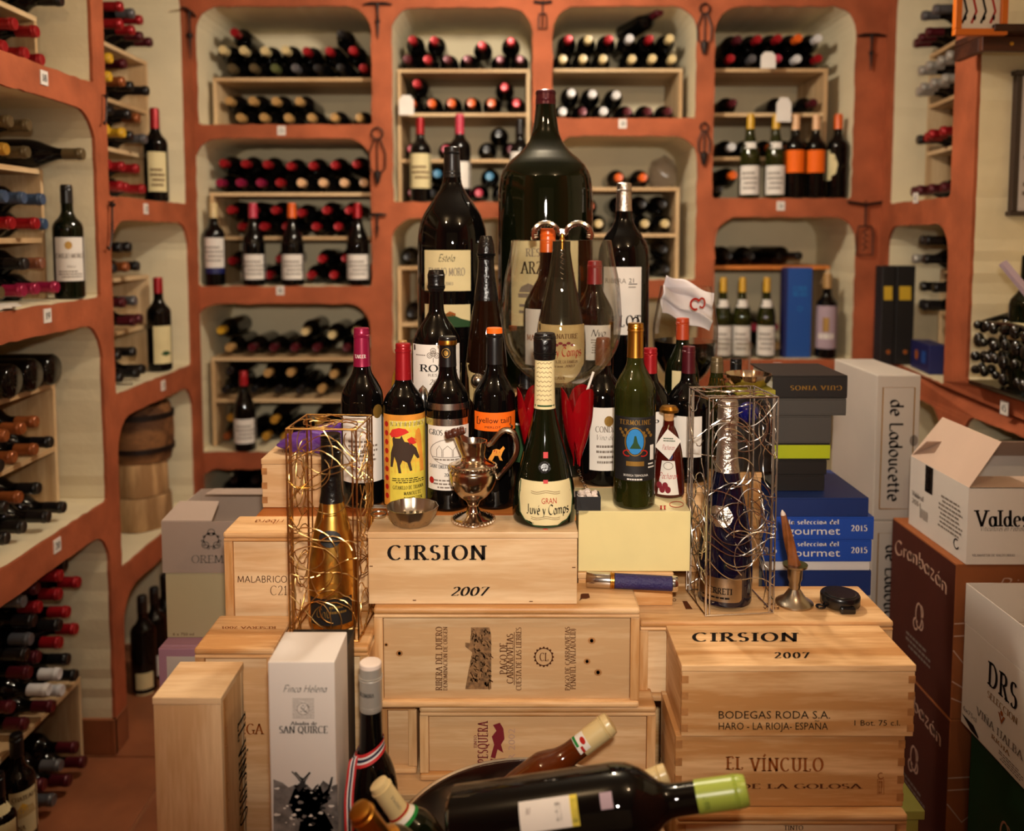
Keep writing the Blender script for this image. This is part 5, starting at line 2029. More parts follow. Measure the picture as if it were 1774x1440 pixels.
f.p.ring(1172, -875, 12, 5, 1, 'ink_red')
f.done()
case('wine_case', 'flat wooden case under the cream carton, behind the blue corkscrew', x0, x1 - .03, 1.455, 1.600, zK1 + .0006, zc0 - .0006, 'plain')
case('wine_case', 'wooden case on the bench behind the candlestick case', x0, .40, 1.553, 1.69, zG + .0005, zK1, 'plain')
case('wine_case', 'tall wooden case on the floor behind the bench on the right', x0, .40, 1.70, 2.09, .002, zK1, 'plain')
case('wine_case', 'wooden case behind the cream carton carrying the rear bottles', x0, .40, 1.604, 2.09, zK1 + .0008, ZP, 'plain')
case('wine_case', 'narrow wooden case carrying the netted bottle and the black-capped bottle', .404, .50, 1.705, 1.93, .002, ZP, 'plain')
case('wine_case', 'riser case that carries the three biggest bottles', -.20, .30, 1.862, 2.08, ZP + .0005, ZR - .0005, 'plain')


# ------------------------------------------------------------------ standing bottles of the shelves
def stand(label, cx, Y, Zb, kind, h, cap, labels=(), glass='bottle_glass', prints=(), group=None, wide=1.0, cap_len=.055, name='wine_bottle'):
    pts = KIND[kind]
    k = h / pts[-1][0]
    prof = [(YZ_inv(Zb + z * k, Y), r * k * wide / MPP(YZ_inv(Zb + z * k, Y), Y)) for z, r in pts]
    b = Bottle(name, label, cx, Y, Zb, prof, glass, group, seg=24)
    if cap:
        b.sleeve(YZ_inv(Zb + h - cap_len, Y), YZ_inv(Zb + h, Y), 'foil_' + cap, .0007, 'capsule', [(YZ_inv(Zb + h - .012, Y), .0010)], seg=20)
    for y0, y1, l, r, m in labels:
        b.label(y0, y1, l, r, m, n=10)
    if prints:
        p = b.print(.0011)
        for a in prints:
            T(p, *a) if isinstance(a[0], str) else p.small(a[0], a[1], -a[3], -a[2], a[4], a[5])
        p.build(b.o)
    return b


def zn(k, o=OPS):
    return o[k][2] + .0006


YS = YB + .034
g = 'standing bottles in the middle left back-wall niche'
Zb = zn('c1b')
stand('standing bottle with cream capsule, white label and navy band, leftmost in its niche', 373, YS, Zb, 'bordeaux', .315, 'cream', [(412, 464, 355, 389, 'paper_white'), (464, 474, 355, 389, 'box_navy')], prints=[(357, 387, 425, 455, 4, 'ink_grey')])
stand('standing burgundy bottle with pink and white capsule, second in its niche', 441, YS, Zb, 'burgundy', .315, 'pink', [(441, 484, 421, 461, 'paper_white')], prints=[(424, 458, 450, 478, 4, 'ink_grey')])
stand('standing burgundy bottle with orange capsule, third in the middle left niche', 508, YS, Zb, 'burgundy', .315, 'orange', [(441, 484, 489, 528, 'paper_white')], prints=[(492, 525, 450, 478, 4, 'ink_grey')])
stand('standing burgundy bottle with red-orange capsule at the right post of its niche', 621, YS, Zb, 'burgundy', .315, 'red', [(441, 484, 602, 640, 'paper_white')], prints=[(605, 637, 450, 478, 4, 'ink_grey')])
stand('lone standing burgundy bottle with red capsule and white label, lower left back-wall niche', 425, YS - .005, zn('c1c'), 'burgundy', .31, 'red', [(726, 768, 407, 444, 'paper_white')], prints=[(410, 441, 735, 762, 4, 'ink_grey')])
Zb = zn('c2a')
b = stand('standing bottle with red capsule and tall cream label, top second-column niche', 729, YS, Zb, 'bordeaux', .318, 'red', [(266, 326, 711, 747, 'paper_cream')], prints=[(714, 744, 285, 312, 3, 'ink_brown')], cap_len=.062)
stand('standing bottle with long pink-red capsule behind the second tallest bottle', 797, YS, Zb, 'bordeaux', .332, 'pink', [(280, 326, 778, 816, 'paper_white')], cap_len=.075)
stand('standing bottle with black capsule and white label beside the tallest bottle', 901, YS, Zb, 'bordeaux', .312, 'black', [(263, 326, 884, 918, 'paper_white')])
Zb = zn('c4a')
for cx, w in ((1298, 'leftmost'), (1342, 'second')):
    b = stand(f'{w} of the two yellow-capped bottles with white labels, top right back-wall niche', cx, YS, Zb, 'burgundy', .318, 'yellow', [(246, 257, cx - 10, cx + 10, 'paper_white'), (287, 337, cx - 16, cx + 16, 'paper_white')], 'bottle_olive', [(cx - 13, cx + 13, 296, 330, 4, 'ink_grey')], wide=.88, group='yellow-capped standing bottles')
for cx, w in ((1376, 'left'), (1411, 'right')):
    stand(f'{w} one of the two cream-capped bottles with bright orange labels', cx, YS, Zb, 'bordeaux', .315, 'peach', [(260, 299, cx - 15.5, cx + 15.5, 'paper_orange')], wide=.94, group='orange-labelled standing bottles')
b = stand('orange-capped standing bottle with oval cream label, beside the orange-labelled pair', 1449, YS, Zb, 'bordeaux', .318, 'orange')
b.patch([(260, 1431, 1436), (268, 1431, 1444), (285, 1431, 1450), (300, 1431, 1447), (312, 1431, 1438)], 'paper_cream', n=8)
Zb = zn('c4b')
for cx, w in ((1251, 'leftmost'), (1284, 'middle'), (1326, 'rightmost')):
    stand(f'{w} of the three yellow-capped white-labelled bottles in the lower right niche', cx, YS, Zb, 'burgundy', .31, 'yellow', [(520, 533, cx - 10, cx + 10, 'paper_white'), (565, 616, cx - 15, cx + 15, 'paper_white')], 'bottle_olive', [(cx - 12, cx + 12, 575, 608, 4, 'ink_grey')], wide=.84, group='yellow-capped bottles of the lower right niche')
stand('standing bottle with lavender label right of the blue carton', 1430, YS, Zb, 'bordeaux', .325, 'tan', [(530, 604, 1412, 1448, 'paper_lavender'), (550, 575, 1424, 1435, 'ink_gold'), (578, 587, 1417, 1443, 'paper_white')])
o = empty('bottle_carton', (X_(1385, 540, YS), YS + .024, Zb), 0, 'tall blue bottle carton with dark left side, lower right back-wall niche', 'box')
w = 21 * MPP(540, YS)
MB().box(-w, w, -.024, .024, 0, ZY(464, YS) - Zb, .002).build('carton_body', 'box_blue', o)
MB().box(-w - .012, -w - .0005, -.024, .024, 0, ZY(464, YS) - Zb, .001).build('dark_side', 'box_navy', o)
f = Face(o, Y=YS, lift=.0008)
f.t('COVA', 'roman', 1374, 1398, 504, 496, 'ink_blue').t('NEGRA', 'roman', 1374, 1398, 513, 506, 'ink_blue')
f.p.ring(1386, -535, 4, 4, 1, 'ink_blue')
f.done()
# paper tags hung on bottle necks in the rack
for px, py, h, lb in ((1331, 104, 28, 'cream paper tag hung on a bottle neck, top right pile'), (1358, 190, 42, 'white paper tag hung on a bottle neck on the second board'), (704, 182, 34, 'white paper tag on the leftmost orange-capped bottle')):
    c = PY(px, py, YB + .015)
    w, hh = 13 * MPP(py, YB), h / 2 * MPP(py, YB)
    mb = MB()
    mb.prism([(-w, -hh), (w, -hh), (w, hh * .5), (w * .5, hh), (-w * .5, hh), (-w, hh * .5)], 0, .001, lambda a, b, d: (a, d, b))
    o = tag(mb.build('neck_tag', 'paper_white', None, c), lb, 'tag')
# clear plastic bag on the third-column rack, wrapped bottles in the bottom left niche
mb = MB()
q = random.Random(9)
bm = bmesh.new()
bmesh.ops.create_icosphere(bm, subdivisions=3, radius=1)
for v in bm.verts:
    k = 1 + q.uniform(-.10, .08)
    v.co = Vector((v.co.x * .056 * k, v.co.y * .08 * k, (v.co.z * k if v.co.z > -.75 else -.75) * .075))
mb.bm(bm, 0, None, True)
c = PY(1150, 283, YB + .10)
tag(mb.build('plastic_bag', 'plastic_bag', None, (c.x + .012, YB + .20, ZY(325, B_) + .0565)), 'crumpled clear plastic bag on the second third-column rack', 'bag')
cx0, cx1 = bx(352, 900), bx(640, 900)
o = empty('wine_carton', ((cx0 + cx1) / 2, YB + .22, zn('c1d') + .0035), 0, 'brown carton under the plastic-wrapped bottles in the bottom left back-wall niche', 'box')
MB().box(-(cx1 - cx0) / 2 + .02, (cx1 - cx0) / 2 - .02, -.18, .18, 0, .28, .002).build('carton_body', 'card_brown', o)
for i in range(5):
    p = PY(385 + i * 37, 850, YB + .06)
    p.z = zn('c1d') + .285 + r0
    stored(p, (0, -1, 0), 'grey', f'plastic-wrapped bottle {ORD[i]} from left in the bottom left back-wall niche', 'wrapped bottles in the bottom left niche')
    p2 = p + Vector((.042, .01, .0655))
    if i < 4:
        stored(p2, (0, -1, 0), 'black', f'plastic-wrapped bottle {ORD[i]} from left, upper row of the bottom left niche', 'wrapped bottles in the bottom left niche')
# wooden box in the far right niche and black cartons with yellow squares
zq = ROPS['f2'][2] + .0006
for i, (a, b_, lb) in enumerate(((1527, 1550, 'left'), (1552, 1584, 'right'))):
    Y0 = 3.02
    x0, x1 = X_(a, 540, Y0), X_(b_, 540, Y0)
    o = empty('bottle_carton', ((x0 + x1) / 2, Y0 + .03, zq), 0, f'{lb} one of two tall black cartons with a yellow square, far right niche', 'box', 'black cartons with yellow squares')
    hh = ZY(461, Y0) - zq
    MB().box(-(x1 - x0) / 2, (x1 - x0) / 2, -.03, .03, 0, hh, .002).build('carton_body', 'book_black', o)
    m_, e_ = (a + b_) / 2, (b_ - a) * .32
    f = Face(o, Y=Y0, lift=.0008)
    f.p.rect(m_ - e_, m_ + e_, -520, -496, 'box_yellow')
    f.p.disc(m_, -610, 4, 4, 'ink_rust', 10)
    f.done(None, 'printed_square')
Y0 = 2.84
o = empty('bottle_carton', (XRY(2.84) + .055, Y0 + .05, zq), -math.atan(SKEW), 'low navy blue carton in the far right niche, beside the black cartons', 'box')
MB().box(-.03, .03, -.09, .09, 0, .095, .002).build('carton_body', 'box_navy', o)
pr = Print(lambda a, b: Vector((-.0308, a, b)))
pr.disc(.03, .05, .018, .018, 'ink_rust', 14)
pr.rect(-.06, -.02, .03, .07, 'box_blue')
pr.build(o)

# left-wall standing bottles
b = stand('standing bottle with black capsule and white crest label on the near left shelf', 122, 2.435, LOPS['n2'][2] + .0006, 'bordeaux', .318, 'black', [(411, 487, 97, 149, 'paper_white')], glass='bottle_green', cap_len=.05)
p = b.print(.0011)
T(p, 'EMILIO MORO', 'roman', 102, 145, 447, 439, 'ink_grey')
p.disc(122, -425, 6, 7, 'ink_gold')
p.small(105, 142, -482, -468, 3, 'ink_grey')
T(p, 'Moro', 'script', 118, 132, 464, 459, 'ink_grey')
p.build(b.o)
b = stand('standing bottle with red capsule and cream label, upper far niche of left wall', 272, 3.06, LOPS['f1'][2] + .0006, 'bordeaux', .325, 'red', [(263, 332, 259, 289, 'paper_cream')], wide=1.0, cap_len=.07, prints=[(262, 286, 290, 325, 4, 'ink_brown')])
b = stand('standing bottle with red capsule and green-leaf label, middle far niche of left wall', 278, 3.06, LOPS['f2'][2] + .0006, 'bordeaux', .33, 'red', [(565, 630, 268, 297, 'paper_cream')], wide=1.0, cap_len=.055)
p = b.print(.0011)
p.poly([(280, -614), (285, -608), (292, -609), (296, -614), (288, -617)], 'ink_green')
p.build(b.o)
for i, (px, Y, h, lb, lab) in enumerate(((37, 1.92, .315, 'right one of two standing floor bottles at the lower left corner, with chateau label', (1372, 1450, 22, 66)), (5, 1.86, .30, 'left one of two standing bottles on the floor, cut by the picture edge', (1405, 1460, -12, 30)))):
    Zb = .002
    Y = YZ(1272 if i == 0 else 1340, Zb + h)
    b = stand(lb, px, Y, Zb, 'bordeaux', h, 'black', [(lab[0], lab[1], lab[2], lab[3], 'paper_cream')], group='standing bottles on the floor')
    if i == 0:
        p = b.print(.0011)
        p.poly([(28, -1405), (40, -1398), (58, -1400), (62, -1415), (30, -1418)], 'paper_tan')
        p.poly([(36, -1400), (42, -1392), (50, -1398), (50, -1410), (36, -1410)], 'sand')
        T(p, 'CHATEAU', 'roman', 26, 62, 1387, 1380, 'ink_brown')
        T(p, 'VINA', 'roman', 26, 45, 1438, 1430, 'ink_brown')
        p.build(b.o)
for i, (px, Y, h, lb, lab, c) in enumerate(((224, 2.86, .33, 'yellow-labelled bottle nearest the pillar in the bottom far left niche', (1165, 1225, 212, 240, 'paper_cream'), 'black'),
                                            (247, 2.955, .32, 'white-labelled bottle second from the pillar in the bottom far left niche', (1135, 1170, 236, 260, 'paper_white'), 'black'),
                                            (266, 3.045, .33, 'unlabelled dark bottle third from the pillar in the bottom far left niche', None, 'black'))):
    x = -1.252
    p_ = Vector((x, Y, LOPS['f4'][2] + .001))
    u = x / Y
    cx_ = CX + FPX * u * ray(0, 1100)[2]
    stand(lb, cx_, Y, LOPS['f4'][2] + .001, 'bordeaux', h, c, [(lab[0], lab[1], cx_ - 14, cx_ + 14, lab[4])] if lab else [])
# casks and stumps in the far left niche above them
zc = LOPS['f3'][2]
kg = empty('small_cask', (-1.30, 2.99, zc + .235), 0, 'dark round wooden cask on top of pale stumps, far left niche', 'cask')
MB().lathe([(0, .098), (.05, .108), (.10, .110), (.15, .108), (.195, .098), (.195, .086), (.180, .085), (.180, .0001)], 28).build('staves', 'cask_wood', kg)
for z_ in (.035, .15):
    MB().lathe([(z_, .1085 if z_ < .1 else .1085), (z_, .1115), (z_ + .018, .1115), (z_ + .018, .1085)], 28).build('hoop', 'iron', kg)
zc2 = zc
for i, (x, y, r_, h_, lb) in enumerate(((-1.305, 2.98, .095, .115, 'upper pale wooden stump under the dark cask'), (-1.306, 2.985, .105, .115, 'lower pale wooden stump under the dark cask'))):
    zz_ = zc + .001 + (.117 if i == 0 else 0)
    o = empty('wooden_stump', (x, y, zz_), 0, lb, 'stump')
    MB().lathe([(0, r_ * .96), (.01, r_), (h_ - .01, r_ * .97), (h_, r_ * .94), (h_, .0001)], 24, None, 0, True, (5, .03)).build('stump_body', 'pale_stump' if i == 0 else 'pale_stump', o)
# leaflets on the near left shelf
for i in range(4):
    c = PX(-20 + i * 3, 538 - i * 2, XL + .002)
    mb = MB().box(-.03, .03, -.055, .055, 0, .0025, 0)
    tag(mb.build('leaflet', 'paper_white', None, (XL - .045 + i * .006, 2.06 + i * .01, LOPS['n2'][2] + .0005 + i * .0027), (0, 0, .2 * i)), ('bottom', 'second', 'third', 'top')[i] + ' leaflet of the small pile on the near left shelf', 'leaflet', 'leaflets on the near left shelf')


# ------------------------------------------------------------------ wire cages with their bottles
def cage(label, cx, Yf, Zb, w, d, h, yaw, m, seed, r=.0015):
    q = random.Random(seed)
    o = empty('wire_cage', PZ(cx, YZ_inv(Zb, Yf + d / 2), Zb), yaw, label, 'cage')
    o.location.y = Yf + d / 2
    hw, hd = w / 2, d / 2
    for sx in (-1, 1):
        for sy in (-1, 1):
            MB().tube([(sx * hw, sy * hd, .001), (sx * hw, sy * hd, h)], r, 6).tube([(sx * (hw - .007), sy * (hd - .002), .003), (sx * (hw - .007), sy * (hd - .002), h)], r * .9, 6).tube([(sx * (hw - .002), sy * (hd - .009), .003), (sx * (hw - .002), sy * (hd - .009), h)], r * .9, 6).build('corner_post', m, o)
    for z, nm in ((r, 'bottom_frame'), (h, 'top_frame')):
        mb = MB()
        c = [(-hw, -hd, z), (hw, -hd, z), (hw, hd, z), (-hw, hd, z)]
        for i in range(4):
            mb.tube([c[i], c[(i + 1) % 4]], r, 6)
        mb.build(nm, m, o)

    def panel(fn, W_, H_, n, nm):
        mb = MB()
        for i in range(n):
            kind = q.random()
            pts = []
            if kind < .6:      # loops
                a, b, rad = q.uniform(.2, .8) * W_, q.uniform(.06, .94) * H_, q.uniform(.22, .44) * W_
                ra = rad * q.uniform(.8, 1.5)
                s0, s1 = q.uniform(0, 6.3), q.uniform(3.2, 6.3)
                pts = [(a + rad * math.cos(s0 + s1 * k / 22), b + ra * math.sin(s0 + s1 * k / 22)) for k in range(23)]
            else:               # waves from edge to edge
                b0, b1 = q.uniform(0, 1) * H_, 0
                b1 = min(H_, max(0, b0 + q.uniform(-.2, .2) * H_))
                am, ph = q.uniform(.02, .07) * H_, q.uniform(0, 6)
                pts = [(W_ * k / 22, b0 + (b1 - b0) * k / 22 + am * math.sin(ph + k / 22 * q.uniform(5.0, 5.1))) for k in range(23)]
            pts = [(min(W_, max(0, a)), min(H_, max(.001, b))) for a, b in pts]
            mb.tube([fn(a, b, q.uniform(-.0015, .0015)) for a, b in pts], r * .62, 5)
        tag(mb.build(nm, m, o), kind='stuff')

    panel(lambda a, b, e: (-hw + a, -hd + e, b), w, h, 22, 'front_scrollwork')
    panel(lambda a, b, e: (-hw + a, hd + e, b), w, h, 9, 'back_scrollwork')
    panel(lambda a, b, e: (-hw + e, -hd + a, b), d, h, 16, 'side_scrollwork')
    panel(lambda a, b, e: (hw + e, -hd + a, b), d, h, 16, 'side_scrollwork')
    panel(lambda a, b, e: (-hw + a, -hd + b, h + e), w, d, 8, 'top_scrollwork')
    return o


YGc = 1.302
zEt = zE
hG = ZY(745, YGc) - zEt
cg = cage('gold wire bottle cage around the gold sparkling bottle, left of the pile', 578, YGc, zEt + .0006, 122 * MPP(930, YGc), .108, hG, -.06, 'gold_wire', 4)
gx = 578
Yb = YGc + .054
bt = Bottle('sparkling_bottle', 'mirror gold sparkling bottle with black neck foil inside the gold wire cage', gx, Yb, zEt + .004,
            [(1096, 36), (1088, 42), (1010, 43), (970, 41), (935, 36), (895, 27), (865, 19.5), (845, 17), (790, 16), (782, 17), (752, 16)], 'gold_bottle', seg=48)
bt.sleeve(868, 752, 'wax_black', .0008, 'neck_foil', [(783, .0012), (760, .0008)])
p = bt.print(.0010)
p.disc(574, -934, 19, 14, 'black_card')
p.build(bt.o, 'oval_plate')
l = bt.label(1034, 1080, 539, 610, 'black_card')
p = bt.print(.0012)
T(p, 'Gold', 'script', 548, 572, 1066, 1050, 'ink_gold')
p.small(570, 600, -1062, -1044, 2, 'ink_gold')
p.build(l)

YSc = 1.418
hS = ZY(690, YSc) - zK1
cg = cage('silver wire bottle cage around the navy sparkling bottle, on the right', 1262, YSc, zK1 + .0006, 122 * MPP(880, YSc), .108, hS, .10, 'steel', 11)
Yb = YSc + .056
bt = Bottle('sparkling_bottle', 'navy sparkling bottle with silver foil neck and pewter label inside the silver cage', 1255, Yb, zK1 + .004,
            [(1058, 40), (1048, 45), (985, 46), (945, 44), (900, 38), (860, 30), (820, 22), (795, 18), (770, 16.5), (735, 15), (728, 17), (695, 16)], 'bottle_navy', seg=48)
bt.sleeve(815, 694, 'silver_foil', .0008, 'neck_foil', [(728, .0010), (702, .0008)])
l = bt.patch([(997, 1208, 1282), (1002, 1208, 1284), (1034, 1210, 1284), (1038, 1214, 1280)], 'pewter')
p = bt.print(.0011)
T(p, 'FERRETI', 'roman', 1222, 1268, 1024, 1014, 'ink_black')
p.small(1216, 1274, -1034, -1028, 1, 'ink_black')
p.build(l)
l = bt.patch([(878, 1236, 1258), (886, 1226, 1264), (895, 1222, 1268), (904, 1226, 1264), (912, 1238, 1256)], 'silver_foil', name='medallion')
p = bt.print(.0012)
T(p, 'PRIMOR', 'roman', 1228, 1262, 900, 892, 'ink_black')
p.build(l)


# ------------------------------------------------------------------ glassware
def shell(name, label, cx, Y, Zb, prof, cat, m='clear_glass', t=.0012, seg=56, group=None):
    """prof (py, half px) from the rim down to the foot; bowl thickness t"""
    b = PZ(cx, YZ_inv(Zb, Y), Zb)
    b.y = Y
    o = empty(name, b, 0, label, cat, group)
    pts = sorted((max(0, ZY(py, Y) - Zb), hw * MPP(py, Y)) for py, hw in prof)
    f = mono(pts)
    zs = [pts[0][0] + (pts[-1][0] - pts[0][0]) * i / 48 for i in range(49)]
    return o, f, pts, zs


def goblet(label, cx, Y, Zb, prof, zb_px, foot_r, name='wine_goblet'):
    o, f, pts, zs = shell(name, label, cx, Y, Zb, prof, 'goblet')
    zb = ZY(zb_px, Y) - Zb
    up = [z for z in zs if z >= zb]
    pr = [(zb, .0001)] + [(z, f(z)) for z in up] + [(z + .0005, max(.0001, f(z) - .0014)) for z in reversed(up)] + [(zb + .003, .0001)]
    MB().lathe(pr, 64).build('bowl', 'clear_glass', o, sharp=60)
    MB().lathe([(0, foot_r), (.002, foot_r), (.008, .012), (.02, .006), (zb - .008, .0055), (zb - .0005, .010), (zb - .0005, .0001)], 32).build('stem_and_foot', 'clear_glass', o, sharp=60)
    return o, f


gb, fg = goblet('giant clear wine goblet in the middle of the pile, in front of several bottles', 971, 1.552, ZP, [(416, 86), (445, 91), (500, 101), (555, 104), (590, 100), (625, 84), (650, 60), (665, 36), (672, 8)], 670, .032)
g2, f2 = goblet('second big goblet holding a crumpled printed cloth, right of the tall white label', 1184, 1.862, ZP, [(496, 44), (530, 50), (575, 56), (610, 54), (640, 42), (660, 24), (668, 6)], 667, .03)
# dark wine sediment and cloth in the second goblet
zl_ = [ZY(y, 1.862) - ZP for y in (655, 640, 620, 600, 590)]
loc2 = g2.location
tag(MB().lathe([(zl_[0], .0001), (zl_[0], f2(zl_[0]) - .003)] + [(z, f2(z) - .003) for z in zl_[1:]] + [(zl_[-1], .0001)], 40).build('dark_fill', 'bottle_glass', None, loc2), 'dark filling in the lower half of the second big goblet', 'filling')
bm = bmesh.new()
bmesh.ops.create_grid(bm, x_segments=22, y_segments=22, size=.5)
q = random.Random(21)
k1 = MPP(530, 1.862)
for v in bm.verts:
    a, b_ = v.co.x, v.co.y
    x = (a * 86 + b_ * 10) * k1
    z = (b_ * 62 - a * 34) * k1 + .004 * math.sin(9 * a + 4 * b_) + .003 * math.sin(17 * b_)
    y = .016 * math.sin(5 * a + 2) + .008 * math.sin(13 * b_ + 3 * a) - .012
    r_ = math.hypot(x, y)
    lim = f2(min(max(ZY(530, 1.862) - ZP + z, 0), .3)) - .007
    if r_ > lim:
        x, y = x * lim / r_, y * lim / r_
    v.co = Vector((x, y, z))
mb = MB().bm(bm, 0, None, True)
oc = mb.build('printed_cloth', 'cloth_white', None, (loc2.x, loc2.y, loc2.z + ZY(524, 1.862) - ZP))
tag(oc, 'crumpled white cloth with red print stuffed into the second big goblet', 'cloth')
sd = oc.modifiers.new('thickness', 'SOLIDIFY')
sd.thickness = .0012
pr = Print(lambda a, b: Vector((a * k1, -.052 + .006 * abs(a / 20), b * k1)))
pr.ring(8, 0, 8, 9, 3.5, 'ink_red', 30, 300).ring(20, 2, 5, 8, 3, 'ink_red', -140, 150)
pr.build(oc, 'red_print')
jg = empty('glass_jug', PY(1270, 625, 1.96), 0, 'small clear square-rimmed glass jug behind the netted bottle', 'jug')
jg.location.z = ZP
j1 = ZY(592, 1.96) - ZP
pr_ = [(0, .0001), (0, .034), (.004, .036), (j1, .040), (j1 + .001, .038), (.006, .034), (.006, .0001)]
MB().lathe(pr_, 32).build('jug_body', 'clear_glass', jg, sharp=60)
MB().tube([(.038, 0, j1 * .8), (.062, 0, j1 * .8), (.062, 0, j1 * .3), (.037, 0, j1 * .3)], .004, 8).build('jug_handle', 'clear_glass', jg)
cs = MB()
cs.box(-.05, .05, -.04, .04, 0, .001, 0)
tag(MB().box(.404, .50, 1.932, 2.08, .002, ZP, .002).build('wine_case', 'pine_X'), 'narrow plain case under the small glass jug', 'box')


def tulip(label, cx, Y, Zb, py_rim, hw):
    k = MPP(py_rim, Y)
    z1 = ZY(py_rim, Y) - Zb
    o = empty('tulip_glass', PY(cx, py_rim, Y), 0, label, 'glass', 'red tulip glasses')
    o.location.z = Zb
    rim, bz_ = hw * k, z1 * .42
    prof = [(bz_, .004), (bz_ + (z1 - bz_) * .3, rim * .62), (bz_ + (z1 - bz_) * .65, rim * .93), (z1, rim)]
    f = mono(prof)
    zs = [bz_ + (z1 - bz_) * i / 20 for i in range(21)]
    pr = [(bz_, .0001)] + [(z, f(z)) for z in zs] + [(z, max(.0001, f(z) - .0012)) for z in reversed(zs)]
    MB().lathe(pr, 36).build('flute', 'clear_glass', o, sharp=60)
    MB().lathe([(0, .020), (.002, .020), (.006, .008), (.02, .004), (bz_ - .001, .004), (bz_ - .001, .0001)], 24).build('stem', 'clear_glass', o)
    for i in range(3):          # red petals closing round the flute
        a0 = 2 * PI * i / 3 - .9
        vs, fs = [], []
        n, m_ = 12, 10
        for layer in (0, 1):
            for j in range(n + 1):
                t = j / n
                zz = bz_ - .012 + (z1 * 1.0 - bz_ + .010) * t
                wv = math.sin(PI * min(1, t * .78 + .06)) ** .8 * 1.15
                for l in range(m_ + 1):
                    a = a0 + (l / m_ - .5) * 2 * wv
                    zz2 = zz - .010 * abs(l / m_ - .5) ** 2 * 4 * t
                    r_ = (f(max(bz_, zz2)) if zz2 > bz_ else .0045) + .0010 + .0006 * i + layer * .0008
                    vs.append((r_ * math.cos(a), r_ * math.sin(a), zz2))
        w_ = m_ + 1
        st_ = (n + 1) * w_
        for layer in (0, 1):
            for j in range(n):
                for l in range(m_):
                    b_ = layer * st_ + j * w_ + l
                    fs.append((b_, b_ + 1, b_ + w_ + 1, b_ + w_))
        for j in range(n):
            for l in (0, m_):
                b_ = j * w_ + l
                fs.append((b_, b_ + w_, st_ + b_ + w_, st_ + b_))
        for l in range(m_):
            for j in (0, n):
                b_ = j * w_ + l
                fs.append((b_, b_ + 1, st_ + b_ + 1, st_ + b_))
        MB().add(vs, fs, 0, True).build('petal', 'red_glass', o)
    return o


tu = tulip('red petal-shaped tulip glass with a glass rod in it, right of the front sparkling bottle', 1001, 1.462, ZP, 668, 27)
tulip('red petal-shaped tulip glass mostly hidden behind the front sparkling bottle', 921, 1.49, ZP, 668, 23)
p0, p1 = PY(1004, 716, 1.462), PY(1028, 645, 1.446)
rd = tag(MB().tube([p0, p1], .0022, 10).build('glass_rod', 'paper_white'), 'white glass stirring rod leaning in the right tulip glass', 'rod')

# silver wine jug
YJ = 1.405
jx, kJ = 820, MPP(840, 1.405)
zJ = ZP
jb = PY(jx, 900, YJ)
jo = empty('silver_jug', (jb.x, YJ, zJ + .0004), 0, 'tarnished silver footed jug with scrolled handle on the upper lettered case', 'jug')


def jz(py):
    return ZY(py, YJ) - zJ


jf = [(0, 36), (jz(903), 37), (jz(899), 35), (jz(893), 24), (jz(886), 12), (jz(876), 9.5), (jz(868), 13), (jz(858), 26), (jz(842), 37), (jz(828), 41), (jz(818), 41.5), (jz(812), 38.5), (jz(806), 39.5), (jz(802), 34), (jz(796), 22), (jz(790), 20), (jz(780), 22), (jz(772), 24), (jz(764), 27)]
ff = mono([(z, r_ * kJ) for z, r_ in sorted(jf)])
hJ = jf[-1][0]
zs = [hJ * i / 90 for i in range(91)]
seg = 48
vs, fs = [], []
for lay in (0, 1):
    for z in (zs if lay == 0 else [z for z in reversed(zs) if z > hJ * .55]):
        for k in range(seg):
            a = 2 * PI * k / seg
            r_ = ff(z) - (.0012 if lay else 0)
            up = max(0, (z - hJ * .80) / (hJ * .2))
            sp = max(0, math.cos(a - PI)) ** 3
            zz2 = z + up * up * (.018 * sp)
            r2 = r_ * (1 + .45 * up * sp - .10 * up * (1 - sp))
            vs.append((r2 * math.cos(a), r2 * math.sin(a), zz2))
nr = len(vs) // seg
for i in range(nr - 1):
    for k in range(seg):
        fs.append((i * seg + k, i * seg + (k + 1) % seg, (i + 1) * seg + (k + 1) % seg, (i + 1) * seg + k))
fs.append(tuple(range(seg - 1, -1, -1)))
MB().add(vs, fs, 0, True).build('jug_body', 'old_silver', jo, sharp=70)
for py, rr in ((808, 40), (899, 36)):
    mb = MB()
    for k in range(34):
        a = 2 * PI * k / 34
        mb.sphere((rr * kJ * math.cos(a), rr * kJ * math.sin(a), jz(py)), .0032, 0, 6)
    tag(mb.build('gadrooned_band', 'old_silver', jo), kind='stuff')
hp = [(24, 772), (32, 768), (40, 758), (50, 748), (60, 746), (70, 752), (76, 768), (75, 786), (66, 802), (52, 818), (42, 828), (38, 826)]
pts = []
for i in range(len(hp) - 1):
    for t in range(4):
        u = t / 4
        p0_, p1_, p2_, p3_ = (hp[max(0, i - 1)], hp[i], hp[i + 1], hp[min(len(hp) - 1, i + 2)])
        c = [.5 * (2 * p1_[d] + (p2_[d] - p0_[d]) * u + (2 * p0_[d] - 5 * p1_[d] + 4 * p2_[d] - p3_[d]) * u * u + (3 * p1_[d] - p0_[d] - 3 * p2_[d] + p3_[d]) * u ** 3) for d in (0, 1)]
        pts.append((c[0] * kJ, 0, jz(c[1])))
MB().tube(pts, [(.0052 - .0022 * abs(i / len(pts) - .45)) for i in range(len(pts))], 10).build('jug_handle', 'old_silver', jo)
MB().tube([(64 * kJ, 0, jz(747)), (67 * kJ, 0, jz(738)), (63 * kJ, 0, jz(735))], [.0028, .002, .001], 6).build('thumb_curl', 'old_silver', jo)
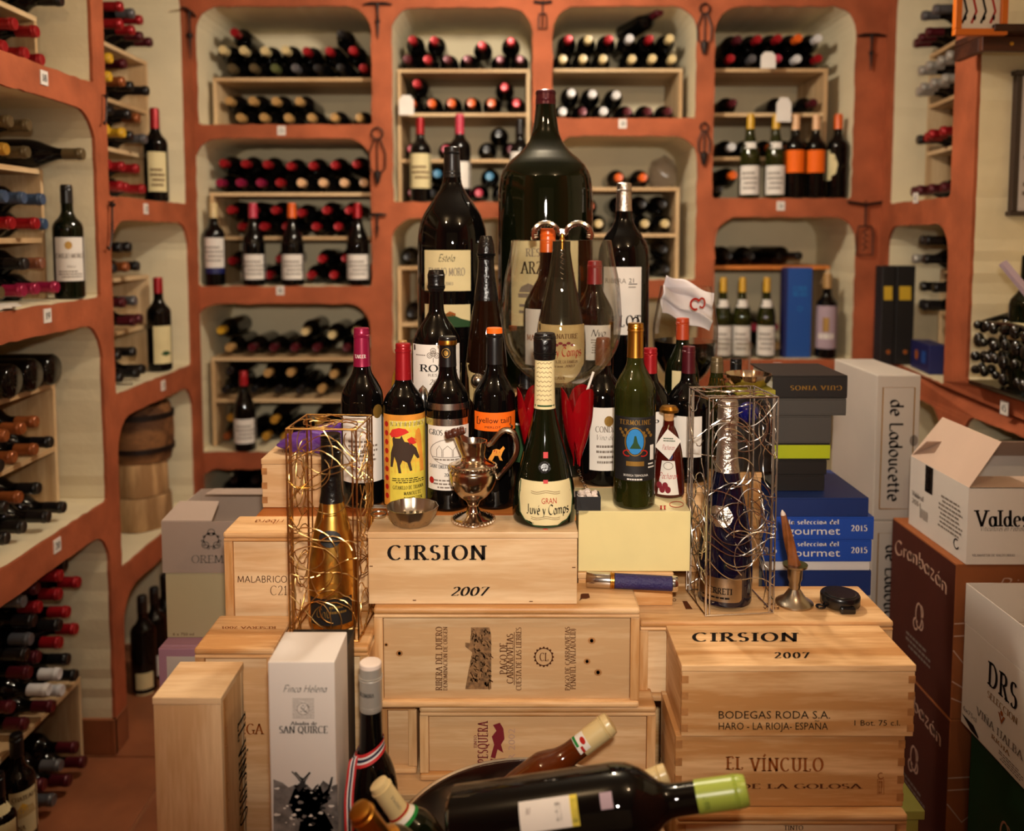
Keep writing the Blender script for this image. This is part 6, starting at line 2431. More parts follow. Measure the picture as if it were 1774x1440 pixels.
# wooden-handled corkscrew leaning in the jug spout
c0, c1 = PY(788, 750, YJ - .01), PY(803, 790, YJ)
wk = empty('corkscrew', c1, 0, 'small corkscrew with turned dark wooden handle leaning in the jug spout', 'corkscrew')
ax = Vector((27 * kJ, 0, 9 * kJ)).normalized()
ctr = c0 - c1
m4 = Matrix.Translation(ctr) @ ax.to_track_quat('Z', 'Y').to_matrix().to_4x4()
MB().lathe([(-.016, .0001), (-.016, .006), (-.012, .0072), (-.010, .0064), (-.008, .0072), (-.005, .0064), (-.003, .0076), (0, .0078), (.003, .0076), (.005, .0064), (.008, .0072), (.010, .0064), (.012, .0072), (.016, .006), (.016, .0001)], 18, m4).build('wooden_handle', 'dark_wood', wk)
MB().tube([ctr, ctr * .4, Vector((.004, .0, -.02))], .0022, 8).build('shaft', 'steel', wk)


# tasting cups
def tastevin(label, c, r, h, tilt, ring, m='pewter'):
    o = empty('tasting_cup', c, 0, label, 'cup')
    n = 24
    pr = [(0, .0001), (0, r * .62), (h * .1, r * .72), (h * .55, r * .9), (h, r), (h, r - .0012), (h * .55, r * .88), (h * .14, r * .70), (.0015, r * .58), (.0015, .0001)]
    rt = Matrix.Rotation(tilt, 4, 'Y')
    MB().lathe(pr, 48, rt, 0, True, (12, .022)).build('cup', m, o)
    mb = MB()
    for k in range(18):
        a = 2 * PI * k / 18
        mb.sphere((r * .74 * math.cos(a), r * .74 * math.sin(a), h * .32), .0032, 0, 6, (1, 1, .8), rt)
    tag(mb.build('beading', m, o), kind='stuff')
    MB().tube([Vector((ring * (r + .012 + .012 * math.cos(a)), .012 * math.sin(a), h * .55)) for a in (2 * PI * i / 20 for i in range(20))], .0016, 6, True, 0, rt).build('ring_handle', m, o)
    MB().box(min(ring * (r - .002), ring * (r + .022)), max(ring * (r - .002), ring * (r + .022)), -.008, .008, h * .92, h * .97, .0004, 0, rt).build('thumb_rest', m, o)
    return o


tastevin('shallow pewter wine-tasting cup with ring handle on the front case', (PY(714, 900, 1.395).x, 1.395, ZP + .0006), .043, .030, 0, -1)
zy_ = ZY(674, 1.72)
o = empty('bottle_carton', (.487, 1.755, ZP + .0006), 0, 'black carton with olive-yellow lid under the raised tasting cup, behind the silver cage', 'box')
MB().box(-.038, .038, -.046, .046, 0, zy_ - ZP - .012, .001).build('carton_body', 'book_black', o)
MB().box(-.0388, .0388, -.0468, .0468, zy_ - ZP - .0118, zy_ - ZP - .001, .001).build('carton_lid', 'box_olive', o)
tastevin('raised silver tasting cup behind the silver wire cage', (PY(1296, 664, 1.755).x, 1.755, zy_), .047, .026, 0, -1, 'old_silver')

# small black box of shells with a chain behind
zb_ = ZP + .0006
c = PY(1018, 888, 1.48)
o = empty('small_box', (c.x, 1.48, zb_), 0, 'small black box filled with white shells, right of the front sparkling bottle', 'box')
hb = .024
for a in ((-.021, .021, -.018, -.0165), (-.021, .021, .0165, .018), (-.021, -.0195, -.0163, .0163), (.0195, .021, -.0163, .0163)):
    MB().box(*a, 0, hb, .0003).build('box_wall', 'black_card', o)
MB().box(-.0193, .0193, -.0163, .0163, .0004, .008, 0).build('box_bottom', 'black_card', o)
q = random.Random(4)
for i in range(9):
    bm = bmesh.new()
    bmesh.ops.create_icosphere(bm, subdivisions=2, radius=1)
    for v in bm.verts:
        v.co = Vector((v.co.x * .0075, v.co.y * .006, v.co.z * .005)) * (1 + .18 * math.sin(9 * v.co.x) + q.uniform(-.06, .06))
    ob_ = MB().bm(bm, 0, Matrix.Rotation(q.uniform(0, 3), 4, 'Z') @ Matrix.Rotation(q.uniform(-.6, .6), 4, 'X'), True).build('shell', 'shell_white', None, (c.x - .0115 + (i % 3) * .0115, 1.48 - .009 + (i // 3) * .009, zb_ + .020 + (i % 2) * .005))
    tag(ob_, ('left', 'middle', 'right')[i % 3] + ' white shell in the ' + ('front', 'middle', 'back')[i // 3] + ' row of the small black box', 'shell', 'shells in the small black box')
ch = MB()
p0, p1 = PY(1003, 820, 1.52), PY(1028, 858, 1.52)
for i in range(14):
    t = i / 13
    c_ = p0.lerp(p1, t) + Vector((0, .0, -.012 * math.sin(PI * t) + .004))
    rr = Matrix.Translation(c_) @ Matrix.Rotation(i % 2 * PI / 2, 4, 'X') @ Matrix.Rotation(.7, 4, 'Y')
    ch.tube([(.0032 * math.cos(a), 0, .0022 * math.sin(a)) for a in (2 * PI * k / 8 for k in range(8))], .0007, 4, True, 0, rr)
tag(ch.build('chain', 'old_silver'), 'fine chain hanging behind the small shell box', 'chain')

# blue-handled corkscrew tool lying on the vineyard case
a0, a1 = PY(1016, 1000, 1.425), PY(1174, 1010, 1.41)
a0.z = zCt + .0135
a1.z = ZY(1012, 1.41)
dr = (a1 - a0)
L_ = dr.length
tl = empty('corkscrew_tool', a0, 0, 'silver and navy cord-wrapped corkscrew tube lying right of the upper case', 'corkscrew')
m4 = dr.normalized().to_track_quat('Z', 'Y').to_matrix().to_4x4()
MB().lathe([(0, .0001), (0, .0125), (.001, .0132), (L_ * .26, .0132), (L_ * .26, .0001)], 28, m4).build('silver_cap', 'chrome', tl)
MB().lathe([(L_ * .262, .0132), (L_ * .268, .0142), (L_ * .278, .0142), (L_ * .284, .0128), (L_ * .292, .0128), (L_ * .297, .0138), (L_ * .305, .0138), (L_ * .31, .0125)], 28, m4).build('ring_collar', 'gold_foil', tl)
MB().lathe([(L_ * .312, .0001), (L_ * .312, .0128), (L_ * .935, .0124), (L_ * .935, .0001)], 28, m4).build('cord_grip', 'purple_cord', tl)
MB().lathe([(L_ * .937, .0124), (L_ * .942, .0135), (L_ * .96, .0135), (L_ * .99, .0128), (L_, .0118), (L_, .0001)], 28, m4).build('end_cap', 'chrome', tl)

# candlestick with a leaning candle, black foil cutter
YCs = 1.49
cc = PZ(1376, 1046, zK1)
kc = MPP(1046, cc.y)
co = empty('candlestick', (cc.x, cc.y, zK1 + .0006), 0, 'small pewter candlestick on the right case, holding a brown candle', 'candlestick')
zz_ = lambda py: max(0, ZY(py, cc.y) - zK1)
pr = [(0, 32 * kc), (.003, 32 * kc), (.006, 28 * kc), (zz_(1036), 20 * kc), (zz_(1026), 13 * kc), (zz_(1020), 9 * kc), (zz_(1015), 10 * kc), (zz_(1010), 9 * kc), (zz_(1003), 12 * kc), (zz_(985), 13 * kc), (zz_(982), 20 * kc), (zz_(978), 21 * kc), (zz_(978), 10 * kc), (zz_(978) - .01, 9 * kc), (zz_(978) - .01, .0001)]
MB().lathe(pr, 36).build('holder', 'pewter', co, sharp=40)
p0, p1 = Vector((0, 0, zz_(986))), PY(1357, 893, cc.y) - Vector((cc.x, cc.y, zK1))
cd = MB()
ax = (p1 - p0).normalized().to_track_quat('Z', 'Y').to_matrix().to_4x4()
n_ = 30
vs, fs = [], []
for i in range(n_ + 1):
    t = i / n_
    for k in range(24):
        a = 2 * PI * k / 24
        r_ = (.0105 - .0055 * t) * (1 + .16 * math.cos(4 * (a - 2.2 * t)))
        vs.append(Vector((r_ * math.cos(a), r_ * math.sin(a), t * (p1 - p0).length)))
for i in range(n_):
    for k in range(24):
        fs.append((i * 24 + k, i * 24 + (k + 1) % 24, (i + 1) * 24 + (k + 1) % 24, (i + 1) * 24 + k))
fs += [tuple(range(23, -1, -1)), tuple(n_ * 24 + k for k in range(24))]
m4 = Matrix.Translation(p0) @ ax
co2 = empty('candle', co.location, 0, 'twisted brown candle with pale tip leaning left in the candlestick', 'candle')
MB().add([m4 @ v for v in vs], fs, 0, True).build('wax', 'candle', co2)
MB().lathe([(0, .0042), (.004, .0038), (.009, .001)], 10, Matrix.Translation(p1) @ ax).build('wick_tip', 'shell_white', co2)
cc = PZ(1455, 1050, zK1)
kf = MPP(1050, cc.y)
fo = empty('foil_cutter', (cc.x, cc.y, zK1 + .0006), 0, 'round black plastic foil cutter lying right of the candlestick', 'foil cutter')
r_ = 33 * kf
MB().lathe([(.003, .0001), (.003, r_ * .9), (.006, r_), (.020, r_), (.0225, r_ * .95), (.0225, .0001)], 40).build('cutter_body', 'black_plastic', fo, sharp=50)
MB().lathe([(.0228, r_ * .8), (.0240, r_ * .76), (.0240, .0001)], 40).build('cutter_lid', 'black_plastic', fo)
MB().box(-.012, .014, -r_ * 1.12, -r_ * .85, .0, .012, .003).build('grip', 'black_plastic', fo)
MB().tube([(-r_ * 1.02 - .004 + .007 * math.cos(a), -.012 + .007 * math.sin(a), .004) for a in (2 * PI * i / 16 for i in range(16))], .002, 6, True).build('loop', 'black_plastic', fo)

# blue ball stopper on a clear bottle behind the silver cage
c = PY(1297, 716, 1.62)
o = empty('ball_stopper_bottle', (c.x, 1.62, zK1 + .001), 0, 'clear bottle with cobalt blue ball stopper behind the silver wire cage', 'bottle')
hb = c.z - zK1
MB().lathe([(0, .0001), (0, .028), (.12, .030), (.16, .026), (.20, .011), (hb - .018, .010), (hb - .018, .0001)], 28).build('bottle_body', 'clear_glass', o, sharp=60)
MB().sphere((0, 0, hb), .021, 0, 28).build('ball_stopper', 'blue_glass', o)

# purple wrapped bag on the pale crate
bm = bmesh.new()
bmesh.ops.create_icosphere(bm, subdivisions=4, radius=1)
q = random.Random(2)
ph = [q.uniform(0, 6) for _ in range(6)]
for v in bm.verts:
    x, y, z = v.co
    k = 1 + .12 * math.sin(7 * x + ph[0]) * math.sin(6 * z + ph[1]) + .08 * math.sin(15 * x + 9 * y + ph[2])
    v.co = Vector((x * .075 * k, y * .035 * k, max(-.55, z * k) * .026 * (1 + .5 * max(0, x))))
cw = PY(552, 745, YW + .06)
pb = MB().bm(bm, 0, None, True).build('purple_bag', 'purple_wrap', None, (cw.x, YW + .065, zW + .0155))
tag(pb, 'crumpled purple patterned bag on the small pale crate behind the gold cage', 'bag')
mb = MB()
mb.prism([(-.02, 0), (.05, -.004), (.058, .012), (.02, .030), (-.015, .022)], -.004, .004, lambda a, b, d: (a + .015, d, b + .012))
mb.build('stiff_flap', 'purple_wrap', pb)


# ------------------------------------------------------------------ books, cartons behind on the right
def book(label, x0, x1, y0, y1, z0, z1, cov, txt=(), group='books stacked behind the candlestick', cat='book', pages_right=True, blank=None):
    o = empty('book', ((x0 + x1) / 2, (y0 + y1) / 2, z0), 0, label, cat, group)
    w, d, h = (x1 - x0) / 2, (y1 - y0) / 2, z1 - z0 - .0008
    t = min(.003, h * .18)
    MB().box(-w, w, -d, d, h - t, h, .0006).build('cover_board', cov, o)
    MB().box(-w, w, -d, d, 0, t, .0006).build('cover_board', cov, o)
    MB().box(-w, w, -d - .0004, -d + .003, t + .0001, h - t - .0001, .0003).build('spine', blank or cov, o)
    MB().box(-w + .006, w - .004, -d + .0035, d - .004, t + .0002, h - t - .0002).build('page_block', 'pages', o)
    f = Face(o, Y=y0, lift=.0012)
    for a in txt:
        f.t(*a)
    f.done()
    return o


YBk = 1.70
tb = [(1030, 988, 'book_navy'), (988, 973, 'book_white'), (973, 935, 'book_blue'), (935, 895, 'book_blue'), (895, 862, 'book_navy')]
xb0 = X_(1322, 950, YBk)
z_base = ZY(1032, YBk)
nm = ('lowest navy book of the blue stack behind the candlestick', 'white-spined book in the blue stack behind the candlestick', 'lower bright blue lettered guide book of the stack', 'upper bright blue lettered guide book of the stack', 'navy book on top of the two lettered blue guides')
sz = [z_base]
for (ya, yb, cov), lb, xr in zip(tb, nm, (1508, 1506, 1509, 1513, 1504)):
    z1 = ZY(yb, YBk)
    txt = ()
    if cov == 'book_blue':
        dy = yb - 935 if yb == 935 else 0
        o_ = 38 if yb == 935 else 0
        txt = (('la seleccion del', 'bold', 1366, 1454, 908 + o_, 900 + o_, 'ink_white'), ('gourmet', 'sans', 1364, 1455, 926 + o_, 912 + o_, 'ink_white'), ('2015', 'bold', 1474, 1503, 920 + o_, 910 + o_, 'ink_white'), ('2015', 'bold', 1316, 1346, 920 + o_, 910 + o_, 'ink_white'))
    book(lb, xb0, X_(xr, ya, YBk), YBk, YBk + .21, sz[-1], z1, cov, txt)
    sz.append(z1)
YB2 = 1.745
tb = [(862, 822, 'book_black', 1428), (822, 797, 'book_black', 1432), (797, 768, 'book_lime', 1438), (768, 720, 'book_grey', 1440), (712, 690, 'book_grey', 1466), (690, 650, 'book_black', 1468)]
lbs = ('lowest black book resting on the navy one', 'thin black book right under the lime-spined one', 'black book with a wide lime spine band', 'thick dark grey book above the lime band', 'grey book below the topmost lettered black book', 'topmost black book with yellow spine lettering, under the tasting cup')
zp_ = sz[-1]
for i, ((ya, yb, cov, xr), lb) in enumerate(zip(tb, lbs)):
    z1 = ZY(yb, YB2)
    txt = (('GUIA VINOS', 'bold', 1458, 1368, 668, 676, 'ink_gold'),) if i == 5 else ()
    b_ = book(lb + ' in the dark stack', X_(1339, (ya + yb) / 2, YB2), X_(xr, (ya + yb) / 2, YB2), YB2, YB2 + .17, zp_, z1, 'book_black' if cov == 'book_lime' else cov, txt, 'dark books stacked on the blue ones', blank='book_lime' if cov == 'book_lime' else None)
    zp_ = z1
case('wine_case', 'wooden case under the stack of blue books', xb0 + .004, X_(1500, 1030, YBk), YBk + .002, YBk + .21, .002, z_base - .0008, 'plain')
# white lettered cartons behind the books
YLd = 2.08
xa, xb = X_(1516, 770, YLd), X_(1592, 770, YLd)
ztop = ZY(650, YLd)
hh = .361
for i in range(3):
    z1 = ztop - i * (hh + .001)
    z0 = z1 - hh if i < 2 else .002
    lb = ('topmost white carton with vertical blackletter lettering, right of the books', 'second white carton with vertical lettering, under the topmost one', 'lowest white carton of the lettered column, near the floor')[i]
    o = empty('wine_carton', ((xa + xb) / 2, YLd + .14, z0), 0, lb, 'box', 'white lettered cartons')
    w = (xb - xa) / 2
    MB().box(-w, w, -.14, .14, 0, z1 - z0, .003).build('carton_body', 'card_dull', o)
    c = Vector(o.location)
    pr = Print(lambda a, b: Vector((a, -.1412, b)))
    h_ = z1 - z0
    pr.line([(-w * .72, .03), (w * .72, .03), (w * .72, h_ - .03), (-w * .72, h_ - .03), (-w * .72, .03)], .003, 'ink_gold')
    if i < 2:
        pr.t('de Ladoucette', 'black', .05, h_ - .06, -w * .35, w * .25, 'ink_black', rot=-1)
        pr.disc(w * .75, .20, .010, .014, 'ink_grey')
    pr.build(o)


# cartons at lower right
def carton(label, x0, x1, y0, y1, z0, z1, m, group=None, name='wine_carton', top=None, bev=.002):
    o = empty(name, ((x0 + x1) / 2, (y0 + y1) / 2, z0), 0, label, 'box', group)
    w, d = (x1 - x0) / 2, (y1 - y0) / 2
    MB().box(-w, w, -d, d, 0, z1 - z0, bev).build('carton_body', m, o)
    return o


YG = 1.75
XGl = PY(1652, 1100, YG).x
zg1 = ZY(977, YG)
zg0 = ZY(1247, YG)
hg = zg1 - zg0


def AB(p, cx, cy, s, m):
    p.ring(cx, cy, s * .5, s, s * .16, m, 60, 420, 20)
    p.ring(cx - s * .5, cy - s * .9, s * .35, s * .45, s * .16, m, 30, 330, 14)
    p.ring(cx + s * .35, cy + s * .45, s * .35, s * .5, s * .16, m, -90, 120, 12)
    p.ring(cx + s * .35, cy - s * .5, s * .4, s * .5, s * .16, m, -120, 90, 12)


for i, (z0, z1, lb) in enumerate(((zg0, zg1 - .0006, 'upper brown carton with white blackletter lettering, under the open white carton'), (zg0 - hg - .001, zg0 - .0006, 'lower brown carton with white blackletter lettering beside the green one'))):
    o = carton(lb, XGl, XR - .014, YG, YG + .30, z0, z1, 'card_brown', 'brown blackletter cartons')
    w, d, h_ = (XR - .014 - XGl) / 2, .15, z1 - z0
    # dark printed side panel facing left
    MB().box(-w - .0008, -w - .0001, -d + .002, d - .002, .004, h_ - .004).build('dark_side_print', 'card_dark', o)
    pr = Print(lambda a, b: Vector((-w - .0016, -a, b)))
    vs, fs = text2d('Granbazán', 'black', -.13, .12, h_ * .80, h_ * .90)
    vs2 = [(a, b - .9 * (a + .0) ** 2) for a, b in vs]
    pr.put('ink_carton', vs2, fs)
    AB(pr, .0, h_ * .47, .028, 'ink_carton')
    pr.small(-.06, .06, .06, .10, 3, 'ink_grey')
    pr.build(o)
    pr = Print(lambda a, b: Vector((a, -d - .0008, b)))
    if i == 0:
        pr.t('Rias Baixas', 'script', -.10, .12, h_ - .055, h_ - .030, 'ink_carton')
        pr.line([(-.02, h_ - .12), (.0, h_ - .08), (.06, h_ - .075), (.07, h_ - .10), (.14, h_ - .14)], .003, 'ink_carton')
    for yy in (h_ * .62, h_ * .54):
        pr.line([(-w, yy), (-.10, yy + .005)], .003, 'ink_carton')
    pr.line([(-w, h_ * .45), (-.15, h_ * .33), (-.10, h_ * .46)], .003, 'ink_carton')
    pr.line([(-w, h_ * .25), (-.155, h_ * .20), (-.15, h_ * .10), (-w, h_ * .14)], .003, 'ink_carton')
    pr.build(o)
carton('flat brown carton on the floor under the brown blackletter cartons', XGl, XR - .014, YG, YG + .30, .002, zg0 - hg - .0016, 'card_brown')

YVd = 1.745
xv = PY(1676, 910, YVd).x
zv1, zv0 = ZY(845, YVd), zg1 + .0006
o = empty('wine_carton', (xv + .14, YVd + .13, zv0), 0, 'open white lettered carton on top of the brown cartons, flap raised', 'box')
h_ = zv1 - zv0
for a in ((-.14, .14, -.13, -.1285), (-.14, .14, .1285, .13), (-.14, -.1385, -.1283, .1283), (.1385, .14, -.1283, .1283)):
    MB().box(*a, 0, h_).build('carton_wall', 'card_white', o)
MB().box(-.1383, .1383, -.1283, .1283, 0, .002).build('carton_bottom', 'card_brown', o)
# flaps: left one raised, front one folded in
fl = MB()
L1 = .115
fl.prism([(-.13, 0), (.13, 0), (.122, L1), (-.122, L1)], 0, .0015, lambda a, b, d: (-.14 + b * math.sin(.62) + d, a, h_ + b * math.cos(.62)))
fl.build('raised_flap', 'card_pinkish', o)
f2_ = MB().prism([(-.138, 0), (.138, 0), (.138, .10), (-.138, .10)], 0, .0015, lambda a, b, d: (a, -.13 + b, h_ - d - b * .04))
f2_.build('folded_flap', 'card_pinkish', o)
MB().prism([(-.138, 0), (.138, 0), (.138, .10), (-.138, .10)], 0, .0015, lambda a, b, d: (a, .13 - b * .7, h_ + b * .5 + d)).build('back_flap', 'card_pinkish', o)
f = Face(o, Y=YVd, lift=.0008)
f.t('Valdesil', 'roman', 1690, 1800, 912, 884, 'ink_black').t('Viticultores en Pedralo', 'script', 1697, 1775, 920, 911, 'ink_grey').t('VILAMARTIN DE VALDEORRAS', 'roman', 1684, 1758, 964, 960, 'ink_grey')
f.done()
pr = Print(lambda a, b: Vector((-.1408, -a, b)))
pr.rect(-.055, -.02, h_ * .62, h_ - .001, 'ink_black')
pr.t('Valdesil', 'roman', h_ * .64, h_ * .95, -.048, -.030, 'ink_white', rot=1)
pr.t('Valdesil', 'roman', -.115, -.06, h_ * .45, h_ * .52, 'ink_grey').t('2014', 'roman', -.115, -.07, h_ * .34, h_ * .41, 'ink_grey')
pr.small(.01, .115, h_ * .25, h_ * .72, 8, 'ink_grey', 5)
for i in range(8):
    pr.rect(-.075 + i * .005, -.073 + i * .005, h_ * .2, h_ * .34, 'ink_grey')
pr.ring(.09, h_ * .18, .010, .010, .003, 'ink_black', 60, 340)
pr.build(o)

# white DRS carton on a green one, in front of the brown cartons
xd = PY(1664, 1250, 1.72).x
zd0 = ZY(1250, 1.72)
o = empty('wine_carton', (xd + .16, 1.55, zd0), 0, 'white lettered carton with raised lid standing on the green carton, right edge', 'box')
hd_ = PX(1680, 1015, xd).z - zd0
MB().box(-.16, .16, -.17, .17, 0, hd_ * .72, .002).build('carton_body', 'card_white', o)
MB().box(-.16, -.158, -.17, .17, hd_ * .722, hd_).build('raised_flap', 'card_white', o)
MB().box(-.158, .158, .1685, .17, hd_ * .722, hd_).build('raised_flap', 'card_white', o)
c = Vector(o.location)
f = Face(o, X=xd, lift=.0008, sx=-1)
pr = f.p
k = hd_ * .72
pr2 = Print(lambda a, b: Vector((-.1610, -a, b)))
pr2.t('DRS', 'bold', -.075, .025, k * .62, k * .84, 'ink_black').t('SELECCION', 'roman', -.075, .025, k * .50, k * .56, 'ink_gold').t('VIÑA IJALBA', 'roman', -.11, .045, k * .24, k * .31, 'ink_grey').t('RIOJA', 'roman', -.055, .005, k * .16, k * .20, 'ink_gold')
pr2.poly([(-.037, k * .46), (-.025, k * .37), (-.013, k * .46), (-.019, k * .46), (-.025, k * .41), (-.031, k * .46)], 'ink_rust')
pr2.disc(-.025, k * .47, .005, .005, 'ink_rust')
pr2.t('6x75cl', 'sans', -.16, -.11, k * .15, k * .2, 'ink_grey')
pr2.poly([(-.165, k * .10), (-.12, k * .10), (-.10, k * .04), (-.10, k * .0 + .004), (-.13, k * .03)], 'ink_black')
pr2.small(-.03, .05, k * .04, k * .13, 4, 'ink_grey')
pr2.build(o)
o = carton('dark green carton with thin white emblem under the white lettered one', xd + .02, xd + .335, 1.39, 1.715, .13, zd0 - .0006, 'card_green')
pr2 = Print(lambda a, b: Vector((-.1583, -a, b)))
AB(pr2, -.03, .27, .028, 'ink_carton')
pr2.small(-.12, -.06, .03, .09, 3, 'ink_grey')
pr2.poly([(-.15, 0), (-.12, .06), (-.10, .03), (-.09, 0)], 'card_pinkish')
pr2.build(o)
carton('flat carton on the floor under the dark green carton', xd + .02, xd + .335, 1.39, 1.715, .002, .1294, 'card_brown')

# right niche: parcel and dark carton behind the open carton, ornate black basket and magnum on the shelf
zr_ = ROPS['n2'][2]
pz = PX(1690, 715, XR - .03)
bm = bmesh.new()
bmesh.ops.create_cube(bm, size=1)
bmesh.ops.subdivide_edges(bm, edges=list(bm.edges), cuts=5, use_grid_fill=True)
q = random.Random(8)
for v in bm.verts:
    v.co = Vector((v.co.x * .16 + q.uniform(-.004, .004), v.co.y * .25 + q.uniform(-.004, .004), v.co.z * .31 + q.uniform(-.004, .004) - .04 * abs(v.co.y) ** 2 * 4))
tag(MB().bm(bm, 0, None, True).build('cloth_parcel', 'cloth_grey', None, (XR + .12, 2.26, .856)), 'grey-green cloth-wrapped parcel behind the flap of the open carton', 'parcel')
carton('plain brown carton under the cloth parcel in the right-wall niche', XR + .02, XR + .36, 2.02, 2.36, zr_ + .005, .655, 'card_brown')
bk_y = 2.20
bz0 = ROPS['n1'][2] + .006
p_ = Vector((XR + .062, 2.205, bz0))
o = empty('black_basket', p_, 0, 'ornate glossy black openwork basket with bunched knobs on the right shelf', 'basket')
mb = MB()
q = random.Random(12)
for lay in range(4):
    for k in range(26):
        t = k / 26
        # rounded rectangle loop
        a = 2 * PI * t
        x = .095 * max(-1, min(1, 1.35 * math.cos(a)))
        y = .15 * max(-1, min(1, 1.35 * math.sin(a)))
        rr = q.uniform(.011, .0165)
        mb.sphere((x + q.uniform(-.006, .006), y + q.uniform(-.006, .006), .042 + lay * .040 + q.uniform(-.004, .006)), rr, 0, 10, (1, 1, q.uniform(.9, 1.5)))
tag(mb.build('knobbed_wall', 'black_ceramic', o), kind='stuff')
MB().box(-.102, .102, -.165, .165, 0, .012, .004).build('basket_base', 'black_ceramic', o)
mb = MB()
for y in (-.15, .15):
    mb.tube([(-.08, y, .17), (0, y, .195), (.08, y, .17)], .008, 8)
for x in (-.085, .085):
    mb.tube([(x, -.15, .17), (x, 0, .18), (x, .15, .17)], .008, 8)
mb.build('basket_rim', 'black_ceramic', o)
bb_ = stand('dark green magnum standing behind the black basket on the right shelf', 1772, 2.262, bz0 + .0125, 'bordeaux', .345, None, [(560, 590, 1742, 1778, 'paper_cream')], 'bottle_green', wide=.95, name='magnum_bottle')
st = MB()
s0, s1 = PY(1737, 455, 2.20), PY(1774, 500, 2.16)
tag(MB().tube([s0, s1 + (s1 - s0) * .4], .011, 4).build('paper_roll', 'paper_lavender'), 'grey folded paper roll leaning across the neck of the right shelf magnum', 'paper')
# things fixed at upper right: framed glass panel, orange poster frame, dark wall shelf
YRw = RN[1]
x0, x1 = PY(1757, 240, YRw - .02).x, PY(1757, 240, YRw - .02).x + .22
z0, z1 = ZY(374, YRw - .02), ZY(122, YRw - .02)
o = empty('wall_frame', ((x0 + x1) / 2, YRw - .001, (z0 + z1) / 2), 0, 'dark narrow wall frame with pale panel cut by the right edge', 'frame')
w, h_ = (x1 - x0) / 2, (z1 - z0) / 2
for nm_, a in (('frame_side', (-w, -w + .016, -.022, 0, -h_ + .013, h_ - .013)), ('frame_side', (w - .016, w, -.022, 0, -h_ + .013, h_ - .013)), ('frame_rail', (-w - .006, w + .006, -.026, 0, h_ - .0125, h_)), ('frame_rail', (-w - .006, w + .006, -.026, 0, -h_, -h_ + .0125))):
    MB().box(*a, .0015).build(nm_, 'frame_dark', o)
MB().box(-w + .0165, w - .0165, -.012, -.001, -h_ + .014, h_ - .014).build('pale_panel', 'cloth_white', o)
pr = Print(lambda a, b: Vector((a, -.0128, b)))
pr.small(-w + .03, w - .03, -h_ + .05, h_ - .05, 12, 'ink_grey', 4)
pr.build(o)
ysh = YRw - .14
xs0 = PY(1700, 80, ysh).x
o = empty('wall_shelf', (xs0 + .14, YRw - .001, ZY(86, ysh)), 0, 'dark wooden wall shelf at upper right with a screw in its rail', 'shelf')
MB().box(-.14, .18, -.20, 0, .034, .052, .002).build('shelf_board', 'dark_shelf_wood', o)
MB().box(-.14, .18, -.145, -.125, -.004, .0335, .002).build('front_rail', 'dark_shelf_wood', o)
MB().box(-.14, -.122, -.1245, 0, -.004, .0335, .002).build('bracket', 'dark_shelf_wood', o)
MB().lathe([(0, .0055), (.0015, .005), (.002, .0001)], 14, Matrix.Translation((-.065, -.1452, .014)) @ Matrix.Rotation(PI / 2, 4, 'X')).build('screw_head', 'gold_foil', o)
zs_ = o.location.z + .0525
yp = ysh - .045
xp0, xp1 = PY(1652, 30, yp).x, PY(1715, 30, yp).x
o2 = empty('framed_poster', ((xp0 + xp1) / 2 + .02, yp, ZY(62, yp)), 0, 'orange-framed red and white poster at the upper right corner', 'picture')
w = (xp1 - xp0) / 2 + .02
hh2 = .26
for nm_, a in (('frame_side', (-w, -w + .016, -.012, .006, .0165, hh2)), ('frame_side', (w - .016, w, -.012, .006, .0165, hh2)), ('frame_rail', (-w, w, -.012, .006, 0, .016))):
    MB().box(*a, .001).build(nm_, 'frame_orange', o2)
MB().box(-w + .0165, w - .0165, -.003, .004, .0168, hh2).build('poster_sheet', 'paper_white', o2)
pr = Print(lambda a, b: Vector((a, -.0036, b)))
for i in range(4):
    a = -w + .02 + i * .024
    pr.line([(a, .03), (a + .012, .06), (a + .004, .09), (a + .016, .13)], .006, 'ink_red' if i % 2 else 'ink_black')
    pr.disc(a + .008, .045, .004, .008, 'ink_black', 8)
pr.rect(-w + .02, w - .02, .10, .104, 'ink_red')
pr.t('VI', 'sans', -.03, .01, .11, .14, 'ink_black')
pr.build(o2)

# left: OREMUS carton, pink carton
YOr = 1.86
x0, x1 = X_(288, 1050, YOr), X_(470, 1050, YOr)
zo0, zo1, zom = ZY(1105, YOr), ZY(903, YOr), ZY(990, YOr)
o = empty('wine_carton', ((x0 + x1) / 2, YOr + .12, zo0), 0, 'open cream carton with greyish lettered lid, left of the burnt-lettered case', 'box')
w = (x1 - x0) / 2
MB().box(-w, w, -.12, .12, 0, zom - zo0, .0015).build('carton_body', 'card_cream', o)
for a in ((-w - .004, w + .004, -.124, -.1225), (-w - .004, w + .004, .1225, .124), (-w - .004, -w - .0025, -.1223, .1223), (w + .0025, w + .004, -.1223, .1223)):
    MB().box(*a, zom - zo0 - .002, zo1 - zo0).build('lid_wall', 'card_grey', o)
hz = zo1 - zo0
MB().prism([(0, 0), (.11, 0), (.10, .08), (.01, .08)], 0, .0018, lambda a, b, d: (-w - .004 + a, -.122 + b, hz + d + b * .24)).build('corner_flap', 'card_grey', o)
MB().prism([(.03, 0), (2 * w - .02, 0), (2 * w - .02, .07), (.03, .07)], 0, .0018, lambda a, b, d: (-w + a, .122 - b, hz + d + b * .10)).build('back_flap', 'card_grey', o)
f = Face(o, Y=YOr - .004, lift=.0012)
f.t('OREMUS', 'roman', 332, 412, 975, 962, 'ink_grey')
for a_, b_, r_ in ((366, 935, 13), (356, 944, 6), (376, 944, 6), (366, 922, 6)):
    f.p.ring(a_, -b_, r_, r_ * .9, 2.2, 'ink_grey', n=14)
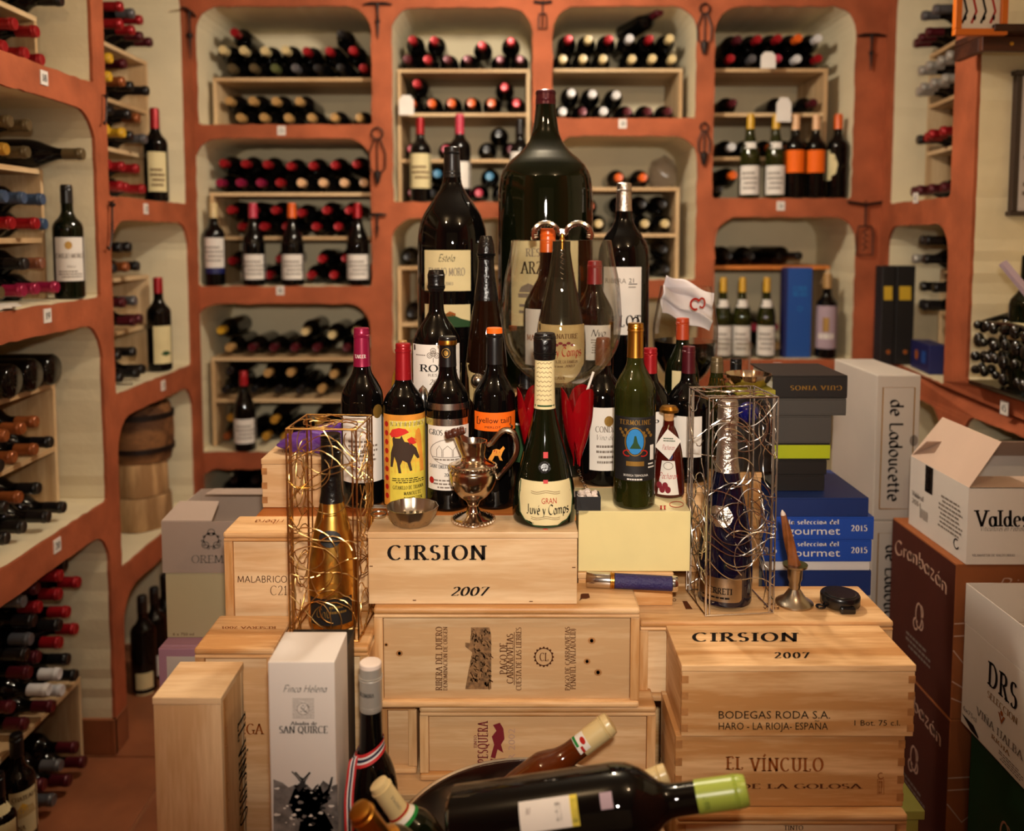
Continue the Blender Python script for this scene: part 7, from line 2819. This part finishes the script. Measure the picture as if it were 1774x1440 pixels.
for i in range(10):
    a = 2 * PI * i / 10
    f.p.disc(366 + 15 * math.cos(a), -937 + 13 * math.sin(a), 3.2, 2.6, 'ink_grey', 7)
f.done()
f = Face(o, Y=YOr, lift=.0008)
f.t('6 x 750 ml', 'sans', 300, 336, 1101, 1096, 'ink_brown')
f.done()
o = carton('pink-edged white carton under the cream carton at left', x0, x0 + .16, YOr - .05, YOr + .2, .302, zo0 - .0006, 'card_pink')
w = .08
MB().box(-w + .018, w - .01, -.1258, -.1252, .01, zo0 - .302 - .018).build('white_panel', 'card_white', o)
carton('plain carton on the floor under the pink-edged one', x0, x0 + .30, YOr - .05, YOr + .2, .002, .3014, 'card_brown')
carton('cream carton beside the pink-edged one under the cream carton', x0 + .162, x0 + .30, YOr - .02, YOr + .2, .302, zo0 - .0006, 'card_cream')

# ------------------------------------------------------------------ ice bucket and its bottles
zB = .715
YBu = 1.105
xBu = .022
o = empty('ice_bucket', (xBu, YBu, .523), 0, 'wide polished steel ice bucket at the bottom of the pile, holding bottles', 'bucket')
Rr = .184
pr = [(0, .0001), (0, .11), (.008, .125), (.06, .153), (.14, .174), (.205, Rr - .003), (.212, Rr + .003), (.216, Rr + .002), (.216, Rr - .003), (.205, Rr - .006), (.14, .171), (.06, .150), (.012, .12), (.008, .0001)]
MB().lathe(pr, 72).build('bowl', 'chrome', o, sharp=50)
MB().tube([((Rr + .001) * math.cos(a), (Rr + .001) * math.sin(a), .215) for a in (2 * PI * i / 72 for i in range(72))], .0042, 8, True).build('rolled_rim', 'chrome', o)
tag(MB().box(-.16, .17, .98, 1.245, .002, .5224, .003).build('wine_case', 'pale_pine_X'), 'plain wooden case on the floor under the ice bucket', 'box')


def lying(name, label, base_px, Yb_, cap_px, Yc_, prof, glass, cat='bottle', seg=40):
    """bottle along the line from the centre of its base to its mouth; prof (fraction of length, radius m)"""
    p0, p1 = PY(*base_px, Yb_), PY(*cap_px, Yc_)
    L = (p1 - p0).length
    f_ = mono([(a * L, r) for a, r in prof])
    q_ = (p1 - p0).to_track_quat('Z', 'Y')
    zs = [L * i / 50 for i in range(51)]
    ob = MB().lathe([(0, .0001), (0, f_(0) * .9)] + [(z, f_(z)) for z in zs[1:]] + [(L, .0001)], seg).build(name, glass, None, p0, q_.to_euler(), sharp=50)
    tag(ob, label, cat)
    up = (q_.inverted() @ Vector((0, -.75, .66))).normalized()
    a_up = math.atan2(up.y, up.x)

    def sleeve(t0, t1, m, lift=.0007, nm='capsule', rim=None):
        pr_ = [(L * t0, f_(L * t0))] + [(L * (t0 + (t1 - t0) * i / 10), f_(L * (t0 + (t1 - t0) * i / 10)) + lift) for i in range(11)]
        if rim:
            z = L * rim
            pr_ += [(z - .002, f_(z) + lift), (z - .0015, f_(z) + lift + .0012), (z + .0015, f_(z) + lift + .0012), (z + .002, f_(z) + lift)]
            pr_.sort()
        if t1 > .99:
            pr_ += [(L + .001, pr_[-1][1] * .8), (L + .001, .0001)]
        return MB().lathe(pr_, 32).build(nm, m, ob, sharp=30)

    def at(a, t, lift):
        z = L * t
        r = f_(z) + lift
        return Vector((r * math.cos(a_up + a), r * math.sin(a_up + a), z))

    def patch(t0, t1, a0, a1, m, nm='label', lift=.0005):
        vs_, fs_ = [], []
        for j in range(9):
            for i in range(13):
                vs_.append(at(a0 + (a1 - a0) * i / 12, t0 + (t1 - t0) * j / 8, lift))
        for j in range(8):
            for i in range(12):
                fs_.append((j * 13 + i, j * 13 + i + 1, j * 13 + i + 14, j * 13 + i + 13))
        mb_ = MB().add(vs_, fs_, 0, True)
        return mb_.build(nm, m, ob)
    return ob, sleeve, patch, at, L


MAG = [(0, .046), (.02, .051), (.56, .051), (.62, .048), (.68, .036), (.725, .022), (.76, .0185), (.99, .0175), (1, .016)]
ob, sl_, pa_, at_, L_ = lying('magnum_bottle', 'huge dusty black magnum with lime-green capsule lying across the ice bucket', (786, 1440), 1.035, (1293, 1369), 1.0, [(a, r * 1.0) for a, r in MAG], SK)
sl_(.835, 1.0, 'foil_lime', .0009, 'capsule', .965)
l1 = pa_(.26, .43, -.30, .35, 'paper_white')
l2 = pa_(.43, .455, -.30, .35, 'paper_yellow', 'label_band')
pr = Print(lambda a, b: at_(-b, a, .0010))
pr.t('FESTIN', 'sans', .38, .40, -.2, .2, 'ink_grey').t('LOLUS', 'plain', .434, .452, -.25, .2, 'ink_green')
pr.t('M', 'script', .28, .295, .0, .15, 'ink_brown')
pr.build(l1)
pa_(.53, .57, -.25, .10, 'paper_lavender', 'seal_sticker')
pr = Print(lambda a, b: at_(-b, a, .0022))
pr.t('Estola', 'script', .855, .872, -.9, -.2, 'ink_green', 0)
pr.build(ob)
N75 = [(0, .034), (.02, .0375), (.56, .0375), (.63, .034), (.70, .024), (.76, .0155), (.98, .0145), (1, .0135)]
ob, sl_, pa_, at_, L_ = lying('wine_bottle', 'amber dessert wine bottle with cream capsule and round tricolour seal, leaning out of the bucket', (862, 1402), 1.20, (1058, 1252), 1.222, [(a, r * .82) for a, r in [(0, .03), (.03, .036), (.42, .036), (.50, .030), (.58, .022), (.66, .0195), (.98, .0195), (1, .018)]], 'amber_wine')
sl_(.74, 1.0, 'foil_cream', .0009, 'capsule', .95)
sp_ = pa_(.71, .80, -.9, .7, 'paper_white', 'round_seal', .0020)
pa_(.715, .735, -.9, .1, 'ink_flag_green', 'seal_stripe', .0026)
pa_(.735, .755, .2, .7, 'ink_red', 'seal_stripe', .0026)
pr = Print(lambda a, b: at_(-b, a, .0030))
pr.disc(.775, .1, .018, .30, 'ink_red', 14)
pr.build(ob, 'seal_print')
ob, sl_, pa_, at_, L_ = lying('wine_bottle', 'dark bottle lying inside the ice bucket with a pale label behind the magnum', (830, 1480), 1.115, (1155, 1340), 1.122, [(a, r * .9) for a, r in N75], SK)
sl_(.80, 1.0, 'foil_cream', .0009, 'capsule', .96)
pa_(.10, .22, -.5, .5, 'paper_cream')
ob, sl_, pa_, at_, L_ = lying('wine_bottle', 'cream-capped bottle with red white green neck band leaning left out of the bucket', (800, 1560), 1.09, (655, 1357), 1.085, [(a, r * .86) for a, r in N75], 'bottle_green')
sl_(.70, 1.0, 'foil_cream', .0009, 'capsule', .955)
sl_(.745, .765, 'ink_red', .0014, 'red_band')
sl_(.715, .745, 'paper_white', .0014, 'white_band')
sl_(.695, .715, 'ink_flag_green', .0014, 'green_band')
pr = Print(lambda a, b: at_(-b, a, .0022))
pr.t('OREMUS', 'sans', .80, .90, -.4, -.1, 'ink_grey')
pr.build(ob)
ob, sl_, pa_, at_, L_ = lying('wine_bottle', 'gold-capped bottle leaning left at the bottom edge in front of the ribboned bottle', (752, 1580), 1.02, (622, 1404), .962, [(a, r * .92) for a, r in N75], 'bottle_green')
sl_(.70, 1.0, 'gold_foil', .0009, 'capsule', .955)

# ribboned bottle beside the white gift carton
YRb = 1.165
xr = 637
zt = ZY(1150, YRb)
bt = Bottle('wine_bottle', 'round-shouldered dark bottle with silver capsule and striped ribbon round its neck', 647, YRb + .012, zt - .36,
            [(1640, 42), (1620, 45), (1400, 46), (1365, 44), (1340, 40), (1320, 33), (1305, 25), (1292, 20.5), (1230, 18.5), (1180, 18.5), (1152, 17.5)], SK, seg=48)
bt.sleeve(1228, 1150, 'foil_silver', .0008, 'capsule', [(1172, .0012), (1222, .0003)])
bt.sleeve(1154, 1148, 'shell_white', .0012, 'wax_top')
p = bt.print(.0014)
T(p, 'VOLUMINIA', 'roman', 622, 652, 1219, 1212, 'ink_black')
p.build(bt.o)
rb = empty('ribbon', bt.o.location, bt.o.rotation_euler[2], 'red white and navy striped ribbon tied round the round-shouldered bottle', 'ribbon')
for (d0, d1, m_) in ((-.008, -.004, 'ribbon_red'), (-.004, -.0018, 'ribbon_white'), (-.0018, .0018, 'ribbon_navy'), (.0018, .004, 'ribbon_white'), (.004, .008, 'ribbon_red')):
    vs_, fs_ = [], []
    n_ = 40
    for i in range(n_ + 1):
        a = 2 * PI * i / n_
        zc_ = bt.z(1302, False) + .010 * math.sin(a) * 1.0 + .004
        for d in (d0, d1):
            z = zc_ + d
            r_ = max(bt.f(z - .004), bt.f(z)) + .0015
            vs_.append((r_ * math.sin(a), -r_ * math.cos(a), z))
    fs_ = [(2 * i, 2 * i + 1, 2 * i + 3, 2 * i + 2) for i in range(n_)]
    # hanging end
    b0 = len(vs_)
    for i in range(26):
        t = i / 25
        x = -.021 - .012 * math.sin(min(1, t * 3) * PI / 2) + .004 * t
        y = -.020 - .028 * min(1, t * 2.2)
        z = bt.z(1302, False) + .006 - .21 * t ** 1.15 + .010 * math.sin(min(1, t * 6) * PI)
        for d in (d0, d1):
            vs_.append((x + d * .8, y + .0002, z + d * .35 * (1 - t)))
    fs_ += [(b0 + 2 * i, b0 + 2 * i + 1, b0 + 2 * i + 3, b0 + 2 * i + 2) for i in range(25)]
    MB().add(vs_, fs_, 0, True).build('ribbon_stripe', m_, rb)
tag(MB().box(bt.base.x - .030, bt.base.x + .036, YRb - .05, YRb + .055, .002, zt - .3605, .002).build('wine_case', 'pine_X'), 'plain wooden block case under the ribboned bottle', 'box')


# ------------------------------------------------------------------ old iron corkscrews and hooks on the pillars
def tool(label, kind, c, h, n=(0, -1, 0)):
    """c: top point on the facade, h: length"""
    n = Vector(n)
    o = empty('antique_corkscrew', Vector(c) + n * .012, 0, label, 'corkscrew', 'old iron corkscrews hung on the pillars')
    u = Vector((0, 0, 1)).cross(n).normalized()
    P2 = lambda a, b, d=0: u * a * h + Vector((0, 0, -b * h)) + n * d
    MB().tube([-n * .011, Vector((0, 0, 0)), n * .006 + Vector((0, 0, .004))], .0022, 6).build('nail', 'iron', o)
    if kind == 'frame':
        MB().tube([P2(-.34, 0), P2(0, .05), P2(.34, 0)], .0055, 8).build('handle', 'iron', o)
        MB().tube([P2(0, .03), P2(0, .45)], .0035, 6).build('shaft', 'iron', o)
        MB().tube([P2(-.12, .45), P2(-.15, .6), P2(-.15, .98), P2(.15, .98), P2(.15, .6), P2(.12, .45)], .0035, 6, True).build('open_frame', 'iron', o)
        MB().tube([P2(.03 * math.cos(i * .8), .5 + i * .014, .03 * h * math.sin(i * .8)) for i in range(30)], .002, 5).build('worm', 'iron', o)
    elif kind == 'tee':
        MB().tube([P2(-.42, .02), P2(-.2, -.01), P2(.2, -.01), P2(.42, .02)], [.003, .006, .006, .003], 8).build('handle', 'iron', o)
        MB().tube([P2(0, 0), P2(0, .3), P2(0, .42)], [.006, .004, .005], 8).build('shaft', 'iron', o)
        MB().sphere(P2(0, .5), .07 * h, 0, 12).build('knuckle', 'iron', o)
        MB().tube([P2(0, .55), P2(0, .8), P2(0, 1)], [.006, .004, .0015], 8).build('spike', 'iron', o)
    elif kind == 'ring':
        MB().tube([P2(.11 * math.cos(a), .11 + .11 * math.sin(a)) for a in (2 * PI * i / 18 for i in range(18))], .0035, 6, True).build('ring', 'iron', o)
        MB().tube([P2(-.05, .2), P2(-.16, .5), P2(-.15, .78), P2(0, .95), P2(.15, .78), P2(.16, .5), P2(.05, .2)], .0032, 6).build('bow', 'iron', o)
        MB().lathe([(-.03, .006), (0, .014), (.012, .014), (.02, .006)], 14, Matrix.Translation(P2(0, .93))).build('bell', 'iron', o)
        MB().tube([P2(0, .2), P2(0, .9)], .0026, 6).build('shaft', 'iron', o)
    elif kind == 'hook':
        MB().sphere(P2(0, .06), .05 * h, 0, 10, (1.6, 1, 1)).build('knob', 'iron', o)
        MB().tube([P2(0, .05), P2(-.02, .35), P2(-.05, .6), P2(-.10, .85), P2(-.2, 1.0), P2(-.26, .94)], .0032, 6).build('curved_bar', 'iron', o)
        MB().tube([P2(-.03 + .025 * math.cos(i * .9), .42 + i * .011, .025 * h * math.sin(i * .9)) for i in range(26)], .002, 5).build('worm', 'iron', o)
    return o


def wb(px, py):
    return PY(px, py, YB - .012)


PXH = MPP(200, YB)
for px, py, hpx, kind, lb in ((655, 8, 58, 'tee', 'iron corkscrew at the top of the second back-wall pillar'), (654, 222, 88, 'ring', 'iron bow corkscrew halfway up the second back-wall pillar'), (654, 372, 40, 'tee', 'short iron corkscrew below the bow one on the second pillar'),
                              (940, 4, 46, 'frame', 'iron corkscrew behind the neck of the tallest bottle, third pillar'), (1220, 8, 76, 'ring', 'iron corkscrew at the top of the fourth back-wall pillar'), (1219, 214, 62, 'ring', 'iron corkscrew halfway up the fourth back-wall pillar'),
                              (1508, 62, 60, 'tee', 'cross-handled iron corkscrew on the right corner pillar'), (1498, 350, 94, 'frame', 'framed iron corkscrew low on the right corner pillar')):
    tool(lb, kind, wb(px, py), hpx * PXH)
tool('brass-toned iron corkscrew at the top of the left corner pillar', 'tee', PX(322, 20, XL + .012), .17, (1, 0, 0))
tool('iron hook corkscrew high on the near left pillar beside plate 18', 'hook', PX(177, 165, XL + .012), .085, (1, 0, 0))
tool('long iron hook corkscrew at mid-height of the near left pillar', 'hook', PX(187, 350, XL + .012), .14, (1, 0, 0))

# the storage bottles that show only as slivers behind their neighbours, joined
if HEAP:
    out, ms = MB(), []
    for m_, mb in HEAP.items():
        out.add(mb.v, mb.f, len(ms), True)
        ms.append(m_)
    tag(out.build('stored_bottles', ms, sharp=50), 'slivers of further dark bottles showing between those stored in the wall niches', 'bottles', None, 'stuff')
